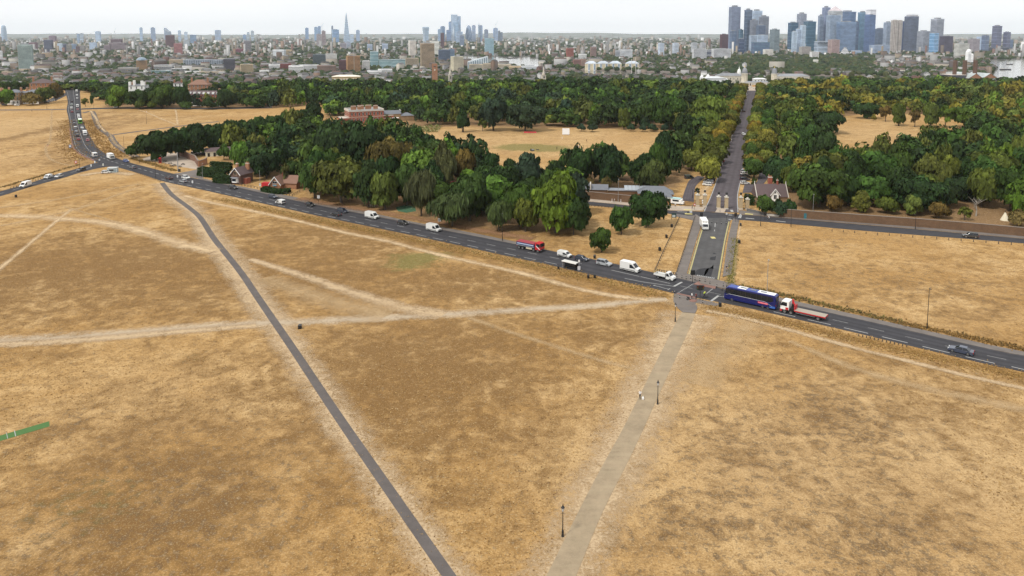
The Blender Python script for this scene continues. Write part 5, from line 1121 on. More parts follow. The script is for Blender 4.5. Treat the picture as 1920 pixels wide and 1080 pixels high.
MB().loft([[(-.58,-.58,2.4),(.58,-.58,2.4),(.58,.58,2.4),(-.58,.58,2.4)],[(-.58,-.58,2.75),(.58,-.58,2.75),(.58,.58,2.75),(-.58,.58,2.75)],[(-.3,-.3,2.95),(.3,-.3,2.95),(.3,.3,2.95),(-.3,.3,2.95)]]).build('roof', RED, root)
root = thing('tea_cabin', 'pale grey-blue tea cabin on the junction triangle', 'cabin', G(213, 323.5), .12); root.scale = (.74,.74,.85); gb = M('cabin_grey_blue', (.36,.42,.44), .6, var=.12, scale=1)
MB().box(-3.1,2.6,-1.4,1.4,.25,2.9).build('wall', gb, root); MB().box(-3.3,2.8,-1.6,1.6,2.9,3.1).build('roof', M('cabin_roof', (.5,.52,.52), .6), root); MB().box(-2.2,.6,-1.46,-1.41,1.2,2.2).build('serving_hatch', GLASS, root); MB().box(-2.3,.7,-2.2,-1.46,2.3,2.36).build('awning', WHITE, root); MB().box(1.2,2.0,-1.45,-1.41,.3,2.3).build('door', M('cabin_door', (.2,.26,.3), .6), root); MB().box(-3.6,-3.1,-1.0,1.0,0,3.0).build('end_panel', WHITE, root)
for k in range(9): MB().box(-3.1+k*.63-.02,-3.1+k*.63+.02,-1.43,-1.405,.3,2.85).build('cladding_rib', gb, root)
# benches, sight screen, mower, tipi, pond
root = thing('bench', 'pale bench at the wood edge beside the pond street light', 'bench', G(695, 388), -.35); mt = M('bench_timber', (.4,.34,.27), .8)
for k in range(3): MB().box(-.9,.9,-.2+k*.15,-.08+k*.15,.42,.46).build('seat_slat', mt, root); MB().box(-.9,.9,.27,.3,.55+k*.14,.65+k*.14).build('back_slat', mt, root)
for s in (-.75,.75): MB().box(s-.04,s+.04,-.2,.3,0,.42).build('leg', mt, root)
root = thing('sight_screen', 'bright white cricket sight screen at the far side of the field', 'sight screen', G(1061, 253)); 
for k in range(8): MB().box(-2.4,2.4,-.06,.06,.35+k*.52,.35+k*.52+.48).build('board', M('screen_white', (.82,.84,.86), .6), root)
for s in (-1.8, 1.8): MB().box(s-.08,s+.08,.06,.16,0,4.5).build('post', STEEL, root); MB().box(s-.1,s+.1,-.9,1.1,0,.2).build('skid', STEEL, root)
root = thing('ride_on_mower', 'dark ride-on mower on the near edge of the green pitch', 'mower', G(998, 283), .1); MB().box(-.6,1.1,-.55,.55,.4,.95).build('engine_cover', SVM if False else M('mower_grey', (.2,.22,.24), .4), root); MB().box(-1.1,-.5,-.35,.35,.5,1.35).build('seat', PLASTIC, root); MB().box(-.5,.6,-.95,.95,.15,.35).build('cutting_deck', BLACK, root); MB().tube([(.1,0,.95),(-.15,0,1.3)], .04, 5).build('steering_column', BLACK, root); add_wheels(root, (.85,-.8), .65, .32, .25)
root = thing('grass_box', 'small dark object lying on the green pitch', 'box', G(1008, 281.3)); MB().box(-.8,.8,-.3,.3,0,.4).build('tray', BLACK, root); MB().tube([(-.8,0,.3),(-1.3,0,.8)], .03, 4).build('handle', BLACK, root)
root = thing('red_cover', 'red ground sheet cover at the far edge of the cricket field', 'cover', G(994, 249)); MB().loft([[(-4.5,-.6,.05),(4.5,-.6,.05),(4.5,.6,.05),(-4.5,.6,.05)],[(-4.0,-.25,.9),(4.0,-.25,.9),(4.0,.25,.9),(-4.0,.25,.9)]]).build('sheet', RED, root); MB().tube([(-4.6,0,.3),(4.6,0,.3)], .12, 6).build('roller', STEEL, root)
root = thing('tipi', 'cream canvas tipi with poles behind the brick wall', 'tipi', G(1884, 413)); cv = M('canvas', (.62,.56,.42), .85, var=.1, scale=1)
root.scale = (.66,.66,.7); MB().lathe([(2.3,0),(1.2,2.3),(.3,4.1)], 12).build('canvas', cv, root)
for k in range(7): a = k * .9; MB().tube([(.3*math.cos(a),.3*math.sin(a),3.9),(-.5*math.cos(a),-.5*math.sin(a),5.4)], .04, 4).build('pole', BARK, root)
MB().loft([[(-.5,-2.1,0),(.5,-2.1,0),(.1,-1.0,2.2),(-.1,-1.0,2.2)],[(-.5,-2.2,0),(.5,-2.2,0),(.1,-1.1,2.25),(-.1,-1.1,2.25)]]).build('door_flap', M('canvas_flap', (.5,.44,.33), .9), root)
t = NT('pond_algae'); t.base(t.mix(t.noise(.6, 4), (.06,.14,.08), (.1,.2,.12)), .25)
pn = MB(); q = [G(x, y) for x, y in ((742,389),(760,384),(778,387),(780,396),(762,399),(746,396))]; pn.add([(p.x, p.y, .03) for p in q], [tuple(range(6))]); o = pn.build('pond', t.m); o['kind'] = 'structure'
# playground climbing frame glimpses and marquee in the wood
for x, y, w, h, c, lb in ((748,362,3.2,3.6,(.65,.42,.02),'bright yellow play frame glimpsed through the wood'),(842,352,4.5,3.0,(.5,.03,.03),'red play structure glimpsed through the wood'),(900,372,9,2.6,(.1,.4,.33),'turquoise low play hut glimpsed through the wood'),(968,372,10,2.6,(.12,.42,.36),'second turquoise low hut nearer the bright tree'),(672,352,6,3.0,(.45,.45,.42),'grey shed glimpsed behind the huge roadside tree')):
    root = thing('play_hut', lb, 'hut', G(x, y)); mt = M('hut_%d' % x, c, .5); MB().box(-w/2,w/2,-1.5,1.5,0,h*.7).build('wall', mt, root); MB().loft([[(-w/2-.2,-1.8,h*.7),(w/2+.2,-1.8,h*.7),(w/2+.2,1.8,h*.7),(-w/2-.2,1.8,h*.7)],[(-w/2-.2,-.05,h),(w/2+.2,-.05,h),(w/2+.2,.05,h),(-w/2-.2,.05,h)]]).build('roof', mt, root); MB().box(-.5,.5,-1.53,-1.51,0,h*.55).build('door', WHITE, root)

# ------------------------------------------------------------------ people
SKIN = M('skin', (.48,.29,.2), .6); HAIRM = M('hair', (.035,.022,.015), .8)
def person_mesh(pose, top, legs, shoes, h=1.72):
    """one continuous skinned figure"""
    k = h / 1.72
    J = {'pel':(0,0,.95),'waist':(0,0,1.1),'chest':(0,.0,1.32),'neck':(0,0,1.48),'head':(0,.02,1.56),'crown':(0,.02,1.70)}
    if pose == 'cycle':
        J.update(pel=(0,-.18,.98), waist=(0,-.06,1.12), chest=(0,.12,1.3), neck=(0,.2,1.44), head=(0,.25,1.53), crown=(0,.26,1.67))
        legs_j = {1: ((.1,-.16,.94),(.11,.22,.75),(.1,.02,.36),(.1,.14,.3)), -1: ((-.1,-.16,.94),(-.11,.16,.6),(-.1,-.06,.2),(-.1,.08,.14))}
        arms_j = {s: ((s*.19,.12,1.38),(s*.24,.32,1.15),(s*.24,.55,1.06),(s*.24,.62,1.05)) for s in (1,-1)}
    else:
        st = .26 if pose == 'walk' else .04; sw = .2 if pose == 'walk' else .03
        legs_j = {1: ((.1,0,.9),(.1,st*.7,.5),(.1,st*.75,.09),(.1,st*.75+.15,.04)), -1: ((-.1,0,.9),(-.1,-st*.3,.5),(-.1,-st,.1),(-.1,-st+.14,.04))}
        arms_j = {s: ((s*.19,0,1.4),(s*.25,-s*sw*.5,1.14),(s*.24,-s*sw+.06,.9),(s*.235,-s*sw+.09,.8)) for s in (1,-1)}
        if pose == 'push': arms_j = {s: ((s*.19,0,1.4),(s*.25,.08,1.14),(s*.2,.34,1.04),(s*.19,.42,1.03)) for s in (1,-1)}
    vs, es, rs = [], [], []
    def av(p, r): vs.append(tuple(c*k for c in p)); rs.append(tuple(x*k for x in (r if hasattr(r,'__len__') else (r,r)))); return len(vs)-1
    pel = av(J['pel'],(.15,.11)); wa = av(J['waist'],(.145,.1)); ch = av(J['chest'],(.17,.115)); ne = av(J['neck'],.06); he = av(J['head'],(.085,.1)); cr = av(J['crown'],(.06,.07))
    es += [(pel,wa),(wa,ch),(ch,ne),(ne,he),(he,cr)]
    for s in (1,-1):
        l = [av(p,r) for p, r in zip(legs_j[s],(.09,.068,.045,.04))]; es += [(pel,l[0])] + list(zip(l,l[1:]))
        a = [av(p,r) for p, r in zip(arms_j[s],(.062,.045,.034,.03))]; es += [(ch,a[0])] + list(zip(a,a[1:]))
    me = bpy.data.meshes.new('person'); me.from_pydata(vs, es, []); o = bpy.data.objects.new('tmp', me); COL.objects.link(o)
    md = o.modifiers.new('s','SKIN'); md.use_smooth_shade = True
    for i, r in enumerate(rs): me.skin_vertices[0].data[i].radius = r; me.skin_vertices[0].data[i].use_root = (i == 0)
    sd = o.modifiers.new('u','SUBSURF'); sd.levels = 1; sd.render_levels = 1
    dg = bpy.context.evaluated_depsgraph_get(); out = bpy.data.meshes.new_from_object(o.evaluated_get(dg)); bpy.data.objects.remove(o)
    for m_ in (top, legs, shoes, SKIN, HAIRM): out.materials.append(m_)
    for p in out.polygons:
        c = p.center / k
        if pose == 'cycle': z = c.z + .0; hz, ny = 1.48, 1.4
        else: hz, ny = 1.47, 1.44
        if c.z > hz: p.material_index = 4 if (c.z > 1.62 or c.y < J['head'][1] - .04) else 3
        elif c.z > ny and abs(c.x) < .09: p.material_index = 3
        elif abs(c.x) > .2 and c.z < 1.2 : p.material_index = 3
        elif c.z > .97: p.material_index = 0
        elif c.z > .1: p.material_index = 1
        else: p.material_index = 2
    return out
CL = {n: M('cloth_' + n, c, .85) for n, c in (('white',(.72,.72,.72)),('black',(.015,.015,.018)),('navy',(.02,.03,.07)),('tan',(.35,.25,.15)),('maroon',(.14,.02,.03)),('hivis',(.5,.62,.05)),('grey',(.2,.2,.21)),('pink',(.6,.28,.28)))}
PMESH = {}
def person(px, py, rz, pose, top, legs, label, h=1.72, z=.05):
    key = (pose, top, legs, h)
    if key not in PMESH: PMESH[key] = person_mesh(pose, CL[top], CL[legs], CL['black'], h)
    o = link(bpy.data.objects.new('person', PMESH[key])); p = G(px, py); o.location = (p.x, p.y, z); o.rotation_euler = (0, 0, rz); tag(o, label, 'person'); return o
person(1200, 748.5, 0.2, 'walk', 'white', 'black', 'person in white top and black shorts walking up the gravel path', z=.06)
root = thing('carrier_bag', 'white bag carried beside the walker on the gravel path', 'bag', G(1205.5, 749.5, .06), 0); MB().loft([[(-.16,-.1,.06),(.16,-.1,.06),(.16,.1,.06),(-.16,.1,.06)],[(-.2,-.12,.35),(.2,-.12,.35),(.2,.12,.35),(-.2,.12,.35)],[(-.12,-.03,.6),(.12,-.03,.6),(.12,.03,.6),(-.12,.03,.6)]]).build('bag', WHITE, root); MB().tube([(-.08,0,.6),(0,0,.82),(.08,0,.6)], .02, 4).build('handle', WHITE, root)
person(1362, 509, 2.9, 'walk', 'black', 'tan', 'person in dark top walking on the right footway of the side road', z=.18)
person(1305, 562.5, 0.3, 'stand', 'maroon', 'black', 'person in maroon waiting at the near kerb of the crossing', z=.13)
person(1297, 561.5, -1.2, 'push', 'white', 'black', 'person in white pushing a pushchair at the crossing', z=.13)
root = thing('pushchair', 'dark pushchair at the near kerb of the crossing', 'pushchair', G(1290.5, 562, .13), -1.4); MB().loft([[(-.25,-.2,.35),(.25,-.2,.35),(.25,.3,.4),(-.25,.3,.4)],[(-.27,-.35,.85),(.27,-.35,.85),(.27,.2,.7),(-.27,.2,.7)]]).build('seat', BLACK, root); MB().tube([(-.25,-.45,1.0),(.25,-.45,1.0)], .025, 5).build('handle', BLACK, root)
for s in (-1,1): MB().tube([(s*.25,-.45,1.0),(s*.25,.35,.15)], .02, 4).build('frame_tube', STEEL, root); MB().wheel(0,0,0,.14,.05,10).build('wheel', TYRE, root).matrix_local = Matrix.Translation((s*.27,.35,.14)) @ Matrix.Rotation(R(90),4,'Z'); MB().wheel(0,0,0,.14,.05,10).build('wheel', TYRE, root).matrix_local = Matrix.Translation((s*.27,-.3,.14)) @ Matrix.Rotation(R(90),4,'Z')
def bicycle(px, py, rz, label, z=.1):
    root = thing('bicycle', label, 'bicycle', G(px, py, z), rz)
    for y in (-.52,.52):
        pts = [(0, y + .33*math.cos(a*math.pi/8), .34 + .33*math.sin(a*math.pi/8)) for a in range(17)]; w = MB().tube(pts, .022, 5).build('wheel', TYRE, root); sp = MB()
        for a in range(6): sp.tube([(0,y,.34),(0,y+.32*math.cos(a*math.pi/3),.34+.32*math.sin(a*math.pi/3))], .006, 3)
        sp.build('spokes', STEEL, w)
    f = MB(); f.tube([(0,-.52,.34),(0,-.18,.86),(0,.38,.86),(0,0,.32),(0,-.52,.34)], .022, 5); f.tube([(0,.52,.34),(0,.38,.95)], .022, 5); f.tube([(0,0,.32),(0,-.18,.92)], .02, 5); f.build('frame', BLACK, root)
    MB().tube([(-.26,.5,1.02),(0,.4,.98),(.26,.5,1.02)], .018, 5).build('handlebar', BLACK, root); MB().box(-.07,.07,-.32,-.05,.92,.97).build('saddle', BLACK, root)
bicycle(1321, 557.5, -1.35, 'black bicycle being ridden over the crossing'); person(1320.6, 557.5, -1.35, 'cycle', 'hivis', 'black', 'cyclist in yellow hi-vis on the road crossing', z=.1)
bicycle(1442, 413.2, 1.4, 'bicycle ridden on the park side road'); person(1442, 413.2, 1.4, 'cycle', 'white', 'grey', 'cyclist in white riding along the park side road', z=.08)
for x, y, rz, top, lg, lb in ((1147.5,380,1.6,'white','white','leftmost of three people in white walking by the brick wall'),(1152,380.3,1.6,'white','grey','middle of three people in white walking by the brick wall'),(1164,381,1.3,'white','white','rightmost of three people in white walking by the brick wall'),(1255.5,390.5,.5,'black','white','person in white trousers on the footway by the lodge'),(1266,389,.2,'white','black','person in white top and dark trousers by the lodge'),(1298,391.5,1,'grey','black','person standing left of the left gate pier'),(1044,280.5,0,'black','black','person in black standing at the end of the green pitch'),(1085,277,0,'white','white','person in white at the right of the cricket field'),(1056.5,286.5,0,'white','grey','person in white walking off the green pitch'),(1054,261,0,'white','white','distant cricketer in white below the sight screen'),(90,275,0,'black','pink','person on the worn track across the left heath'),(60,210,0,'black','black','distant dark figure on the left heath'),(275,212,0,'white','pink','distant walker on the pale heath path'),(1100,266,0,'black','black','dark figure on the far right of the cricket field')):
    person(x, y, rz, 'walk', top, lg, lb, z=.15 if x > 1140 and y > 370 else .05)
# ------------------------------------------------------------------ walls, gates, houses near the park
def brick_mat(name, a, b, mortar, scale=1.0):
    t = NT(name); geo = t.node('ShaderNodeNewGeometry'); s = t.node('ShaderNodeSeparateXYZ'); t.l.new(geo.outputs['Position'], s.inputs[0]); n = t.node('ShaderNodeSeparateXYZ'); t.l.new(geo.outputs['Normal'], n.inputs[0])
    u = t.math('SUBTRACT', t.math('MULTIPLY', s.outputs[0], n.outputs[1]), t.math('MULTIPLY', s.outputs[1], n.outputs[0]))
    c = t.node('ShaderNodeCombineXYZ'); t.l.new(u, c.inputs[0]); t.l.new(s.outputs[2], c.inputs[1])
    br = t.node('ShaderNodeTexBrick'); t.l.new(c.outputs[0], br.inputs['Vector']); t.put(br.inputs['Color1'], a); t.put(br.inputs['Color2'], b); t.put(br.inputs['Mortar'], mortar); t.put(br.inputs['Scale'], 1.0)
    t.put(br.inputs['Brick Width'], .45*scale); t.put(br.inputs['Row Height'], .15*scale); t.put(br.inputs['Mortar Size'], .015)
    col = t.mix(t.math('MULTIPLY', t.ramp(t.noise(.35, 5, .7), .4, .7), .55), br.outputs[0], tuple(x*.5 for x in a))
    t.base(col, .9); t.bump(br.outputs['Fac'], .3, .02); return t.m
def tile_mat(name, a, b, rough=.85):
    t = NT(name); w = t.node('ShaderNodeTexWave'); w.bands_direction = 'Z'; t.put(w.inputs['Vector'], t.pos()); t.put(w.inputs['Scale'], 1.4); t.put(w.inputs['Distortion'], .6)
    c = t.mix(t.noise(.8, 5, .7), a, b); c = t.mix(t.math('MULTIPLY', t.ramp(w.outputs[1], .3, .0), .5), c, tuple(x*.45 for x in a)); t.base(c, rough); t.bump(w.outputs[1], .4, .06); return t.m
BR_PARK = brick_mat('park_wall_brick', (.17,.085,.04), (.11,.06,.03), (.15,.11,.07)); BR_RED = brick_mat('red_brick', (.36,.075,.04), (.27,.06,.035), (.3,.17,.12)); BR_ORG = brick_mat('orange_brick', (.36,.15,.07), (.27,.12,.06), (.34,.24,.16)); BR_STOCK = brick_mat('stock_brick', (.32,.2,.1), (.24,.15,.08), (.3,.24,.17)); BR_DARK = brick_mat('sooty_brick', (.12,.055,.04), (.09,.045,.035), (.12,.09,.07))
TL_RED = tile_mat('clay_tiles', (.17,.09,.065), (.28,.16,.11)); TL_SLATE = tile_mat('slate_roof', (.105,.115,.135), (.18,.19,.21), .6); TL_BROWN = tile_mat('brown_tiles', (.085,.06,.065), (.13,.09,.085)); TL_ORG = tile_mat('orange_tiles', (.34,.12,.06), (.45,.2,.1))
STONE = M('pale_stone', (.5,.46,.4), .8, var=.15, scale=.6); STUCCO = M('white_stucco', (.74,.73,.7), .7, var=.07, scale=.4); LEAD = M('lead_roof', (.24,.26,.29), .6, var=.15, scale=.5)
def wall_run(pts, h0, th, label, mat, cap=True, name='park_wall'):
    g = [G(*p) for p in pts]; root = thing(name, label, 'wall', g[0])
    for a, b in zip(g, g[1:]):
        d = b - a; ang = math.atan2(d.y, d.x); L = d.length; n = max(1, int(L / 12))
        for k in range(n):
            o = MB().box(L*k/n, L*(k+1)/n-.02, -th/2, th/2, -.1, h0).build('wall_bay', mat, root); o.location = a - g[0]; o.rotation_euler = (0,0,ang)
            if cap: c = MB().box(L*k/n, L*(k+1)/n-.015, -th/2-.07, th/2+.07, h0, h0+.14).build('coping', M('coping_stone', (.2,.16,.13), .9, var=.2, scale=1), o)
    return root
wr = wall_run([(1461,406.5),(1560,414),(1660,421.5),(1723,426),(1800,432.5),(1920,443.5),(2060,456.5)], 3.0, .5, 'long brown brick park wall right of the lodge', BR_PARK)
a = G(1511, 410.2); d = MB().box(-.75,.75,-.33,.33,0,2.1).build('door', M('teal_door', (.02,.13,.16), .5), wr); d.location = Vector((a.x, a.y, 0)) - wr.location; d.rotation_euler = (0,0,-.3)
MB().box(-.1,.1,-.36,-.34,1.0,1.1).build('handle', STEEL, d)
wall_run([(1040,367),(1089,371.5),(1150,377.5),(1205,383),(1247,387)], 3.0, .5, 'brown brick park wall left of the gates with roofs behind', BR_PARK)
wall_run([(336,291),(366,303),(372,313)], 3.2, .5, 'red brick yard wall behind the forecourt picnic tables', brick_mat('yard_brick', (.21,.1,.065), (.16,.08,.055), (.2,.14,.1)))
wall_run([(372,313),(384,309),(388,306)], 3.0, .5, 'short orange brick return wall of the yard', BR_ORG)
wall_run([(560,247),(600,240),(660,239)], 1.8, .5, 'low grey garden wall left of the red mansion', M('grey_wall', (.22,.2,.19), .9, var=.2, scale=.6)); wall_run([(1433,404),(1461,406.5)], .8, .4, 'low stone wall before the lodge shrubs', STONE); wall_run([(1400,396),(1415,399),(1433,404)], 1.0, .35, 'curved low railing wall right of the gates', M('railing_grey', (.12,.12,.12), .7))
def hip_roof(m, x0, x1, y0, y1, z, h, ov=.35, mi=0, gable=False):
    x0 -= ov; x1 += ov; y0 -= ov; y1 += ov; k = 0 if gable else (y1 - y0) / 2; ym = (y0 + y1) / 2
    if gable: return m.add([(x0,y0,z),(x1,y0,z),(x1,y1,z),(x0,y1,z),(x0,ym,z+h),(x1,ym,z+h)], [(0,1,5,4),(2,3,4,5),(0,4,3),(1,2,5),(3,2,1,0)], mi)
    if x1 - x0 < y1 - y0:
        k = (x1 - x0) / 2; xm = (x0 + x1) / 2; return m.add([(x0,y0,z),(x1,y0,z),(x1,y1,z),(x0,y1,z),(xm,y0+k,z+h),(xm,y1-k,z+h)], [(0,1,4),(1,2,5,4),(2,3,5),(3,0,4,5),(3,2,1,0)], mi)
    return m.add([(x0,y0,z),(x1,y0,z),(x1,y1,z),(x0,y1,z),(x0+k,ym,z+h),(x1-k,ym,z+h)], [(0,1,5,4),(1,2,5),(2,3,4,5),(3,0,4),(3,2,1,0)], mi)
def window(root, x, z, y, w=.55, h=.9, frame=WHITE, name='window', face='y-'):
    if face == 'y-': f = MB().box(x-w-.1,x+w+.1,y-.06,y+.02,z-h-.1,z+h+.1).build(name, frame, root); g = MB().box(x-w,x+w,y-.09,y-.063,z-h,z+h).build('pane', GLASS, f); MB().box(x-.03,x+.03,y-.11,y-.092,z-h,z+h).build('glazing_bar', frame, f)
    else: s = -1 if face == 'x-' else 1; f = MB().box(y-.06,y+.06,x-w-.1,x+w+.1,z-h-.1,z+h+.1).build(name, frame, root); g = MB().box(y+s*.063,y+s*.09,x-w,x+w,z-h,z+h).build('pane', GLASS, f)
    return f
def chimney(root, x, y, z0, z1, w=.5, d=.4, mat=None, pots=3):
    c = MB().box(x-w,x+w,y-d,y+d,z0,z1).build('chimney', mat or BR_RED, root); MB().box(x-w-.08,x+w+.08,y-d-.08,y+d+.08,z1,z1+.18).build('chimney_cap', STONE, c)
    for k in range(pots): MB().lathe([(.13,z1+.18),(.1,z1+.75)], 8, c=(x-w*.7+k*w*1.4/max(1,pots-1) if pots > 1 else x, y, 0)).build('chimney_pot', TL_ORG, c)
def gable_cottage(px, py, rz, L, W, eav, rid, label, wall, roof, chim=True):
    root = thing('cottage', label, 'cottage', G(px, py), rz)
    MB().box(-W/2,W/2,0,L,0,eav).build('wall', wall, root)
    # ridge runs along y: gable faces the road
    g = MB(); g.add([(-W/2,.01,eav),(W/2,.01,eav),(0,.01,rid-.15),(-W/2,L-.01,eav),(W/2,L-.01,eav),(0,L-.01,rid-.15)], [(0,1,2),(3,5,4)]); g.build('gable', wall, root)
    r = MB(); o = .5; e = eav - .3
    for s in (-1, 1): r.loft([[(0,-o,rid),(s*(W/2+o),-o,e),(s*(W/2+o),-o,e-.18),(0,-o,rid-.18)],[(0,L+o,rid),(s*(W/2+o),L+o,e),(s*(W/2+o),L+o,e-.18),(0,L+o,rid-.18)]])
    r.build('roof', roof, root)
    for s in (-1, 1): MB().loft([[(0,-o-.06,rid+.06),(0,-o-.06,rid-.34),(s*(W/2+o),-o-.06,e-.34),(s*(W/2+o),-o-.06,e+.06)],[(0,-o+.06,rid+.06),(0,-o+.06,rid-.34),(s*(W/2+o),-o+.06,e-.34),(s*(W/2+o),-o+.06,e+.06)]]).build('bargeboard', WHITE, root)
    if chim: chimney(root, -W*.2, L*.3, rid-1.2, rid+1.3, .5, .45, BR_ORG, 2); chimney(root, W*.3, L*.75, rid-1.8, rid+1.0, .9, .4, BR_ORG, 4)
    return root
c1 = gable_cottage(442, 345.5, -.35, 8.5, 5.2, 4.6, 7.6, 'gabled red brick cottage with brown tiled roof by the main road', BR_DARK, TL_BROWN)
window(c1, 0, 5.0, 0, .75, .8, M('buff_frame', (.62,.45,.28), .7)); bw = MB().loft([[(-1.6,0,.9),(1.6,0,.9),(1.2,-1.0,.9),(-1.2,-1.0,.9)],[(-1.6,0,3.0),(1.6,0,3.0),(1.2,-1.0,3.0),(-1.2,-1.0,3.0)]]).build('bay_window', WHITE, c1); MB().box(-1.05,1.05,-1.05,-1.01,1.5,2.7).build('pane', GLASS, bw); MB().box(-1.9,1.9,-1.3,.1,3.0,3.2).build('bay_roof', LEAD, c1); MB().box(2.62,4.2,2,5,0,2.6).build('porch', BR_RED, c1)
c2 = gable_cottage(516, 356.5, -.2, 9, 5.0, 2.6, 6.0, 'low tile-roofed cottage with white bargeboards behind shrubs', BR_ORG, TL_RED, False)
window(c2, 0, 3.4, 0, 1.0, .45); r = MB(); hip_roof(r, 1.5, 8.5, 3, 8.5, 2.6, 3.2, gable=True); r.build('wing_roof', TL_RED, c2); MB().box(1.6,8.4,3.1,8.4,0,2.6).build('wing_wall', BR_ORG, c2); MB().box(-6.5,-3.0,0,2.5,0,3.0).build('outbuilding', RED, c2); chimney(c2, 1.0, 6, 4.5, 7.0, .5, .5, BR_RED, 2); MB().box(-.9,.9,-.45,-.4,1.9,2.5).build('porch_canopy', M('porch_teal', (.15,.28,.33), .6), c2)
# stables in the yard
root = thing('yard_stables', 'low stable range with weathered brown roof behind the yard', 'stable', G(418, 291), .42); MB().box(-9,9,-2.5,2.5,0,2.8).build('wall', M('cream_render', (.6,.57,.46), .8, var=.15, scale=.5), root); r = MB(); hip_roof(r, -9,9,-2.5,2.5,2.8,1.9); r.build('roof', TL_BROWN, root)
for k in range(6): MB().box(-8+k*3,-6.8+k*3,-2.56,-2.51,0,2.1).build('stable_door', BLACK, root)
root = thing('yard_shed', 'small cream hut beside the parked dark car in the yard', 'shed', G(388, 287.5), .3); MB().box(-1.6,1.6,-1.2,1.2,0,2.4).build('wall', M('shed_cream', (.55,.53,.4), .8), root); r = MB(); hip_roof(r,-1.6,1.6,-1.2,1.2,2.4,.7); r.build('roof', LEAD, root); MB().box(-.4,.4,-1.25,-1.21,0,1.9).build('door', M('shed_door', (.3,.3,.24), .8), root)
root = thing('tarpaulin', 'bright blue tarpaulin spread on a frame in the yard', 'tarpaulin', G(446, 291), .3); MB().loft([[(-2.6,-1.2,1.8),(2.6,-1.2,1.8),(2.6,1.2,2.6),(-2.6,1.2,2.6)],[(-2.6,-1.2,1.86),(2.6,-1.2,1.86),(2.6,1.2,2.66),(-2.6,1.2,2.66)]]).build('sheet', M('tarp_blue', (.05,.16,.45), .5), root)
for sx_ in (-2.5,2.5):
    for sy_ in (-1.1,1.1): MB().box(sx_-.05,sx_+.05,sy_-.05,sy_+.05,0,1.9 if sy_ < 0 else 2.6).build('post', STEEL, root)
# red mansion
p = G(683, 229); root = thing('brick_mansion', 'red brick mansion with stone balustrade and chimneys above the wood', 'mansion', (p.x, p.y, 0), .42)
MB().box(-13,13,-9,9,0,9.2).build('wall', BR_RED, root); MB().box(-13.3,13.3,-9.3,9.3,5.0,5.35).build('string_course', STONE, root); MB().box(-13.4,13.4,-9.4,9.4,9.2,9.6).build('cornice', STONE, root); MB().box(-12.6,12.6,-8.6,8.6,9.6,9.75).build('flat_roof', LEAD, root)
bal = MB()
for k in range(44): bal.box(-13.1+k*.61-.12,-13.1+k*.61+.12,-9.25,-9.05,9.6,10.5)
bal.box(-13.3,13.3,-9.35,-8.95,10.5,10.75); bal.box(-13.3,13.3,8.95,9.35,9.6,10.75)
for s in (-1, 1): bal.box(s*13.15-.2,s*13.15+.2,-8.95,8.95,9.6,10.75)
bal.build('balustrade', STONE, root)
for k in range(9): window(root, -11.2+k*2.8, 7.3, -9.0, .55, 1.1); window(root, -11.2+k*2.8, 2.9, -9.0, .55, 1.2)
for k in range(5): window(root, -7+k*3.5, 7.3, -13.0, .55, 1.1, face='x-'); window(root, -7+k*3.5, 2.9, -13.0, .55, 1.2, face='x-')
for x, y, w in ((-8,0,2.0),(-2,3,2.4),(4,3,2.2),(8.5,-2,1.6),(-4,-3,1.0)): chimney(root, x, y, 9.7, 12.6, w, .7, BR_ORG, 5)
MB().box(-19,-13.05,-6,6,0,4.2).build('wing', BR_RED, root); MB().box(-19.1,-12.95,-6.1,6.1,4.2,4.5).build('wing_parapet', STONE, root); MB().box(13.05,22,-4,5,0,4.6).build('wing', BR_RED, root); MB().box(12.95,22.1,-4.1,5.1,4.6,4.9).build('wing_parapet', STONE, root)
p = G(712, 226); root = thing('coach_house', 'stock brick coach house with slate roof right of the red mansion', 'coach house', (p.x+8, p.y, 0), .3); MB().box(-8,8,-4,4,0,5.5).build('wall', BR_STOCK, root); r = MB(); hip_roof(r,-8,8,-4,4,5.5,2.6,gable=True); r.build('roof', TL_SLATE, root); MB().box(8.05,18,-6,3,0,4).build('annexe', BR_STOCK, root); r = MB(); hip_roof(r,8.05,18,-6,3,4,2.2); r.build('annexe_roof', TL_SLATE, root); MB().box(-7,6,-8,-4.05,2.6,2.9).build('lean_to_roof', WHITE, root); MB().box(-6.9,5.9,-7.9,-7.7,0,2.6).build('lean_to_wall', BR_ORG, root)
for s in (-8.3, 8.0): MB().box(s-.1,s+.3,-4.3,4.3,8.0,8.3).build('gable_coping', STONE, root)
# lodge right of the gates
root = thing('gate_lodge', 'lodge with brown tiled roof and white dormer gable right of the gates', 'lodge', G(1448, 384), -.03)
MB().box(-6,6,0,7,0,3.2).build('wall', BR_STOCK, root); r = MB(); hip_roof(r,-6,6,0,7,3.2,4.6,.4,gable=True); r.build('roof', TL_BROWN, root)
for s in (-6.2, 6.2): MB().loft([[(s-.15,-.5,3.1),(s-.15,3.5,7.9),(s-.15,7.5,3.1),(s-.15,3.5,7.5)],[(s+.15,-.5,3.1),(s+.15,3.5,7.9),(s+.15,7.5,3.1),(s+.15,3.5,7.5)]]).build('gable_board', STONE, root); MB().lathe([(.14,7.7),(.1,8.7),(.02,9.0)], 6, c=(s,3.5,0)).build('finial', WHITE, root)
dm = MB().box(-.7,2.1,-.9,1.6,0,4.4).build('dormer_bay', WHITE, root); MB().add([(-.7,-.9,4.4),(2.1,-.9,4.4),(.7,-.9,6.2)], [(0,1,2)]).build('dormer_gable', WHITE, dm)
dr_ = MB()
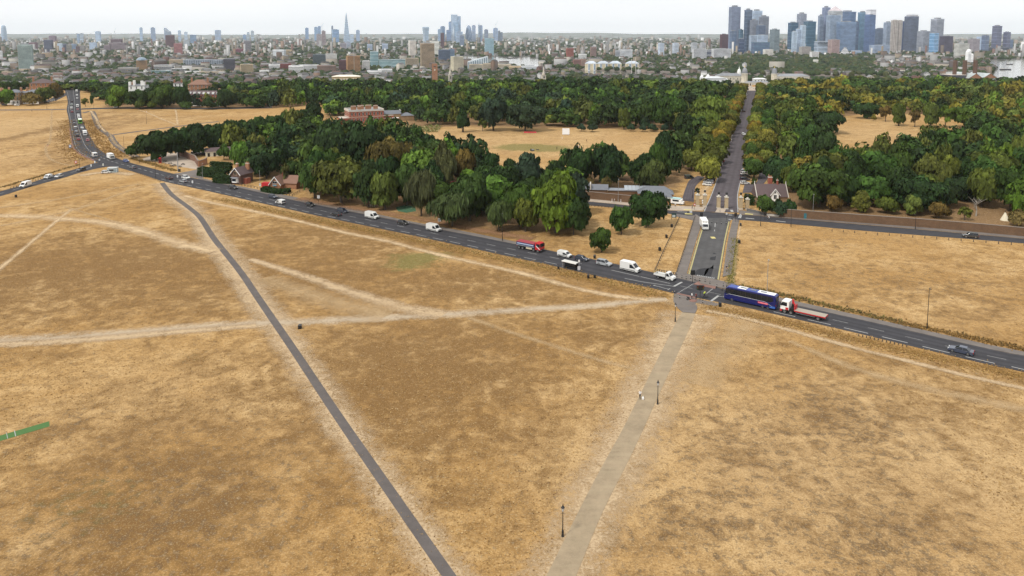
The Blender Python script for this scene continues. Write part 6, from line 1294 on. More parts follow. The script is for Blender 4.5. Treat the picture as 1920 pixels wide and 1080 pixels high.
for s in (-1, 1): dr_.loft([[(.7,-1.2,6.6),(.7+s*1.9,-1.2,4.1),(.7+s*1.9,-1.2,3.9),(.7,-1.2,6.3)],[(.7,3.4,6.6),(.7+s*1.9,2.5,4.1),(.7+s*1.9,2.5,3.9),(.7,3.4,6.3)]])
dr_.build('dormer_roof', TL_BROWN, root)
for s in (-1, 1): MB().loft([[(.7,-1.3,6.75),(.7,-1.3,6.35),(.7+s*2.0,-1.3,3.8),(.7+s*2.0,-1.3,4.15)],[(.7,-1.18,6.75),(.7,-1.18,6.35),(.7+s*2.0,-1.18,3.8),(.7+s*2.0,-1.18,4.15)]]).build('dormer_bargeboard', WHITE, root)
window(dm, .7, 3.4, -.9, .55, .8); window(dm, .7, 5.2, -.9, .3, .35)
chimney(root, 0.2, 4.5, 6.5, 10.2, .75, .55, BR_RED, 4); chimney(root, 2.8, 3.5, 6.8, 9.2, .3, .3, BR_RED, 1)
# grey-roofed lodges left of the gates
root = thing('park_lodge', 'single-storey lodge with hipped slate roofs left of the gates', 'lodge', G(1225, 377), -.12); MB().box(-6,8,0,7,0,3.0).build('wall', BR_ORG, root); r = MB(); hip_roof(r,-6,8,0,7,3.0,2.6); r.build('roof', TL_SLATE, root); MB().box(1,7,-4,-.05,0,2.7).build('front_wing', BR_ORG, root); r = MB(); hip_roof(r,1,7,-4,-.05,2.7,1.9); r.build('front_roof', TL_SLATE, root); MB().box(1.2,6.4,-4.3,-4.05,2.0,2.6).build('fascia', WHITE, root); window(root, 3.5, 1.5, -4.0, .8, .6)
root = thing('wall_sheds', 'row of slate-roofed sheds behind the left brick wall', 'shed', G(1112, 368), -.1); MB().box(-9,-1.2,0,5,0,3.0).build('wall', BR_PARK, root); r = MB(); hip_roof(r,-9,-1.2,0,5,3.0,2.0,gable=True); r.build('roof', TL_SLATE, root); MB().box(-1.0,6,0,5,0,2.8).build('wall', BR_PARK, root); r = MB(); hip_roof(r,-1.0,6,0,5,2.8,1.9,gable=True); r.build('roof', TL_SLATE, root); MB().box(-1.35,-.85,-.4,5.4,2.9,5.2).build('party_wall', STONE, root); MB().box(6.3,22,0,4,0,2.6).build('long_shed', BR_PARK, root); MB().box(6.2,22.2,-.3,4.2,2.6,2.9).build('long_roof', LEAD, root)
for k in range(6): MB().loft([[(13+k*1.6,-.3,3.0),(14.5+k*1.6,-.3,3.0),(14.5+k*1.6,3.5,4.2),(13+k*1.6,3.5,4.2)],[(13+k*1.6,-.3,3.05),(14.5+k*1.6,-.3,3.05),(14.5+k*1.6,3.5,4.25),(13+k*1.6,3.5,4.25)]]).build('glasshouse_pane', M('greenhouse_glass', (.3,.33,.36), .25), root)
root = thing('ice_cream_van', 'white and teal kiosk van beside the grey-roofed lodge', 'van', G(1269, 383), -.5); MB().box(-2.2,2.2,-.95,.95,.5,2.3).build('body', WHITE, root); MB().box(-2.3,1.6,-1.0,1.0,2.3,2.6).build('roof', M('teal_roof', (.35,.55,.55), .5), root); MB().box(-1.5,1.0,-.98,-.955,1.3,2.0).build('hatch', GLASS, root); MB().box(2.2,2.9,-.9,.9,.5,1.4).build('bonnet', WHITE, root); add_wheels(root, (1.7,-1.4), .95, .33)
# gates: piers, lamps, gate leaves
def pier(px, py, h, label, lamp=True, w=.62):
    root = thing('gate_pier', label, 'gate pier', G(px, py), -.05, 'stone gate piers'); MB().box(-w-.1,w+.1,-w-.1,w+.1,0,.5).build('plinth', STONE, root); MB().box(-w,w,-w,w,.5,h).build('shaft', M('buff_stone', (.4,.31,.19), .85, var=.15, scale=1), root); MB().box(-w-.15,w+.15,-w-.15,w+.15,h,h+.25).build('cap', STONE, root)
    if lamp: l = MB().lathe([(.06,h+.25),(.05,h+1.1)], 6).build('lamp_stem', BLACK, root); MB().lathe([(.15,h+1.1),(.42,h+1.3),(.48,h+1.65),(.38,h+1.95),(.1,h+2.1)], 10).build('globe_lantern', BLACK, root); MB().lathe([(.5,h+.28),(.42,h+.7),(.2,h+.9)], 8).build('lamp_pedestal', M('pier_ornament', (.5,.47,.4), .8), root)
for x, y, h, lb in ((1307.5,386.5,4.4,'outer left stone gate pier with lamp'),(1321,387.5,4.6,'inner left stone gate pier with round black lamp'),(1347,391,4.6,'left pier of the central gate island'),(1361.5,392,4.6,'right pier of the central gate island'),(1388.5,392.5,4.6,'inner right stone gate pier with red sign'),(1401,392.5,3.9,'outer right stone gate pier')): pier(x, y, h, lb)
def gate(pa, pb, h, label):
    A, B = G(*pa), G(*pb); d = B - A; root = thing('iron_gate', label, 'gate', A, math.atan2(d.y, d.x), 'iron park gates'); mt = M('gate_iron', (.05,.03,.035), .6); L = d.length
    for k in range(int(L / .22)): MB().box(k*.22+.05,k*.22+.09,-.02,.02,.1,h+(.35*math.sin(k*.22/L*math.pi))).build('bar', mt, root)
    for z in (.2, h*.55, h): MB().box(0,L,-.03,.03,z-.05,z+.05).build('rail', mt, root)
gate((1348.5,391),(1360,392), 3.0, 'dark iron gate leaf between the central piers'); gate((1309,386.6),(1319.5,387.4), 2.8, 'iron pedestrian gate between the left piers'); gate((1283,386),(1305,386.5), 2.4, 'curved iron carriage gate left of the piers'); gate((1390.5,392.6),(1399.5,392.6), 2.8, 'iron pedestrian gate between the right piers')
for x, y, w, h, c, lb in ((1318.5,386.2,.55,.8,WHITE,'white notice board on the left gate pier'),(1388.4,391.6,.5,.6,RED,'red and white notice on the right gate pier'),(1264.5,425.5,0,0,None,'')):
    if c: root = thing('notice_board', lb, 'sign', G(x, y+1.2), 0); MB().box(-w,w,-.06,.0,2.0-h,2.0+h).build('board', c, root); MB().box(-w*.7,w*.7,-.08,-.065,1.9,2.1).build('text_band', WHITE if c == RED else BLACK, root); MB().box(-.04,.04,0,.06,0,2.6).build('post', BLACK, root)
root = thing('information_board', 'dark information board on the grass at the fence top', 'sign', G(1263.5, 411.5), .1); MB().box(-.9,.9,-.06,.06,.7,2.4).build('board', M('board_green', (.02,.05,.05), .5), root); MB().box(-.7,.5,-.08,-.065,.9,1.7).build('poster', M('poster_pale', (.45,.5,.5), .6), root)
for s in (-.8,.8): MB().box(s-.06,s+.06,-.05,.05,0,.7).build('leg', BLACK, root)
isl = MB(); q = [G(x, y) for x, y in ((1341,398.5),(1346,390),(1362,391.5),(1358,399.5))]; isl.add([(p.x,p.y,.22) for p in q] + [(p.x,p.y,0) for p in q], [(0,1,2,3)] + [(i,i+4,(i+1)%4+4,(i+1)%4) for i in range(4)]); o = isl.build('gate_island', A_PALE); o['kind'] = 'structure'
# villas and terraces along the far left
def villa(px, py, W, D, h, label, wall, rz=.05, roof=None, floors=3, bays=4, rh=2.6, name='villa'):
    p = G(px, py); root = thing(name, label, 'house', p, rz); MB().box(-W/2,W/2,0,D,0,h).build('wall', wall, root); r = MB(); hip_roof(r,-W/2,W/2,0,D,h,rh,.5); r.build('roof', roof or TL_SLATE, root)
    for f in range(floors):
        for b in range(bays): window(root, -W/2+(b+.5)*W/bays, (f+.5)*h/floors+.2, 0, .5, h/floors*.3)
        for b in range(3): window(root, (b+.5)*D/3, (f+.5)*h/floors+.2, W/2, .45, h/floors*.28, face='x+')
    for s in (-1, 1): chimney(root, s*W*.4, D*.5, h, h+rh+1.6, .9, .5, BR_ORG, 4)
    MB().box(-W/2-.05,W/2+.05,-.05,0,0,h/floors).build('stucco_storey', STUCCO, root); MB().box(-1,1,-1.6,-.06,0,3.2).build('porch', STUCCO, root)
    return root
villa(23, 196, 14, 12, 11.5, 'brown brick villa with slate roof, second from the left edge', BR_STOCK); villa(58, 195, 15, 12, 11, 'brown brick villa beside the russet tree, right of its twin', BR_STOCK); villa(-14, 196, 14, 12, 11, 'brick villa cut by the left picture edge', BR_STOCK)
villa(78, 178, 22, 22, 13, 'large hipped-roofed brick house behind the villas', BR_ORG, .4, TL_BROWN, 3, 5, 5, 'house')
tr_ = villa(378, 199, 38, 12, 11, 'red brick mansard terrace beyond the far heath', BR_RED, -.12, TL_BROWN, 3, 10, 3.2, 'terrace_house'); 
for k in range(8): MB().box(-17+k*4.6,-15.2+k*4.6,.2,2,11.2,13.2).build('dormer', WHITE, tr_)
villa(372, 186, 20, 14, 15, 'taller gabled brick mansion block behind the terrace', BR_ORG, .1, TL_RED, 4, 5, 5, 'mansion_block')
wv = villa(257, 186, 16, 12, 14, 'bright white gabled house rising above the trees', STUCCO, .1, TL_SLATE, 3, 3, 1.5, 'white_house')
for x in (-7, -2.5, 5, 7): MB().box(x-1,x+1,.5,3,14,17+(abs(x)%3)).build('parapet_gable', STUCCO, wv)
villa(334, 178, 9, 8, 13, 'white-sided house top peeping above the trees', STUCCO, .3, TL_BROWN, 3, 2, 2, 'white_house')
villa(1472, 199, 16, 12, 2.8, 'orange-roofed low pavilion right of the avenue', STUCCO, .3, TL_ORG, 1, 4, 4.2, 'pavilion'); villa(1452, 187, 14, 8, 3.5, 'small pale pavilion building right of the avenue top', M('tan_wall', (.5,.38,.25), .8), .2, TL_BROWN, 1, 3, 1.5, 'pavilion')
# cottage roofs glimpsed by the pergola garden
root = thing('rose_garden', 'pale flowering rose beds right of the coach house', 'flower bed', G(772, 243)); g = np.random.default_rng(5); P = g.uniform(-1, 1, (1800, 2)) * np.array([20, 16]); s = g.uniform(.25,.6,(1800,1)); N = g.normal(size=(1800,3)); Tn = np.cross(N, g.normal(size=(1800,3))); Tn /= np.linalg.norm(Tn,axis=1)[:,None]; Bn = np.cross(N, Tn); Bn /= np.linalg.norm(Bn,axis=1)[:,None]; Pz = np.concatenate([P, g.uniform(.2,1.5,(1800,1))], 1)
V = np.stack([Pz-Tn*s,Pz-Bn*s,Pz+Tn*s,Pz+Bn*s],1).reshape(-1,3); cc = np.repeat(np.array([(.16,.19,.05),(.25,.22,.09),(.08,.12,.03),(.35,.28,.15)])[g.integers(0,4,1800)],4,0); np_mesh('bedding', V, np.arange(7200).reshape(-1,4), LEAFA, {'col': ('POINT', cc)}, parent=root)['kind'] = 'stuff'
# ------------------------------------------------------------------ the city on the river plain
def facade_mat(name='city_walls'):
    """wall colour comes from the faces, windows sit on a 3 m floor grid"""
    t = NT(name); geo = t.node('ShaderNodeNewGeometry'); s = t.node('ShaderNodeSeparateXYZ'); t.l.new(geo.outputs['Position'], s.inputs[0]); n = t.node('ShaderNodeSeparateXYZ'); t.l.new(geo.outputs['Normal'], n.inputs[0])
    u = t.math('SUBTRACT', t.math('MULTIPLY', s.outputs[0], n.outputs[1]), t.math('MULTIPLY', s.outputs[1], n.outputs[0]))
    fu = t.math('FRACT', t.math('DIVIDE', u, 3.4)); fz = t.math('FRACT', t.math('DIVIDE', s.outputs[2], 3.1))
    win = t.math('MULTIPLY', t.math('LESS_THAN', t.math('ABSOLUTE', t.math('SUBTRACT', fu, .5)), .25), t.math('LESS_THAN', t.math('ABSOLUTE', t.math('SUBTRACT', fz, .5)), .27))
    win = t.math('MULTIPLY', win, t.math('LESS_THAN', t.math('ABSOLUTE', n.outputs[2]), .3))
    c = t.attr('col').outputs['Color']; c = t.mix(t.math('MULTIPLY', t.ramp(t.noise(.05, 4), .35, .7), .3), c, (.2,.18,.17))
    t.base(t.mix(t.math('MULTIPLY', win, .75), c, (.05,.06,.075)), .7); return t.m
CITYW = facade_mat()
_tm = {}
def tm(c, rough=.6, glass=False, far=False):
    k = (tuple(round(x, 3) for x in c), rough, glass, far)
    if k not in _tm:
        t = NT('tower_glass' if glass else 'tower_cladding')
        c = ((c[0]*.82, c[1]*.96, c[2]*1.18) if far else c) if glass else (c[0]*.8, c[1]*.93, c[2]*1.12) if far else c; n = t.noise(.035, 4, .7, vec=t.pos((1, 1, 2.2))); col = t.mix(t.ramp(n, .3, .7), tuple(x*.72 for x in c), tuple(min(1, x*1.25) for x in c))  # far towers: bluish cast of distance and reflected sky put into the colour
        t.base(col, .22 if glass else rough, 0.0, spec=.8 if glass else .3); _tm[k] = t.m
    return _tm[k]
def geo_of(x0, x1, yt, d):
    a, b, c = AT(x0, 100, d), AT(x1, 100, d), AT((x0 + x1) / 2, yt, d); return (a.x + b.x) / 2, abs(b.x - a.x), c.z
n_bld = 0
def tower(x0, x1, yt, d, style, wall, glass, label, rot=None, k=1.0, cap=None, name='tower', cat='tower', top=None, ybase=None):
    """a tower seen between columns x0..x1 with its top at row yt, d metres away; style picks how its front is made"""
    global n_bld; n_bld += 1
    X, A, zt = geo_of(x0, x1, yt, d); th = R(rot if rot is not None else rnd.choice((-24, -16, 14, 22, 28))); s = A / (math.cos(th) + k * abs(math.sin(th))); w, dp = s, s * k
    root = thing(name, label, cat, (X, d, LOW), th); Hh = zt - LOW; hb = Hh
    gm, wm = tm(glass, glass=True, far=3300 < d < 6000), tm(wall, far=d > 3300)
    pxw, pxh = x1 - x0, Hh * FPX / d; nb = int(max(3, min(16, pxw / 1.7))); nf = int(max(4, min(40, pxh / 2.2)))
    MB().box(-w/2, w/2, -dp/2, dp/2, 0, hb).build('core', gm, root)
    m = MB(); e = s * .025; pw = s / nb
    if style in ('grid', 'ribs', 'piers'):
        f = {'grid': .32, 'ribs': .45, 'piers': .5}[style]
        for i in range(nb + 1):
            x = -w/2 + w * i / nb
            m.box(x - pw*f/2, x + pw*f/2, -dp/2 - e, -dp/2, 0, hb); m.box(x - pw*f/2, x + pw*f/2, dp/2, dp/2 + e, 0, hb)
            y = -dp/2 + dp * i / nb
            m.box(-w/2 - e, -w/2, y - pw*f/2*k, y + pw*f/2*k, 0, hb); m.box(w/2, w/2 + e, y - pw*f/2*k, y + pw*f/2*k, 0, hb)
    if style in ('grid', 'bands', 'piers'):
        fh = Hh / nf; q = {'grid': .3, 'bands': .5, 'piers': .14}[style]
        for j in range(nf + 1):
            z = min(Hh - fh*q, Hh * j / nf); m.box(-w/2 - e*.9, w/2 + e*.9, -dp/2 - e*.9, dp/2 + e*.9, z, z + fh*q)
    if style == 'glass':
        for i in range(nb + 1): x = -w/2 + w * i / nb; m.box(x - pw*.06, x + pw*.06, -dp/2 - e*.5, -dp/2, 0, hb)
        for j in range(0, nf + 1, 3): z = Hh * j / nf; m.box(-w/2 - e*.4, w/2 + e*.4, -dp/2 - e*.4, dp/2 + e*.4, z, z + Hh/nf*.35)
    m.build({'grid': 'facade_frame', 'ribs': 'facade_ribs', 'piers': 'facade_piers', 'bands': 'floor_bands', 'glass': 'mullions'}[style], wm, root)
    MB().box(-w/2 - e, w/2 + e, -dp/2 - e, dp/2 + e, hb, hb + Hh*.018 + .5).build('parapet', tm(cap) if cap else wm, root)
    if top != 'none': MB().box(-w*.28, w*.25, -dp*.25, dp*.28, hb + Hh*.018 + .5, hb + Hh*.05 + 1.0).build('roof_plant', tm((.25,.26,.28)), root)
    return root
LIL, TAU, SLA, NAV, TEA, PAL, BEI, MAR, DPU = (.28,.29,.34), (.28,.27,.28), (.16,.19,.24), (.05,.085,.17), (.10,.19,.24), (.55,.57,.58), (.52,.43,.34), (.14,.055,.06), (.13,.11,.15)
GLS, GLT, GLN, GLP, GLD = (.11,.15,.21), (.07,.14,.18), (.03,.05,.10), (.30,.36,.42), (.035,.04,.05)
RIV = 'right-hand riverside cluster'
for r_ in ((1366,1384.5,14.5,4250,'piers',LIL,(.20,.19,.25),'tallest leftmost lilac slab tower of the right-hand cluster',10,.7),
 (1368,1379,59,4000,'glass',SLA,GLS,'blue-grey tower standing at the foot of the leftmost lilac tower',12,.8), (1350.5,1363,65,3900,'ribs',MAR,(.05,.03,.04),'dark maroon block left of the tallest leftmost tower',8,.8),
 (1394,1407,20,4200,'glass',SLA,(.08,.11,.15),'tall dark slate tower second from the left in the right-hand cluster',18,.8), (1408,1425,21.5,4400,'grid',PAL,GLP,'pale grey gridded tower behind the taupe pair',10,.8),
 (1405.5,1418,38.5,4150,'grid',TAU,(.14,.13,.14),'taupe tower with dark cap, left of the taupe pair',12,.8), (1422,1438,32,4150,'grid',TAU,(.14,.13,.14),'taupe tower with dark cap, right of the taupe pair',14,.8),
 (1418,1432,48.5,4050,'ribs',SLA,GLN,'dark blue stepped block between the taupe pair',8,.8), (1384,1392,56.5,4200,'glass',TEA,GLT,'small teal tower between the lilac and slate towers',20,.8),
 (1405,1417,67,3850,'ribs',PAL,GLN,'dark striped low block below the taupe pair',6,.8), (1417,1436.5,66.5,3900,'grid',PAL,GLP,'wide pale grey block below the right taupe tower',6,.6), (1384,1394,73,3850,'glass',SLA,GLN,'low dark glass block left of the striped block',6,.8), (1410,1440,80,3700,'glass',TEA,GLS,'low wide teal block in front of the pale grey block',5,.5),
 (1443,1459,56,3950,'ribs',(.34,.37,.34),GLD,'rounded grey-green striped tower alone right of the taupe pair',26,1), (1477,1493,43.5,4250,'glass',TEA,(.05,.1,.15),'dark teal block left of the white stepped towers',10,.8), (1493,1508,27,4300,'ribs',(.45,.42,.42),(.13,.15,.2),'pale striped tower with notched top above the white towers',14,.8),
 (1484,1492,60,3900,'ribs',(.75,.77,.78),GLS,'lowest left of the white stepped towers',20,.8), (1491.5,1500,55,3950,'ribs',(.7,.72,.74),GLS,'middle of the white stepped towers',20,.8), (1499,1508,48.5,3950,'ribs',(.75,.77,.78),GLS,'tallest right of the white stepped towers',20,.8), (1506,1526,41.5,4150,'glass',TEA,(.05,.12,.16),'wide dark teal glass tower left of the pyramid-topped tower',12,.7),
 (1532,1541,30.5,4300,'bands',(.36,.38,.42),GLS,'grey stepped tower left edge of the tallest central group',14,.8), (1539.5,1552,15.5,4350,'ribs',(.36,.36,.44),GLS,'slim lilac-grey tower left of the pyramid tower',14,.8), (1549,1571,30,4050,'ribs',(.40,.43,.46),GLS,'grey ribbed block in front of the pyramid tower',8,.6),
 (1572,1599,23.5,4250,'glass',(.2,.25,.33),(.13,.19,.28),'broad blue tower right of the pyramid tower',6,.5), (1569,1599.5,42.5,4000,'bands',(.24,.30,.38),(.16,.22,.31),'broad blue-grey glass slab in front of the blue tower',6,.5), (1600,1607,42,4100,'glass',SLA,GLS,'narrow grey-blue slab between two blue towers',6,.8), (1607,1621,24.5,4200,'bands',(.2,.3,.36),(.10,.2,.27),'teal banded tower right of the broad blue slab',10,.8), (1620,1637,29,4050,'ribs',(.18,.24,.36),(.035,.06,.14),'navy glass tower with white crown',22,.8),
 (1640,1655.5,54.5,4200,'bands',SLA,GLS,'medium slate block right of the navy tower',8,.8), (1656,1668.5,43,4100,'ribs',(.5,.51,.53),GLS,'grey tower with white edge right of the slate block',10,.8), (1688,1697,42,4250,'bands',NAV,GLN,'navy block behind the round beige towers',8,.8), (1695,1716.5,32,4000,'ribs',(.17,.18,.22),(.08,.085,.11),'dark purple-grey tower with pale crown',18,.8),
 (1554,1571,75,3500,'ribs',(.55,.36,.29),(.16,.07,.07),'pink and brick striped block before the grey ribbed tower',8,.8), (1528,1553,78.5,3550,'glass',(.62,.64,.62),(.32,.33,.34),'pale block with dark lettering along its top',5,.5), (1520,1533.5,97.5,3000,'ribs',(.75,.75,.75),(.12,.1,.1),'small white block at the edge of the green island park',6,.6), (1500,1518,88,3400,'ribs',BEI,(.2,.12,.11),'tan brick block left of the small white block',5,.6),
 (1633,1664,85,3700,'grid',(.42,.44,.48),(.2,.23,.28),'low grey gridded blocks under the slate tower',5,.5), (1598,1614,95,3500,'bands',(.4,.42,.45),(.2,.25,.3),'low grey curved block below the teal banded tower',6,.7),
 (1720,1739.5,59,3800,'grid',(.42,.39,.38),(.17,.16,.17),'taupe gridded block right of the purple-grey tower',20,.8), (1744,1764.5,36.5,3900,'bands',(.44,.41,.40),(.19,.18,.2),'tall taupe banded tower near the right end of the cluster',20,.8), (1742,1757,63,3700,'glass',(.45,.58,.68),(.16,.3,.42),'bright blue glass tower in front of the tall taupe tower',24,.8), (1763,1782.5,68.5,3750,'ribs',(.13,.10,.13),(.04,.035,.05),'dark purple striped block right of the tall taupe tower',12,.7), (1791,1814,82.5,3100,'grid',(.55,.55,.52),(.28,.28,.27),'pale speckled block with dark cap behind the power station',10,.5),
 (1816,1833,73.5,3900,'grid',(.45,.35,.32),(.22,.17,.17),'pinkish block right of the speckled block',10,.7), (1831,1840.5,69.5,4300,'ribs',(.66,.68,.7),GLP,'thin white block behind the pinkish block',10,.8), (1840,1851.5,67,4100,'glass',(.26,.28,.34),(.14,.16,.21),'slate tower left of the far right pair',20,.8), (1859,1874,49.5,4300,'glass',(.22,.2,.26),(.12,.115,.155),'taller of the far right pair of dark towers',20,.8), (1880,1891.5,61,4300,'glass',(.22,.2,.26),(.12,.115,.155),'shorter of the far right pair of dark towers',20,.8), (1891,1897,75,4400,'glass',SLA,GLS,'narrow grey block at the far right',10,.8), (1856,1893,89,4150,'bands',(.1,.1,.12),GLN,'dark low link building between the far right pair',3,.3),
 # city of towers, far centre
 (837,846,57,8400,'glass',(.2,.27,.42),(.13,.2,.34),'blue block left of the tallest central tower',10,.8), (821,829,55.5,8000,'glass',(.33,.42,.55),(.25,.34,.46),'pale blue block left behind the maroon tower',10,.8), (826,835,50.5,8500,'glass',(.22,.32,.45),(.16,.26,.4),'dark blue round-shouldered tower above the maroon tower',24,.8), (826.5,832.8,62.6,5200,'ribs',MAR,(.09,.04,.05),'slim maroon tower in front of the central blue towers',12,.8), (841.5,849,42,8600,'glass',(.35,.45,.6),(.26,.38,.55),'stepped pale blue tower left of the tallest central tower',14,.8), (885,892,48.5,8700,'glass',(.35,.42,.54),(.28,.35,.47),'plain blue-grey tower right of the cigar-shaped tower',8,.8), (899,905,48.5,8900,'glass',(.32,.4,.53),(.25,.33,.46),'blue tower with thin mast at its left',8,.8), (908,915.5,56,8600,'glass',(.24,.27,.35),(.15,.19,.27),'dark slate tower right of the mast tower',10,.8), (925,933.5,53.5,8800,'grid',(.34,.42,.54),(.26,.34,.46),'blue tower under construction with cranes',10,.8), (934,938,58.5,8800,'glass',SLA,GLS,'first small block right of the crane tower',10,.8), (938,942.5,61,8800,'glass',SLA,GLS,'second small block right of the crane tower',10,.8), (855,868,60,7000,'glass',(.42,.5,.6),(.3,.38,.5),'pale block at the foot of the tallest central tower',10,.8), (862,870,67,5600,'ribs',(.3,.31,.34),GLS,'grey block below the tallest central tower',12,.8),
 (573.5,580,53,9400,'glass',(.24,.34,.5),(.18,.28,.44),'blue split tower furthest left of the spire',10,.8), (590,597.5,51.5,9200,'glass',(.3,.42,.58),(.22,.36,.54),'slanted blue tower left of the council blocks',18,.8), (597.5,602.8,50,9200,'glass',(.24,.34,.5),(.17,.28,.45),'slim blue tower above the council blocks',8,.8), (594,604.2,64.5,6000,'ribs',(.5,.4,.36),(.24,.19,.19),'left of the tan council tower pair',14,.8), (604,611.5,58.5,6000,'ribs',(.42,.29,.26),(.2,.15,.16),'right taller of the tan council tower pair',14,.8), (622.5,626,49.5,8000,'glass',(.25,.28,.35),GLS,'thin dark needle block left of the spire',8,.8), (623,637,56,7600,'glass',(.35,.48,.65),(.2,.32,.5),'blue and white block next to the glass spire',22,.8), (668.5,675.3,57,9000,'grid',(.38,.44,.54),(.28,.35,.46),'lone grey-blue block right of the glass spire',10,.8), (657,664,65,7300,'glass',(.5,.58,.66),(.4,.48,.58),'pale block at the right foot of the glass spire',8,.8), (638,650,81,4700,'ribs',(.45,.36,.34),(.24,.2,.2),'tan block below the glass spire, left',10,.6), (647,658,79,4800,'ribs',(.5,.47,.47),(.3,.3,.32),'grey block below the glass spire, right',10,.6),
 (688,699,83,4300,'bands',(.5,.5,.52),(.28,.3,.34),'small grey tower in the mid-city trees, left of its twin',12,.8), (716,728,82,4300,'bands',(.5,.5,.52),(.3,.32,.36),'small grey tower in the mid-city trees, right twin',12,.8),
 # left horizon
 (285,293,52.5,8700,'ribs',(.4,.46,.55),(.24,.3,.4),'blue-grey tower with rounded shoulder on the left horizon',20,.8), (264.5,269.3,52.5,9500,'glass',(.4,.5,.62),(.32,.43,.57),'thin pale tower left of the rounded-shoulder tower',8,.8), (313,327.5,66.5,5200,'ribs',(.17,.065,.065),(.1,.045,.05),'big maroon tower on the left skyline',10,.7), (327.5,342,82,3400,'grid',(.5,.2,.17),(.34,.13,.11),'red and cream tower below the maroon tower',14,.7), (336,341,58,9000,'glass',(.42,.5,.6),(.36,.44,.54),'thin grey tower right of the maroon tower',8,.8), (347.5,353,60.5,9000,'glass',(.52,.6,.68),(.42,.5,.6),'thin pale tower beyond the cream block',8,.8), (346,355.5,75.5,5600,'ribs',(.6,.57,.5),(.35,.34,.33),'cream block right of the red tower',10,.8), (358,369.5,66,8000,'glass',(.22,.3,.42),(.16,.24,.36),'blue sloping block on the left skyline',14,.8), (405,415.8,57.5,8500,'glass',(.4,.47,.57),(.33,.4,.52),'broad blue-grey block alone on the left skyline',10,.6), (457,463,65.5,7500,'glass',(.25,.36,.5),(.2,.3,.46),'small blue block above the striped dark tower',8,.8), (464.5,469,61,9000,'glass',PAL,GLP,'thin pale block above the striped dark tower, left',8,.8), (472,477.3,58.5,9000,'glass',PAL,GLP,'thin pale block above the striped dark tower, right',8,.8), (457,472,77,3900,'ribs',(.42,.34,.30),(.05,.05,.06),'dark tower with tan stripes on the left skyline',20,.8), (440,458,92,3850,'bands',(.28,.08,.1),(.14,.06,.07),'low maroon block left of the tan-striped tower',6,.6),
 (85,99,75.5,4000,'grid',(.16,.15,.18),(.05,.05,.07),'dark block under construction on the far left',14,.8), (95.5,106,67.5,5500,'ribs',(.36,.22,.22),(.2,.14,.16),'red-brown tower behind the dark far-left block',8,.8), (57,69.5,80,4400,'grid',(.28,.14,.14),(.15,.08,.09),'dark red block right of the green glass tower',8,.8), (110,117.5,82,4000,'ribs',(.72,.72,.68),(.3,.3,.32),'white end tower of the left row of slabs',8,.8), (118,126.5,83,4050,'ribs',(.2,.19,.22),(.07,.07,.09),'dark slab second in the left row of slabs',8,.8), (127,134,84,4050,'ribs',(.5,.4,.26),(.13,.12,.13),'tan-striped slab third in the left row of slabs',8,.8), (135,143,83,4100,'ribs',(.45,.5,.55),(.13,.15,.19),'blue-grey slab fourth in the left row of slabs',8,.8), (144,151,87,4000,'ribs',(.22,.12,.11),(.12,.08,.08),'brown slab fifth in the left row of slabs',8,.8), (152,159,86,4000,'ribs',(.5,.42,.33),(.14,.1,.1),'brown slab with tan edge, last of the left row',8,.8), (170,181,80,4800,'ribs',(.7,.72,.74),(.36,.4,.45),'white block left of the wide brown block',6,.6), (182,190,59.5,7500,'grid',(.55,.6,.66),(.42,.5,.58),'white-framed tower on the left skyline',8,.8), (197,208,85,4200,'grid',(.3,.2,.19),(.2,.14,.14),'small brown wing left of the wide brown block',5,.5), (208,236,80.5,4300,'grid',(.36,.25,.23),(.22,.16,.16),'wide brown brick block on the left skyline',5,.4), (211,229,74,4400,'grid',(.24,.14,.14),(.14,.09,.1),'dark upper storeys behind the wide brown block',5,.5), (146.5,151,64,7500,'glass',(.3,.38,.48),(.25,.33,.44),'thin blue tower left of the crane',8,.8), (152.5,158,63,7500,'glass',PAL,GLP,'thin pale tower left of the crane',8,.8), (80,97.5,99.5,3000,'ribs',(.5,.38,.26),(.25,.18,.14),'tan apartment block right of the green glass tower',14,.6), (62,79,108,2900,'bands',(.42,.33,.25),(.22,.18,.15),'low tan block beside the green glass tower',6,.5)):
    tower(*r_[:8], rot=r_[8], k=r_[9])
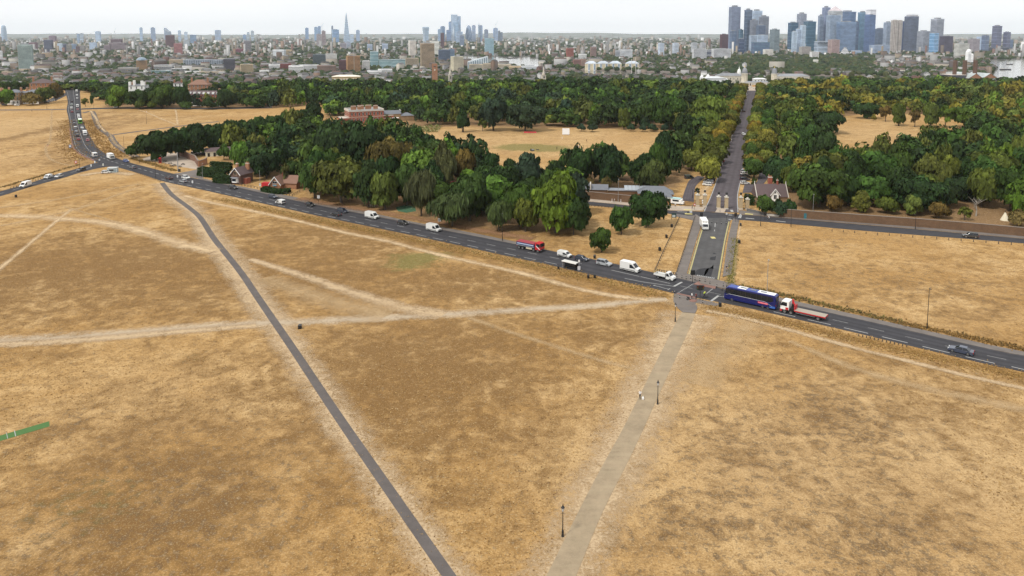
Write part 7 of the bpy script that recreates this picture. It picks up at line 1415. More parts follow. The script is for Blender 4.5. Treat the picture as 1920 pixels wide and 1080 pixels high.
for r_ in ((35,61,85,1950,'grid',(.42,.5,.48),(.12,.19,.19),'tall green glass tower nearest on the left',24,.8,'tower'), (417.5,440.5,111,1960,'grid',(.12,.12,.15),(.04,.045,.06),'black and white checkered apartment tower on the left',24,.8,'apartment_tower'), (449,474,121,1800,'ribs',(.52,.42,.28),(.22,.18,.13),'tan apartment tower in front of the long slab',24,.7,'apartment_tower'), (375,418,134,1750,'bands',(.45,.38,.29),(.22,.2,.18),'low tan block at the foot of the tan tower',5,.3,'apartment_block'), (346,418,112.5,2250,'grid',(.3,.34,.4),(.16,.19,.25),'long grey-blue slab block on the left',-4,.16,'apartment_block'), (318,347,112,2350,'grid',(.45,.36,.26),(.24,.2,.17),'tan slab left of the long grey-blue slab',-4,.25,'apartment_block'), (290,323,122.5,1900,'glass',(.74,.74,.74),(.1,.11,.13),'white modern school block with dark windows',6,.4,'school_building'), (322,347,129,1850,'glass',(.74,.74,.72),(.09,.1,.12),'lower white modern block right of the school block',6,.4,'school_building'), (345,376,134,1800,'bands',(.72,.72,.7),(.12,.12,.14),'white stepped modern block above the villas',6,.4,'school_building'), (284,316,133,1780,'glass',(.3,.42,.43),(.16,.26,.28),'teal glass front below the white school block',4,.3,'school_building'),
 (512,535.5,93.5,3050,'bands',(.62,.64,.66),(.42,.46,.5),'wide pale grey slab of the paired blocks',-14,.3,'apartment_block'), (533,547,93.5,3080,'bands',(.55,.44,.3),(.36,.3,.22),'tan end of the paired pale blocks',26,.7,'apartment_block'), (587,610,102.5,2300,'grid',(.11,.14,.16),(.03,.045,.055),'dark glass block left of the white ribbed blocks',10,.5,'office_block'), (610,630.5,101.5,2500,'ribs',(.68,.68,.66),(.28,.26,.26),'white ribbed apartment row behind the dark block',6,.4,'apartment_block'), (635,654,113,1950,'grid',(.14,.07,.08),(.06,.04,.05),'dark maroon brick block next to the orange-framed tower',10,.6,'apartment_block'), (648.5,675,105.5,1900,'piers',(.42,.24,.12),(.05,.045,.05),'orange-framed dark tower with a crane before it',22,.7,'apartment_tower'), (595,628.5,123,1850,'grid',(.27,.19,.16),(.1,.08,.08),'brown brick block with window grid left of the maroon one',8,.5,'apartment_block'), (560,596,122,1950,'bands',(.6,.6,.6),(.28,.3,.33),'grey and white apartment row left of the brown brick block',8,.4,'apartment_block'), (541,568,123.5,1850,'bands',(.76,.76,.75),(.2,.2,.22),'white stepped apartment block with dark gaps',10,.5,'apartment_block'), (525,545,120,1950,'grid',(.22,.07,.07),(.1,.05,.05),'dark red brick block beside the white stepped block',10,.6,'apartment_block'), (504,526,121,2000,'bands',(.74,.74,.74),(.25,.26,.28),'white terrace of flats left of the dark red block',10,.5,'apartment_block'), (486,503,132,1800,'bands',(.74,.74,.73),(.22,.22,.24),'white stepped flats furthest left of the centre',10,.5,'apartment_block'),
 (679,692.5,114.5,1950,'ribs',(.75,.75,.74),(.12,.12,.13),'white framed apartment tower left of the teal tower',12,.6,'apartment_tower'), (693,709.5,97.5,2150,'glass',(.45,.58,.6),(.2,.33,.37),'teal glass tower with slanted white roof',18,.7,'apartment_tower'), (710,735,112.5,2150,'glass',(.42,.55,.57),(.24,.36,.39),'left teal glass apartment row',6,.4,'apartment_block'), (734,760,112,2150,'glass',(.42,.55,.57),(.22,.33,.37),'right teal glass apartment row',6,.4,'apartment_block'), (760,784.5,109.5,2150,'ribs',(.5,.42,.31),(.09,.085,.085),'tan-piered dark block left of the tall brown grid tower',8,.5,'apartment_block'), (788,814.5,82.5,2050,'piers',(.40,.31,.22),(.045,.043,.045),'tall dark tower with tan piers in the centre',14,.6,'apartment_tower'), (806,823.5,78,3300,'bands',(.72,.71,.66),(.55,.55,.52),'cream tower behind the tall tan-piered tower',14,.7,'apartment_tower'), (766,779.5,76.5,3300,'ribs',(.74,.73,.69),(.5,.38,.32),'white tower with brown side left of the tall tan-piered tower',24,.8,'apartment_tower'), (822,844,94,2650,'grid',(.12,.16,.24),(.05,.075,.12),'dark navy block behind the tall tan-piered tower',10,.6,'office_block'), (841,852.5,92.5,2800,'bands',(.14,.2,.28),(.08,.12,.18),'dark blue tower right of the navy block',14,.8,'office_block'), (845,868.5,107,1850,'ribs',(.68,.63,.48),(.3,.25,.24),'cream and tan council tower beside the stone spire',24,.8,'apartment_tower'), (909,925.5,72.5,3500,'grid',(.42,.52,.5),(.28,.38,.37),'pale green gridded slab at the river bend',10,.4,'apartment_tower'), (688,715,133,1750,'bands',(.7,.7,.7),(.13,.13,.15),'white and dark low apartments before the teal row',8,.5,'apartment_block'), (676,690,139,1700,'grid',(.45,.33,.18),(.2,.15,.1),'ochre low block right of the pale-roofed store',8,.6,'apartment_block'), (708,735,130,1760,'grid',(.74,.74,.74),(.08,.085,.1),'white framed flats with dark grid, centre left',10,.5,'apartment_block'), (752,800,131,1900,'bands',(.4,.37,.3),(.2,.2,.19),'long low tan terrace before the tan-piered block',4,.25,'apartment_block'),
 (880,905,121,1950,'ribs',(.56,.47,.34),(.26,.3,.33),'left tan riverside apartment block',6,.5,'apartment_block'), (905,930,119,2000,'grid',(.58,.5,.38),(.3,.32,.33),'second tan riverside apartment block',6,.5,'apartment_block'), (930,957,121,2050,'grid',(.56,.48,.36),(.26,.28,.3),'third tan riverside apartment block by the water',6,.5,'apartment_block'), (955,980,124,2000,'bands',(.56,.44,.28),(.3,.25,.2),'ochre riverside block at the bend',6,.5,'apartment_block'), (978,1010,124,1950,'bands',(.62,.64,.66),(.3,.36,.42),'blue-white riverside flats at the bend',6,.5,'apartment_block'),
 (1062,1075,91,3000,'ribs',(.33,.11,.09),(.2,.08,.07),'red brick block with arched top on the peninsula',10,.7,'apartment_block'), (1107,1117.5,88.5,3100,'ribs',(.3,.2,.18),(.16,.11,.11),'brown twin-slab tower on the peninsula',10,.7,'apartment_tower'), (1085,1099.5,101.5,2800,'bands',(.76,.76,.75),(.25,.25,.27),'white flat block on the peninsula shore',8,.6,'apartment_block'), (1234,1244.5,81.5,3500,'ribs',(.68,.66,.63),(.45,.44,.44),'first white council tower right of the peninsula',20,.8,'apartment_tower'), (1261,1271.5,81,3500,'ribs',(.68,.65,.6),(.42,.4,.4),'second white council tower right of the peninsula',20,.8,'apartment_tower'), (1296,1306.5,80.5,3700,'ribs',(.6,.54,.47),(.38,.34,.32),'third cream council tower, above the navy office',20,.8,'apartment_tower'), (1313,1322.5,80.5,3700,'ribs',(.6,.52,.46),(.38,.34,.32),'fourth cream council tower, above the navy office',20,.8,'apartment_tower'), (1299,1323,92,2950,'ribs',(.62,.63,.65),(.03,.045,.10),'left navy glass office with white frame',4,.4,'office_block'), (1336,1368,92,2950,'ribs',(.62,.63,.65),(.03,.045,.10),'right navy glass office with white frame',4,.4,'office_block'), (1322,1337,94,3000,'glass',(.62,.63,.65),(.04,.06,.12),'narrow navy link between the white-framed offices',4,.5,'office_block'),
 (1154,1162,95,3000,'bands',(.36,.38,.42),(.2,.22,.26),'grey stepped flats on the peninsula, left',8,.7,'apartment_block'), (1163,1185,93,3050,'bands',(.62,.63,.65),(.3,.33,.38),'white-roofed flats row on the peninsula',6,.4,'apartment_block'), (1432,1448,93,3300,'ribs',(.74,.72,.68),(.3,.26,.25),'white striped low block in the right cluster foreground',8,.6,'apartment_block'), (1526,1534,112,2400,'bands',(.64,.62,.56),(.5,.48,.44),'lone white tower block among the island trees',12,.8,'apartment_tower'),
 (1075,1090,112,2250,'grid',(.3,.16,.14),(.15,.1,.1),'red brick riverside block left of the gabled row',6,.6,'apartment_block'), (1090,1099,111,2200,'grid',(.34,.23,.19),(.18,.13,.12),'brown brick riverside tower left of the gabled row',6,.8,'apartment_block'), (255,275,113.5,1900,'grid',(.4,.26,.15),(.24,.17,.12),'brick tower with domed glass roof on the left',20,.8,'office_block'), (223,256,127,1850,'bands',(.3,.28,.26),(.2,.22,.26),'low brick range with blue-grey roof left of the domed tower',4,.3,'office_block'), (0,4,96,2600,'ribs',(.75,.75,.75),(.4,.4,.42),'white tower cut by the left picture edge',8,.8,'apartment_tower')):
    t_ = tower(*r_[:8], rot=r_[8], k=r_[9], name=r_[10], cat={'tower':'tower','apartment_tower':'tower','office_block':'office','school_building':'school'}.get(r_[10], 'flats'))
    if r_[0] == 255:
        X, A, zt = geo_of(255, 275, 113.5, 1900); s = A * .36; MB().lathe([(s*1.35, zt-LOW+.8),(s*1.2, zt-LOW+4),(s*.7, zt-LOW+7.5),(s*.1, zt-LOW+9)], 8).build('glass_dome', tm((.16,.22,.28), glass=True), t_)
# towers with shapes of their own
def special(name, label, X, d, cat='tower', rz=0.0): 
    global n_bld; n_bld += 1; return thing(name, label, cat, (X, d, LOW), rz)
# glass spire
X, A, zt = geo_of(643.5, 658, 22, 7350); root = special('glass_spire', 'tapering glass spire, tallest on the left half of the skyline', X, 7350, rz=.3); Hh = zt - LOW; s = A * .42; gl = tm((.34,.44,.56), glass=True)
MB().loft([[(-s,-s,0),(s,-s,0),(s,s,0),(-s,s,0)],[(-s*.12,-s*.12,Hh*.93),(s*.12,-s*.12,Hh*.93),(s*.12,s*.12,Hh*.93),(-s*.12,s*.12,Hh*.93)]]).build('shaft', gl, root)
for a in range(4): c_ = MB().loft([[(-s*.12,-s*.2,Hh*.88),(s*.12,-s*.2,Hh*.88),(s*.1,-s*.12,Hh*.88),(-s*.1,-s*.12,Hh*.88)],[(-s*.03,-s*.06,Hh*(1-.02*a)),(s*.03,-s*.06,Hh*(1-.02*a)),(s*.02,-s*.03,Hh*(1-.02*a)),(-s*.02,-s*.03,Hh*(1-.02*a))]]).build('shard_tip', tm((.45,.55,.66), glass=True), root); c_.rotation_euler = (0,0,a*math.pi/2)
for a in range(4):
    e_ = MB().loft([[(-s*1.04,-s*1.03,0),(-s*.93,-s*1.03,0),(-s*.93,-s*.99,0),(-s*1.04,-s*.99,0)],[(-s*.14,-s*.13,Hh*.93),(-s*.09,-s*.13,Hh*.93),(-s*.09,-s*.1,Hh*.93),(-s*.14,-s*.1,Hh*.93)]]).build('corner_fin', tm((.55,.62,.7)), root); e_.rotation_euler = (0,0,a*math.pi/2)
m = MB()
for j in range(14): q = j / 15; w = s * (1 - q * .93) + 1; m.box(-w, w, -w, w, Hh*q, Hh*q + 3)
m.build('floor_bands', tm((.24,.32,.44)), root)
# pyramid topped tower
X, A, zt = geo_of(1552, 1572.5, 20.5, 4190); root = special('pyramid_tower', 'pale tower with pyramid roof, highest of the central right cluster', X, 4190, rz=.12); w = A*.44; Hh = zt-LOW; MB().box(-w,w,-w,w,0,Hh).build('shaft', tm((.38,.41,.44), .4), root); _, _, za = geo_of(1552,1572,11,4190)
MB().add([(-w,-w,Hh),(w,-w,Hh),(w,w,Hh),(-w,w,Hh),(0,0,za-LOW)], [(0,1,4),(1,2,4),(2,3,4),(3,0,4)]).build('pyramid_roof', tm((.50,.44,.46), .5), root); m = MB()
for i in range(9): x = -w+2*w*i/8; m.box(x-.9,x+.9,-w-1.2,-w,0,Hh); m.box(w,w+1.2,x-.9,x+.9,0,Hh)
m.build('facade_ribs', tm((.5,.52,.54)), root); MB().box(-w-1.5,w+1.5,-w-1.5,w+1.5,Hh-9,Hh-6).build('cornice', tm((.52,.54,.55)), root)
# cigar-shaped tower
X, A, zt = geo_of(873, 885.3, 47, 8600); root = special('cigar_tower', 'cigar-shaped blue glass tower in the far centre', X, 8600); Hh = zt-LOW; r0 = A/2; MB().lathe([(r0*.86,0),(r0*.98,Hh*.3),(r0,Hh*.45),(r0*.9,Hh*.68),(r0*.66,Hh*.84),(r0*.35,Hh*.95),(r0*.05,Hh)], 18).build('shell', tm((.14,.22,.36), glass=True), root)
for k in range(6):
    a0 = k*math.pi/3; m = MB(); pr = [(r0*.86,0),(r0*.98,Hh*.3),(r0,Hh*.45),(r0*.9,Hh*.68),(r0*.66,Hh*.84),(r0*.35,Hh*.95)]; m.tube([((r+1)*math.cos(a0+z/Hh*2.4),(r+1)*math.sin(a0+z/Hh*2.4),z) for r, z in pr], 1.8, 4); m.build('spiral_band', tm((.4,.5,.62)), root)
# flared top-heavy tower
X, A, zt = geo_of(791.5, 806.2, 50.5, 8300); root = special('flared_tower', 'top-heavy flared glass tower left of the central group', X, 8300, rz=.15); Hh = zt-LOW; w = A*.42; secs = [[(sx*w*k*a - (0 if sx>0 else 0), sy*w*.7*k, z) for sx, sy in ((-1,-1),(1,-1),(1,1),(-1,1))] for k, a, z in ((.8,1,0),(.78,1,Hh*.35),(.88,1,Hh*.7),(1.02,1,Hh*.95),(.9,1,Hh))]; MB().loft(secs).build('shaft', tm((.30,.40,.52), glass=True), root); MB().loft([[(-w*k-1,-w*.72*k,z),(-w*k*.45,-w*.72*k-1.5,z),(-w*k*.45,w*.6*k,z),(-w*k-1,w*.6*k,z)] for k, z in ((.8,0),(.78,Hh*.35),(.88,Hh*.7),(1.02,Hh*.95))]).build('side_fins', tm((.42,.5,.6)), root)
# tallest central tower
X, A, zt = geo_of(847, 864.5, 27.5, 8500); root = special('stepped_tower', 'tallest stepped blue glass tower of the far centre', X, 8500); Hh = zt-LOW; w = A/2; MB().box(-w,w*.25,-w*.8,w*.8,0,Hh).build('main_shaft', tm((.32,.43,.58), glass=True), root); MB().box(w*.25,w*.98,-w*.7,w*.7,0,Hh*.945).build('east_shaft', tm((.26,.37,.53), glass=True), root); MB().box(-w*.5,w*.6,-w,-w*.8,0,Hh*.72).build('front_shaft', tm((.22,.34,.5), glass=True), root)
m = MB()
for i in range(5): x = -w+w*1.25*i/4; m.box(x-1.5,x+1.5,-w*.8-2,-w*.8,0,Hh)
m.build('mullions', tm((.5,.58,.68)), root); wd = MB(); wd.add([(-w*1.25,-w*1.1,0),(-w*.35,-w*1.1,0),(-w*.35,-w*1.1,Hh*.62),(-w*1.25,-w*.9,0),(-w*.35,-w*.9,0),(-w*.35,-w*.9,Hh*.62)], [(0,1,2),(3,5,4),(0,2,5,3),(0,3,4,1),(1,4,5,2)]); wd.build('wedge_front', tm((.6,.68,.76), glass=True), root)
root = special('mast', 'thin mast block on the blue mast tower', geo_of(897,899.5,43,8880)[0], 8880, 'mast'); _, A, zt = geo_of(896.8,899.6,43.5,8880); MB().box(-A/2,A/2,-A/2,A/2,0,zt-LOW-20).build('stair_tower', tm((.25,.33,.45)), root); MB().tube([(0,0,zt-LOW-20),(0,0,zt-LOW+15)], [4,1.5], 5).build('mast_rod', tm((.3,.35,.42)), root)
# blade topped tower and tapered far-left tower
X, A, zt = geo_of(311, 321.5, 52, 9000); root = special('blade_tower', 'dark tower with slanting blade top on the left skyline', X, 9000); Hh = zt-LOW; w = A/2
MB().add([(-w,-w*.6,0),(w,-w*.6,0),(w,-w*.6,Hh*.72),(w*.3,-w*.6,Hh*.8),(-w*.75,-w*.6,Hh),(-w,-w*.6,Hh*.98),(-w,w*.6,0),(w,w*.6,0),(w,w*.6,Hh*.72),(w*.3,w*.6,Hh*.8),(-w*.75,w*.6,Hh),(-w,w*.6,Hh*.98)], [(0,1,2,3,4,5),(11,10,9,8,7,6)] + [(i,i+6,(i+1)%6+6,(i+1)%6) for i in range(6)]).build('shaft', tm((.22,.28,.38), glass=True), root)
for k in range(3): MB().lathe([(w*.2,0),(w*.2,6)], 10).build('roof_ring', tm((.5,.55,.6)), root).matrix_local = Matrix.Translation((-w*.4+k*w*.42,-w*.6,Hh*(.86-.07*k))) @ Matrix.Rotation(R(90),4,'X')
X, A, zt = geo_of(5.5, 14.8, 47.5, 9200); root = special('tapered_tower', 'tapered blue tower standing alone at the far left', X, 9200); Hh = zt-LOW; w = A*.5; MB().lathe([(w*1.05,0),(w*1.02,Hh*.4),(w*.9,Hh*.8),(w*.72,Hh*.95),(w*.3,Hh)], 12).build('shaft', tm((.28,.38,.5), glass=True), root); MB().lathe([(w*.92,Hh*.55),(w*.9,Hh*.57)], 12).build('sky_garden_band', tm((.6,.66,.72)), root)
# round beige ribbed towers
for x0, x1, yt, lb in ((1668.5,1681,38.5,'left larger of the round beige towers in the right cluster'),(1680.5,1688.8,39,'right smaller of the round beige towers in the right cluster')):
    X, A, zt = geo_of(x0, x1, yt, 4000); root = special('round_tower', lb, X, 4000); Hh = zt-LOW; r0 = A/2; MB().lathe([(r0*.9,0),(r0*.9,Hh)], 18).build('core', tm((.2,.16,.15)), root); m = MB()
    for k in range(14): a = k*2*math.pi/14; m.tube([(r0*.93*math.cos(a),r0*.93*math.sin(a),0),(r0*.93*math.cos(a),r0*.93*math.sin(a),Hh*1.01)], r0*.13, 6)
    m.build('facade_ribs', tm((.44,.41,.39)), root); MB().lathe([(r0*.6,Hh),(r0*.6,Hh*1.03)], 12).build('roof_drum', tm((.45,.4,.38)), root)
# crowns on some of the riverside towers
for ow, x0, x1, y0, y1, d, c in (('navy glass tower', 1619.5,1637.5,20,29,4050,(.72,.72,.76)), ('dark purple-grey tower', 1696,1716,29.5,34,3995,(.6,.6,.63))):
    X, A, z0 = geo_of(x0, x1, y1, d); _, _, z1 = geo_of(x0, x1, y0, d); ob = [q for q in SC.objects if q.get('label', '').startswith(ow)][0]; w = A*.36; m = MB(); zz = z0 - LOW + 6; hh = z1 - z0
    for i in range(8): x = -w+2*w*i/7; m.box(x-w*.07,x+w*.07,-w,-w+2,zz,zz+hh); m.box(w-2,w,x-w*.07,x+w*.07,zz,zz+hh)
    m.box(-w*1.02,w*1.02,-w*1.02,w*1.02,zz+hh*.85,zz+hh); m.box(-w*.9,w*.9,-w*.9,w*.9,zz,zz+hh*.8); m.build('crown', tm(c), ob)
X, A, z0 = geo_of(1528, 1553, 82, 3549); root = special('roof_sign', 'dark roof lettering strip on the pale block', X, 3530, 'sign', .087); root.location.z = z0
for k in range(10): MB().box(-A*.42+k*A*.088,-A*.42+k*A*.088+A*.05,-.5,.5,0,6+(k%3)).build('letter', tm((.03,.04,.06)), root)
# white ziggurat
X, A, zt = geo_of(1576, 1592, 88.5, 3450); root = special('ziggurat', 'white stepped ziggurat flats before the blue-grey slab', X, 3450, 'flats', .1); Hh = zt-LOW
for k in range(6): w = A*.5*(1-k*.15); MB().box(-w,w,-w*.8,w*.8,Hh*k/6,Hh*(k+1)/6-2).build('terrace', tm((.78,.78,.78)), root); MB().box(-w*.92,w*.92,-w*.78,w*.75,Hh*(k+1)/6-2,Hh*(k+1)/6).build('window_band', tm((.06,.08,.12)), root)
# river-front gabled apartment houses
for i, (x0, x1) in enumerate(((1098,1119),(1120,1141.5),(1143,1164.5),(1174,1197.5))):
    X, A, zt = geo_of(x0, x1, 119, 2080); root = special('riverside_flats', '%s cream and blue gabled riverside apartment house from the left' % ordn[i], X, 2080, 'flats', .1); w = A/2; Hh = zt-LOW; MB().box(-w,w,-9,9,0,Hh).build('wall', tm((.6,.53,.38)), root); m = MB(); hip_roof(m,-w,w,-9,9,Hh,7,.6); m.build('roof', tm((.45,.5,.56)), root)
    for k in (-.5,.5): MB().box(k*w-w*.2,k*w+w*.2,-10.5,-9,0,Hh+2).build('white_bay', tm((.72,.74,.76)), root); MB().box(k*w-w*.12,k*w+w*.12,-10.8,-10.5,2,Hh-1).build('bay_glass', tm((.2,.27,.35), glass=True), root)
# pale-roofed store, curved apartments
X, A, zt = geo_of(621, 676, 143, 1560); root = special('market_hall', 'long low store with pale cream roof, centre left', X, 1560, 'store', .1); w = A*.46; Hh = 12; root.location.z = zt-Hh; MB().box(-w,w,-14,14,-20,Hh).build('wall', tm((.5,.37,.2)), root); m = MB(); hip_roof(m,-w,w,-14,14,Hh,3.2,1.0); m.build('roof', tm((.74,.68,.56)), root)
for k in range(8): MB().box(-w*.85+k*w*.22,-w*.85+k*w*.22+4,-14.3,-14,3,8).build('window', tm((.62,.6,.55)), root)
X, A, zt = geo_of(877, 914.5, 115, 2000); root = special('wedge_flats', 'white wedge-shaped apartment block rising to the right at the river', X, 2000, 'flats', .12); w = A/2; Hh = zt-LOW; MB().add([(-w,-7,0),(w,-7,0),(w,-7,Hh+14),(-w,-7,Hh),(-w,7,0),(w,7,0),(w,7,Hh+14),(-w,7,Hh)], [(0,1,2,3),(7,6,5,4),(0,4,5,1),(1,5,6,2),(2,6,7,3),(3,7,4,0)]).build('wall', tm((.6,.66,.7)), root); m = MB()
for k in range(9): x = -w+2*w*k/9; m.box(x+1,x+4,-7.6,-7,1,Hh+14*k/9-2)
m.build('window_bays', tm((.2,.27,.33), glass=True), root)
# churches, clock tower
def spire(x0, x1, yt, yb, d, label, c, frac=.55):
    X, A, zt = geo_of(x0, x1, yt, d); _, _, zb = geo_of(x0, x1, yb, d); zb -= 14; root = special('church_tower', label, X, d, 'church', .3); root.location.z = zb; w = A*.42; Hh = zt-zb; mt = tm(c)
    MB().box(-w,w,-w,w,0,Hh*frac).build('tower', mt, root); MB().box(-w*1.12,w*1.12,-w*1.12,w*1.12,Hh*frac,Hh*frac+1).build('cornice', mt, root); MB().lathe([(w*.85,Hh*frac+1),(w*.75,Hh*(frac+.12)),(w*.5,Hh*(frac+.14)),(w*.06,Hh)], 8).build('spire', mt, root); MB().box(-w*.35,w*.35,-w-.15,-w+.1,Hh*frac*.72,Hh*frac*.92).build('louvre', tm((.08,.08,.08)), root)
spire(1015, 1023.5, 125, 148, 1500, 'pale stone church tower and spire at the park edge', (.58,.52,.43)); spire(840, 847.5, 120, 153, 1500, 'grey stone church spire beside the cream council tower', (.42,.39,.33)); spire(505, 510.5, 99, 121, 2100, 'slender church spire on the left of the centre', (.4,.37,.33), .45)
X, A, zt = geo_of(809, 820.5, 121, 1550); root = special('brick_clock_tower', 'orange brick tower with pale emblem near the park edge', X, 1550, rz=.12); w = A*.45; MB().box(-w,w,-w*.8,w*.8,0,zt-LOW).build('shaft', BR_ORG, root); MB().box(-w*.95,w*.95,-w*.75,w*.75,zt-LOW,zt-LOW+2).build('cap', BR_ORG, root); MB().lathe([(w*.3,0),(w*.3,.4)], 10).build('emblem', tm((.6,.55,.45)), root).matrix_local = Matrix.Translation((0,-w*.8,zt-LOW-11)) @ Matrix.Rotation(R(90),4,'X'); MB().box(-w*.4,w*.4,-w*.8-.2,-w*.8+.1,zt-LOW-5,zt-LOW-3).build('louvre', tm((.06,.05,.05)), root)
# domes and colonnades of the riverside college
ST2 = tm((.62,.58,.49)); SLT = tm((.22,.23,.25))
def dome(x0, x1, yt, yb, d, label):
    X, A, zt = geo_of(x0, x1, yt, d); _, _, zb = geo_of(x0, x1, yb, d); root = special('domed_tower', label, X, d, 'dome', .1); root.location.z = zb-10; Hh = zt-zb+10; w = A/2; b0 = 10+(Hh-10)*.08
    MB().box(-w,w,-w,w,0,b0).build('base', ST2, root); dr_ = MB().lathe([(w*.72,b0),(w*.72,Hh*.62)], 16).build('drum', ST2, root)
    for k in range(12): a = k*math.pi/6; MB().tube([(w*.86*math.cos(a),w*.86*math.sin(a),b0),(w*.86*math.cos(a),w*.86*math.sin(a),Hh*.6)], w*.09, 6).build('column', tm((.68,.62,.5)), dr_)
    MB().lathe([(w*.98,Hh*.6),(w*.98,Hh*.63)], 16).build('entablature', ST2, root); MB().lathe([(w*.85,Hh*.63),(w*.84,Hh*.7),(w*.7,Hh*.79),(w*.4,Hh*.86),(w*.12,Hh*.89)], 16).build('dome', SLT, root); MB().lathe([(w*.14,Hh*.88),(w*.14,Hh*.93),(w*.04,Hh*.95),(w*.02,Hh)], 8).build('gilt_lantern', tm((.6,.42,.12)), root)
dome(1391.5, 1403.5, 121.5, 155, 1480, 'left domed stone tower with gilt lantern at the avenue end'); dome(1447.5, 1459, 122.5, 155, 1480, 'right domed stone tower with gilt lantern at the avenue end')
def block(x0, x1, yt, d, dep, label, wall, roof, rh=5, base=None, name='college_range', rz=0.0, cols=0, cat='building', win=True):
    X, A, zt = geo_of(x0, x1, yt, d); root = special(name, label, X, d, cat, rz); z0 = LOW if base is None else base; root.location.z = z0; w = A/2; Hh = zt-z0-rh; MB().box(-w,w,-dep/2,dep/2,-8,Hh).build('wall', wall, root); m = MB(); hip_roof(m,-w,w,-dep/2,dep/2,Hh,rh,.8); m.build('roof', roof, root); MB().box(-w-.6,w+.6,-dep/2-.6,dep/2+.6,Hh-1.0,Hh-.02).build('cornice', wall, root)
    if win:
        n = int(max(4, A/7)); m = MB()
        for k in range(n):
            x = -w+(k+.5)*2*w/n
            for fz in (.3,.68): m.box(x-.9,x+.9,-dep/2-.12,-dep/2+.1,Hh*fz-1.6,Hh*fz+1.6)
        m.build('windows', tm((.06,.07,.08), glass=True), root)
    for k in range(cols): MB().tube([(-w+(k+.5)*2*w/cols,-dep/2-1.5,-2),(-w+(k+.5)*2*w/cols,-dep/2-1.5,Hh-1)], .6, 6).build('column', ST2, root)
    return root
block(1459, 1516, 138, 1500, 20, 'long pale stone college range right of the right dome', ST2, SLT, 5, cols=12); block(1345, 1392, 137, 1500, 20, 'long pale stone college range left of the left dome', ST2, SLT, 5, cols=10); block(1400, 1447, 152, 1380, 14, 'white queen-style house between the two domes', tm((.66,.64,.58)), SLT, 2, cols=6, name='white_villa'); block(1414, 1437, 146, 1500, 10, 'white stage canopy building between the domes by the river', tm((.7,.7,.68)), tm((.75,.75,.74)), 2, name='stage')
X, A, zt = geo_of(1383, 1391, 127, 1640); root = special('white_dome', 'small white pointed dome left of the left stone dome', X, 1640, 'dome'); root.location.z = zt-22; w = A/2; MB().lathe([(w,-14),(w,8),(w*.95,12),(w*.7,17),(w*.2,20),(w*.03,26)], 14).build('dome', tm((.74,.74,.72)), root); MB().lathe([(w*1.08,6),(w*1.08,8)], 14).build('ring', tm((.6,.6,.58)), root)
# sheeted observatory building at the left of the avenue
X, A, zt = geo_of(1309, 1376, 158, 930); root = special('sheeted_building', 'large white sheeted building with domes left of the avenue top', X, 930, 'building', .05); root.location.z = -3; w = A/2; WS = tm((.72,.73,.74)); WS2 = tm((.52,.54,.56))
MB().box(-w,w,-8,8,0,zt+3).build('lower_wrap', WS2, root); m = MB(); hip_roof(m,-w,w,-8,8,zt+3.01,2.6,.8); m.build('lower_roof', WS, root); _, _, z2 = geo_of(1309,1376,146,936); MB().box(-w*.62,w*.58,-3,14,zt+3,z2+3).build('upper_wrap', WS2, root); m = MB(); hip_roof(m,-w*.62,w*.58,-3,14,z2+3.01,2.2,.6); m.build('upper_roof', WS2, root)
for x, zz in ((-w*.72,z2+1),(-w*.36,z2+2)): MB().box(x-2,x+2,2,6,0,zz+3).build('turret', WS, root); MB().lathe([(2.2,zz+3),(1.7,zz+4.6),(.4,zz+5.6),(.1,zz+7)], 10, c=(x,4,0)).build('turret_cap', WS, root)
MB().lathe([(w*.34,z2-3),(w*.3,z2+.5),(w*.16,z2+2.4),(.2,z2+3)], 14, c=(w*.62,10,0)).build('white_dome', WS, root)
p = G(1410, 166); root = thing('statue', 'dark statue on a plinth at the avenue end', 'statue', (p.x, p.y+6, 0)); MB().box(-1.6,1.6,-1.6,1.6,0,3.2).build('plinth', STONE, root); MB().lathe([(.7,3.2),(.6,4.4),(.75,5.2),(.35,5.8),(.3,6.3),(.05,6.6)], 8).build('figure', BLACK, root)
for i, (x, y) in enumerate(((1402,167.5),(1406,167),(1413,167.6),(1417,168),(1420,167.2))): person(x, y, i, 'stand', ('white','black','navy','white','black')[i], 'black', 'visitor %s from the left on the terrace at the avenue end' % ordn[i], z=.1)
# power station
root = special('power_station', 'brick power station with grey gabled roofs by the river', geo_of(1796,1860,140,1560)[0], 1560, 'power station', .15); X, A, zt = geo_of(1796, 1872, 139, 1560); w = A/2; zr = zt-LOW
for k, (a, b) in enumerate(((-w*.75,0),(0.6,w*.8))):
    m = MB(); m.box(a,b,-25,25,0,zr-7); m.build('hall_wall', BR_ORG, root); m = MB(); mid = (a+b)/2; m.add([(a-.5,-26,zr-7),(b+.5,-26,zr-7),(mid,-26,zr+3),(a-.5,26,zr-7),(b+.5,26,zr-7),(mid,26,zr+3)], [(0,2,5,3),(1,4,5,2),(0,3,4,1)]); m.build('hall_roof', tm((.42,.46,.46)), root); MB().add([(a,-25.5,zr-7),(b,-25.5,zr-7),(mid,-25.5,zr+2.4)], [(0,1,2)]).build('hall_gable', BR_ORG, root)
MB().box(-w*1.5,-w*.78,-18,18,0,zr-1).build('dark_hall', tm((.06,.06,.075)), root); MB().box(-w*1.52,-w*.76,-18.5,18.5,zr-1,zr+.2).build('dark_hall_roof', tm((.55,.5,.45)), root); MB().box(-w*.77,-w*.1,26,40,0,zr+3).build('rear_hall', tm((.55,.57,.56)), root)
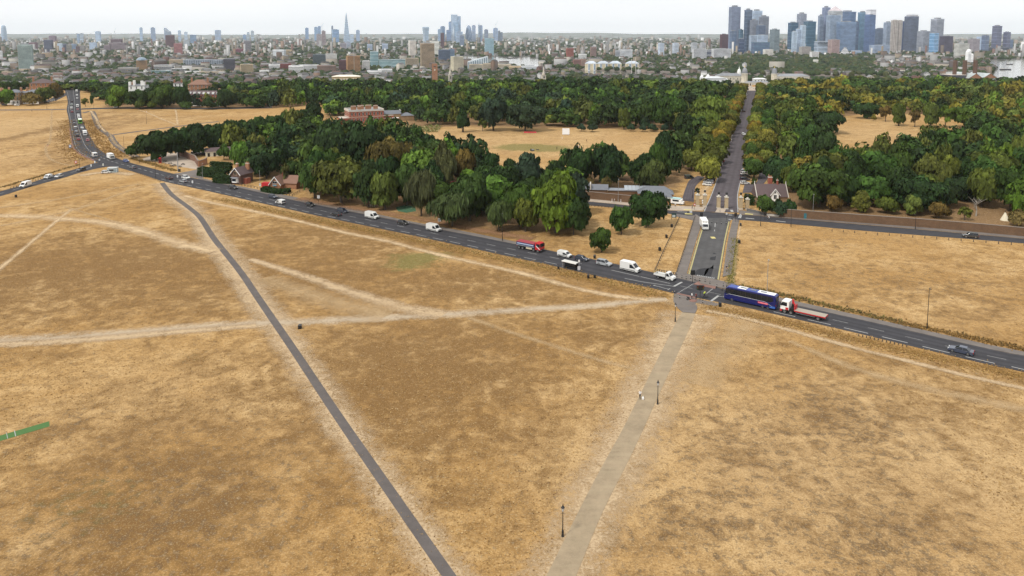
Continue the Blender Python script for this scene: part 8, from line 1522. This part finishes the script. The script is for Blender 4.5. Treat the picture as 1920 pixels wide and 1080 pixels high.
for i, (x0, x1) in enumerate(((1788.5,1795.5),(1806.8,1814.3),(1826.5,1834))):
    X, A, zt = geo_of(x0, x1, 113, 1545); root = special('chimney_stack', '%s of three brown brick power station chimneys' % ('leftmost','middle','rightmost')[i], X, 1545, 'chimney'); r0 = A/2; Hh = zt-LOW; MB().lathe([(r0*1.15,0),(r0*1.02,Hh*.5),(r0*.95,Hh*.96),(r0*1.05,Hh*.965),(r0*1.05,Hh)], 8).build('stack', M('stack_brick', (.11,.06,.04), .9, var=.25, scale=.3), root); MB().lathe([(r0*1.1,Hh*.93),(r0*1.1,Hh*.945)], 8).build('band', tm((.2,.14,.11)), root)
root = special('steam_plume', 'bright white steam shaped as rounded columns behind the power station chimneys', geo_of(1811,1829,92,2400)[0], 2400, 'steam')  # steam plume, modelled as solid white columns
for k, (x0, x1, yt) in enumerate(((1811,1817,95),(1815,1822,92),(1821,1829,100))): X, A, zt = geo_of(x0, x1, yt, 2400); MB().lathe([(A*.55,0),(A*.55,zt-LOW-A*.4),(A*.42,zt-LOW-A*.12),(A*.1,zt-LOW)], 12, c=(X-root.location.x,k*6,0)).build('steam', tm((.8,.8,.8)), root)
# cranes
def crane(x, yt, yb, d, jib, label, c=(.35,.33,.3)):
    X, _, zt = geo_of(x-1, x+1, yt, d); root = special('tower_crane', label, X, d, 'crane'); w = d/1387*.32; Hh = zt-LOW; MB().tube([(0,0,0),(0,0,Hh)], w, 4).build('mast', tm(c), root); L = jib[0]*d/1387; dz = jib[1]*d/1387; MB().tube([(-L*.22,0,Hh-2-dz*.1),(0,0,Hh),(L,0,Hh+dz)], w*.8, 4).build('jib', tm(c), root); MB().box(-L*.25,-L*.15,-w*2,w*2,Hh-8,Hh-1).build('counterweight', tm((.25,.25,.25)), root); MB().box(-w*1.5,w*1.5,-w*2.5,-w,Hh-8,Hh-2).build('cab', tm((.5,.5,.5)), root)
crane(168, 65, 85, 4600, (12,6.5), 'pale tower crane with raised jib on the left skyline', (.5,.46,.42)); crane(217.5, 58, 76, 4400, (2,5), 'thin upright crane above the wide brown block', (.45,.45,.48)); crane(663.5, 82, 138, 1880, (2.5,9), 'grey tower crane before the orange-framed tower', (.4,.42,.42)); crane(605, 48, 60, 9000, (4,5), 'faint crane above the slim blue tower', (.5,.55,.6)); crane(930, 45, 55, 8750, (4,6), 'faint crane on the tower under construction', (.5,.55,.6)); crane(484, 64, 92, 3600, (.5,.5), 'tall thin chimney-like mast right of the tan-striped tower', (.25,.22,.22))
root = special('tall_ship_masts', 'masts and rigging of a moored sailing ship by the river', geo_of(1191,1193,140,1720)[0], 1720, 'ship')
for k, (x, h) in enumerate(((-9,44),(0,48),(8,40))): m_ = MB().tube([(x,0,0),(x,0,h)], .55, 5).build('mast', tm((.55,.52,.48)), root); y_ = MB(); [y_.tube([(x-.1,-7+z*.09,z),(x+.1,7-z*.09,z)], .3, 4) or y_.tube([(x-6+z*.08,0,z),(x+6-z*.08,0,z)], .3, 4) for z in (16,25,33)]; y_.build('yards', tm((.5,.46,.42)), m_)
MB().loft([[(-22,0,2),(-14,-5,2),(16,-5,2),(24,0,2),(16,5,2),(-14,5,2)],[(-25,0,9),(-15,-6,8),(16,-6,8),(27,0,9),(16,6,8),(-15,6,8)]]).build('hull', tm((.03,.03,.03)), root)
# ------------------------------------------------------------------ river
RIVER = [(820,105.5),(935,107),(1000,107.6),(1014,111.5),(1009,119),(1030,127.5),(1100,132),(1200,136),(1290,138),(1400,140.5),(1560,143),(1690,144),(1800,147),(1838,148.5),(1857,138),(1866,128),(1850,121.5),(1854,114),(1920,111),(2150,108),(2150,175),(1900,157),(1850,153),(1760,151),(1690,152.5),(1560,153),(1400,148),(1300,144.5),(1200,147.5),(1130,147.5),(1050,137),(1000,130),(960,125),(900,120.5),(820,116)]
RIVER_G = [tuple(G(x, y, LOW)[:2]) for x, y in RIVER]
t = NT('river_water'); w_ = t.node('ShaderNodeTexNoise'); t.put(w_.inputs['Vector'], t.pos((.05,.12,1))); t.put(w_.inputs['Scale'], 1.0); t.put(w_.inputs['Detail'], 4.0)
t.base((.13,.12,.10), .12, spec=.6); t.bump(w_.outputs[0], .25, .6)
m = MB(); m.add([(x, y, LOW + .15) for x, y in RIVER_G], [tuple(range(len(RIVER_G)))]); o = m.build('river', t.m); o['kind'] = 'structure'
mudm = M('river_bank_mud', (.13,.11,.095), .9, var=.2, scale=.05)
for ed in ([(1000,130),(1050,137.6),(1130,148),(1200,148.2)], [(1009,118.6),(1030,127),(1100,131.4),(1200,135.4),(1290,137.4),(1400,140),(1560,142.6),(1690,143.6)]):
    g_ = [G(x, y, LOW) for x, y in ed]; m = MB()
    for a_, b_ in zip(g_, g_[1:]): m.add([(a_.x,a_.y-10,LOW+.2),(b_.x,b_.y-10,LOW+.2),(b_.x,b_.y+6,LOW+4.5),(a_.x,a_.y+6,LOW+4.5)], [(0,1,2,3)])
    o = m.build('river_bank', mudm); o['kind'] = 'structure'
for i, (x, y, L) in enumerate(((1885,131,34),(1893,121,20),(1822,143.2,30),(960,109.5,40),(948,116,25),(1590,147.5,26))):
    p = G(x, y, LOW); root = thing('moored_barge', ['long dark barge moored in the right reach','smaller barge beyond it in the right reach','pontoon beside the power station','dark barge in the left reach of the river','small launch in the left reach of the river','white river boat near the trees on the right'][i], 'boat', p, rnd.uniform(-.3,.3)); MB().loft([[(-L/2,0,.2),(-L*.4,-3,.2),(L*.4,-3,.2),(L/2,0,.2),(L*.4,3,.2),(-L*.4,3,.2)],[(-L/2-1,0,3),(-L*.42,-3.6,2.6),(L*.42,-3.6,2.6),(L/2+1,0,3),(L*.42,3.6,2.6),(-L*.42,3.6,2.6)]]).build('hull', tm((.7,.7,.7) if i == 5 else (.06,.06,.07)), root); MB().box(-L*.35,-L*.1,-2.4,2.4,2.6,5.6).build('deckhouse', tm((.6,.6,.58)), root)
# ------------------------------------------------------------------ filler city and its trees
gc = np.random.default_rng(31)
# ---- outlines for where trees mass on the plain (photo rows and columns)
def belt(x, y):
    for x0, x1, y0, y1, pr in ((1340,1640,106,141,.95),(1010,1340,106,116,.8),(1380,1520,106,122,.9),(1590,1760,112,128,.5),(520,660,94,103,.9),(680,760,82,100,.75),(860,1000,88,104,.8),(0,60,92,120,.8),(60,330,92,121,.62),(150,330,98,112,.75),(1000,1100,82,96,.5),(330,520,94,118,.55),(480,600,108,124,.8),(860,960,100,108,.6),(1120,1240,90,100,.5),(1060,1240,137,142,0),(0,480,136,152,.6),(480,700,144,156,.55),(1250,1330,140,150,.9),(1530,1700,152,158,.8),(1190,1260,100,108,.5)):
        if x0 <= x <= x1 and y0 <= y <= y1: return pr
    return .76 if y > 112 else .66 if y > 92 else .5
PALN = np.array([(.22,.11,.085),(.28,.17,.11),(.36,.29,.2),(.40,.35,.28),(.26,.25,.24),(.5,.5,.5),(.74,.74,.73),(.15,.09,.08),(.3,.22,.16),(.6,.56,.48)])
PALR = np.array([(.115,.07,.06),(.075,.07,.07),(.11,.11,.115),(.16,.075,.05),(.13,.13,.14),(.27,.27,.27)])
def one_house(X, Y, w, dp, h, a, gable, rh):
    ca, sa = math.cos(a), math.sin(a)
    if gable: P = np.array([(-w,-dp,-3),(w,-dp,-3),(w,dp,-3),(-w,dp,-3),(-w,-dp,h),(w,-dp,h),(w,dp,h),(-w,dp,h),(-w*.96,0,h+rh),(w*.96,0,h+rh)]); F = [(0,1,5,4),(1,2,6,5),(2,3,7,6),(3,0,4,7),(4,5,9,8),(6,7,8,9),(5,6,9,9),(7,4,8,8)]; rf = 4
    else: P = np.array([(-w,-dp,-3),(w,-dp,-3),(w,dp,-3),(-w,dp,-3),(-w,-dp,h),(w,-dp,h),(w,dp,h),(-w,dp,h),(-w*.4,-dp*.3,h+rh),(w*.1,-dp*.3,h+rh)]); F = [(0,1,5,4),(1,2,6,5),(2,3,7,6),(3,0,4,7),(4,5,6,7)]; rf = 4
    Q = P.copy(); Q[:, 0] = P[:, 0]*ca - P[:, 1]*sa + X; Q[:, 1] = P[:, 0]*sa + P[:, 1]*ca + Y; return Q, F, rf
bv, bf, bc, voff = [], [], [], 0
indiv = []
tvx = []
tower_xy = [(o.location.x, o.location.y) for o in SC.objects if o.parent is None and o.get('category') in ('tower','flats','office','school','church','dome','store','power station','chimney','steam') and o.location.y > 1300]
TX = np.array(tower_xy)
tri_quads = []
for i in range(24000):
    py = 67.0 + 88.0 * gc.random() ** 1.25 if i > 3600 else 106 + 66 * gc.random()
    px = gc.uniform(-160, 2080); p = G(px, py, LOW); d = p.y
    if d < 1245 or d > 26000: continue
    if in_poly(p.x, p.y, RIVER_G): continue
    if 1380 < px < 1470 and d < 1600: continue
    b = belt(px, py)
    sc = d / 1387.0
    if gc.random() < b:
        tvx.append((p.x, p.y, max(7.5, sc * gc.uniform(2.8, 5.4)), max(11, min(17, sc*3.4)) * gc.uniform(.8, 1.25))); continue
    far = d > 3200
    if far: w, dp, h = sc*gc.uniform(.8,3.2), sc*gc.uniform(.7,1.8), gc.uniform(9,22) + (gc.random() < .12)*gc.uniform(10,45)
    else: w, dp, h = gc.uniform(4,13), gc.uniform(4,6.5), gc.uniform(6,9.5) + (gc.random() < .1)*gc.uniform(3,9)
    if not far and d > 1900 and gc.random() < .08: w *= 1.6; h += gc.uniform(6, 18)
    if d > 6000 and gc.random() < .3: h += sc * gc.uniform(1, 4)
    if len(TX) and np.min(np.abs(TX[:,0]-p.x)/ (w+22) + np.abs(TX[:,1]-p.y)/60) < 1 and d < 3000: continue
    gable = (not far) and gc.random() < (.93 if d < 1900 else .7); a = gc.choice((.12,-.3,.7,1.3)) + gc.normal()*.08
    ww = PALN[gc.integers(0, len(PALN))] if not far else PALN[gc.choice((2,3,4,5,6,8,9,0,1,5))]
    rr_ = PALR[gc.integers(0, 6)] if not far else PALR[gc.integers(2, 6)]
    if gc.random() < (.03 if d < 1900 else .08): ww = np.array((.9,.9,.9)); 
    jt = gc.uniform(.3, .8)
    item = (p.x, p.y, w, dp, h, a, gable, dp*.75, ww*jt, rr_*jt)
    if d < 1900: indiv.append((d, item))
    else: tri_quads.append(item)
indiv.sort(key=lambda q: q[0])
keep_n = max(0, 298 - n_bld); print('city: hand built', n_bld, 'near houses', len(indiv), 'bulk', len(tri_quads), 'trees', len(tvx))
vis = [q for q in indiv if q[0] > 1290]; step = max(1, len(vis) / max(1, keep_n)); chosen = set(int(k * step) for k in range(keep_n)); ci = 0
ROOFC = {0:'brown',1:'dark grey',2:'grey',3:'red',4:'pale grey',5:'light'}
LAND = [(geo_of(a, b, 140, dd)[0], dd, nm) for a, b, dd, nm in ((35,61,1950,'the tall green glass tower'),(255,275,1900,'the brick tower with domed glass roof'),(290,323,1900,'the white modern school block'),(417,440,1960,'the checkered apartment tower'),(449,474,1800,'the tan apartment tower'),(541,568,1850,'the white stepped apartment block'),(621,676,1560,'the pale-roofed store'),(648,675,1900,'the orange-framed tower'),(708,735,1760,'the white framed flats'),(788,814,2050,'the tall tan-piered tower'),(809,820,1550,'the orange brick tower'),(845,868,1850,'the cream council tower'),(930,957,2050,'the tan riverside flats'),(1015,1023,1500,'the pale church spire'),(1098,1164,2080,'the gabled riverside houses'),(1191,1193,1720,'the ship masts'),(1345,1392,1500,'the left college range'),(1459,1516,1500,'the right college range'),(1560,1600,1700,'the river right of the college'),(1650,1690,1700,'the red riverside houses'),(1796,1860,1560,'the power station'),(150,200,1700,'the far end of the main road'))]
lab_n = {}
for k, (d, it) in enumerate(vis):
    if k in chosen:
        X, Y, w, dp, h, a, gable, rh, ww, rc = it; near = min(LAND, key=lambda q: (q[0]-X)**2*1.0 + (q[1]-Y)**2*.25)[2]
        rn = ROOFC[int(np.argmin(np.abs(PALR/np.maximum(PALR.sum(1)[:,None],.01) - rc/rc.sum()).sum(1) + np.abs(PALR.sum(1)-rc.sum())))]; wn_ = 'white' if ww.min() > .55 else 'red brick' if ww[0] > ww[2]*2.2 and ww[0] < .36 else 'tan' if ww[0] > ww[2]*1.4 else 'grey'
        key = (near, wn_, rn); lab_n[key] = lab_n.get(key, 0) + 1; o_n = ordn[min(lab_n[key]-1, 23)]
        root = thing('town_house', '%s %s %s with %s roof near %s' % (o_n, wn_, 'house' if gable else 'block', rn, near), 'house', (X, Y, terrain(X, Y)), a, 'houses between the park and the river')
        nwin = int(max(2, w/2.2)); MB().box(-w,w,-dp,dp,-3,h).build('wall', tm(tuple(float(x) for x in np.round(ww,1))), root); m = MB()
        if gable: hip_roof(m,-w,w,-dp,dp,h,rh,.4,gable=True)
        else: m.box(-w-.3,w+.3,-dp-.3,dp+.3,h,h+.6)
        m.build('roof', tm(tuple(float(x) for x in np.round(rc,2))), root); m = MB()
        for f_ in range(max(1, int(h/3.1))):
            for q_ in range(nwin): x_ = -w+(q_+.5)*2*w/nwin; m.box(x_-.6,x_+.6,-dp-.08,-dp+.05,f_*3.1+1.0,f_*3.1+2.5)
        for q_ in range(2):
            for f_ in range(max(1, int(h/3.1))): y_ = -dp+(q_+.5)*dp; m.box(w-.05,w+.08,y_-.5,y_+.5,f_*3.1+1.0,f_*3.1+2.5); m.box(-w-.08,-w+.05,y_-.5,y_+.5,f_*3.1+1.0,f_*3.1+2.5)
        m.build('windows', tm((.07,.08,.09), glass=True), root)
        if gable: MB().box(w*.5-.8,w*.5+.8,-.6,.6,h+rh*.3,h+rh+1.4).build('chimney', tm((.3,.2,.13)), root)
    else: tri_quads.append(it)
for X, Y, w, dp, h, a, gable, rh, ww, rc in tri_quads:
    P, Fs, rf = one_house(X, Y, w, dp, h, a, gable, rh); P[:, 2] += terrain(X, Y)
    bv.append(P)
    for q_, f_ in enumerate(Fs): bf.append([v + voff for v in f_]); bc.append(rc if q_ >= rf and q_ < 6 else ww)
    voff += len(P)
Fb = np.array(bf); quad = Fb[:, 2] != Fb[:, 3]
Vb = np.concatenate(bv); Cb = np.array(bc)
o = np_mesh('distant_rooftops', Vb, Fb[quad], CITYW, {'col': ('FACE', Cb[quad])}); tag(o, 'countless small houses and blocks of the city fading to the horizon', 'rooftops', kind='stuff')
if (~quad).any(): o2 = np_mesh('gable_ends', Vb, Fb[~quad][:, :3], CITYW, {'col': ('FACE', Cb[~quad])}, parent=o); o2['kind'] = 'stuff'
# far trees: rough little domes
ic = []; tt = (1 + 5 ** .5) / 2
bm = bmesh.new(); bmesh.ops.create_icosphere(bm, subdivisions=2, radius=1.0); IV = np.array([v.co[:] for v in bm.verts]); IF = np.array([[v.index for v in f.verts] for f in bm.faces]); bm.free()
up = IV[IF].mean(1)[:, 2] > -.35; IF = IF[up]
TV, TF, TC, off = [], [], [], 0
for X, Y, r_, h_ in tvx:
    q = IV * gc.uniform(.68, 1.22, (len(IV), 1)) * np.array([r_, r_, h_*.6]) + np.array([X, Y, terrain(X, Y) + h_*.42]); TV.append(q); TF.append(IF + off); off += len(IV)
    c = np.array(((.018,.034,.012),(.026,.046,.014),(.036,.054,.016),(.048,.054,.018))[gc.integers(0, 4)]) * gc.uniform(.8, 1.25); TC.append(c[None] * gc.uniform(.6, 1.4, (len(IV), 1)))
o = np_mesh('distant_trees', np.concatenate(TV), np.concatenate(TF), LEAFA, {'col': ('POINT', np.concatenate(TC))}); tag(o, 'belts of distant dark green trees between the city roofs', 'trees', kind='stuff')
# hills on the horizon
m = MB(); n = 160; secs = []
for k in range(n + 1):
    x = -19000 + 38000 * k / n; hgt = 52 + 14 * math.sin(x*.00045+1) + 9 * math.sin(x*.0013) + 6 * math.sin(x*.0031+2) + (16 if -1200 < x < 1500 else 0) * math.exp(-((x-200)/900)**2)
    secs.append([(x, 14500, LOW - 1), (x, 15600, LOW + (hgt - LOW) * .7), (x, 16800, hgt), (x, 18500, LOW - 1)])
m.loft(secs, closed=False, caps=False); t = NT('hill_cover'); t.base(t.mix(t.ramp(t.noise(.004, 5, .7), .4, .6), (.05,.07,.04), (.2,.2,.2)), .95); o = m.build('hills', t.m); o['kind'] = 'structure'
# ------------------------------------------------------------------ haze over the city
hz = MB(); hz.box(-20000, 20000, -400, 19500, LOW - 2.5, 305)
o = hz.build('haze', bpy.data.materials.new('haze_air')); hm = o.data.materials[0]; hm.use_nodes = True; hn, hl = hm.node_tree.nodes, hm.node_tree.links; hn.clear()
ho = hn.new('ShaderNodeOutputMaterial'); hv = hn.new('ShaderNodeVolumePrincipled'); hv.inputs['Color'].default_value = (.86, .94, 1.0, 1); hv.inputs['Density'].default_value = 2.6e-5; hv.inputs['Anisotropy'].default_value = 0.0
hl.new(hv.outputs[0], ho.inputs['Volume']); o['kind'] = 'stuff'; o['label'] = 'pale blue summer haze lying over the whole city'
# ------------------------------------------------------------------ dry grass tufts and verge weeds
def tufts(name, P, size, hgt, cols, label):
    n = len(P); g = NP; V = []; 
    a = g.uniform(0, 6.28, n); s = size * g.uniform(.6, 1.4, n); h = hgt * g.uniform(.5, 1.4, n); VV = np.zeros((n, 9, 3))
    for k in range(3):
        b = a + k * 2.1; lean = g.uniform(.2, .9, n)
        VV[:, k*3, :2] = P + np.stack([np.cos(b + 1.57), np.sin(b + 1.57)], 1) * s[:, None] * .5; VV[:, k*3+1, :2] = P - np.stack([np.cos(b + 1.57), np.sin(b + 1.57)], 1) * s[:, None] * .5
        VV[:, k*3+2, :2] = P + np.stack([np.cos(b), np.sin(b)], 1) * (s * lean)[:, None]; VV[:, k*3+2, 2] = h; VV[:, k*3:k*3+2, 2] = -.02
    F = np.arange(n * 9).reshape(-1, 3); C = np.repeat(cols, 9, 0)
    o = np_mesh(name, VV.reshape(-1, 3), F, LEAFA, {'col': ('POINT', C)}); tag(o, label, 'grass', kind='stuff'); return o
SX = np.array([s[0] for s in STRIPS]); SW = np.array([s[1] for s in STRIPS])
def off_strips(P, pad=.3):
    ok = np.ones(len(P), bool)
    for i in range(0, len(P), 4000):
        q = P[i:i+4000]; d2 = ((q[:, None, :] - SX[None]) ** 2).sum(2); ok[i:i+4000] = ~(d2 < (SW + pad)[None] ** 2).any(1)
    return P[ok]
bands = []
for y0, y1, den in ((72,110,2.8),(110,150,1.7),(150,210,.9),(210,300,.3),(300,420,.1)):
    xm = y1 * .78; n = int((y1 - y0) * 2 * xm * den); bands.append(np.stack([NP.uniform(-xm, xm, n), NP.uniform(y0, y1, n)], 1))
P = off_strips(np.concatenate(bands)); P = P[NP.random(len(P)) < .9]
for p_, rx, ry, dk_, gn_, pl_, gy_ in blob_list():
    if gy_ > .15: P = P[(((P[:, 0] - p_.x) / rx) ** 2 + ((P[:, 1] - p_.y) / (ry * 1.6)) ** 2 > 1.3) | (NP.random(len(P)) < .12)]
pal = np.array([(.46,.31,.14),(.40,.25,.09),(.48,.34,.17),(.34,.2,.07),(.40,.26,.1),(.2,.115,.045)]); tufts('dry_grass', P, .22, .10, pal[NP.integers(0, 6, len(P))] * NP.uniform(.8, 1.15, (len(P), 1)), 'fine dry grass tufts covering the near heath')
def verge(pts, n, wid, size, h, pal, label, name='verge_weeds'):
    L = catmull([G(*p) for p in pts], 1.0); L = np.array([q[:2] for q in L]); k = NP.integers(0, len(L), n); P = L[k] + NP.normal(size=(n, 2)) * wid; tufts(name, P, size, h, np.array(pal)[NP.integers(0, len(pal), n)] * NP.uniform(.7, 1.2, (n, 1)), label)
verge([(1385,537),(1440,548),(1500,561),(1560,575),(1620,589),(1690,605)], 900, .8, .4, .4, [(.16,.13,.045),(.25,.16,.06),(.36,.25,.1),(.1,.08,.04),(.15,.15,.04)], 'dark tall weeds along the far road edge behind the crane lorry')
verge([(1690,607),(1780,625),(1920,655),(2000,672)], 900, .9, .4, .4, [(.25,.15,.05),(.35,.22,.08),(.15,.1,.04)], 'brown dry verge grass along the road on the right')
verge([(1325,575),(1400,591),(1500,612),(1620,641),(1750,671),(1900,703),(1990,723)], 2600, 1.5, .32, .22, [(.38,.23,.08),(.46,.31,.12),(.28,.17,.06)], 'long dry grass along the near road edge on the right')
verge([(420,374),(520,396),(640,421),(760,446),(880,471),(1000,497),(1100,520),(1180,537),(1255,556)], 3600, 1.5, .34, .24, [(.40,.25,.08),(.47,.32,.12),(.30,.19,.06),(.22,.17,.05)], 'long golden grass along the near edge of the main road')
verge([(125,225),(127,245),(130,262),(140,288),(160,300)], 1700, 3.5, .6, .35, [(.34,.2,.065),(.4,.25,.085),(.24,.14,.05)], 'rough brown grass left of the far queue')
verge([(166,225),(178,248),(192,270),(205,283),(230,294)], 2000, 3.2, .6, .4, [(.34,.2,.065),(.4,.25,.085),(.22,.13,.045)], 'rough brown grass right of the far queue')
verge([(1377,448),(1373,480),(1369,515),(1367,533)], 500, .7, .4, .35, [(.14,.15,.04),(.3,.22,.08),(.2,.17,.05)], 'green weeds between footway and pale path')
verge([(0,352),(60,335),(100,323),(150,308)], 350, .7, .5, .4, [(.2,.14,.05),(.3,.2,.07),(.12,.09,.04)], 'scrubby weeds along the upper side of the branch road')
verge([(248,297),(280,306),(310,315),(330,320)], 500, .9, .5, .5, [(.36,.24,.08),(.2,.14,.05)], 'dry grass bank below the forecourt')
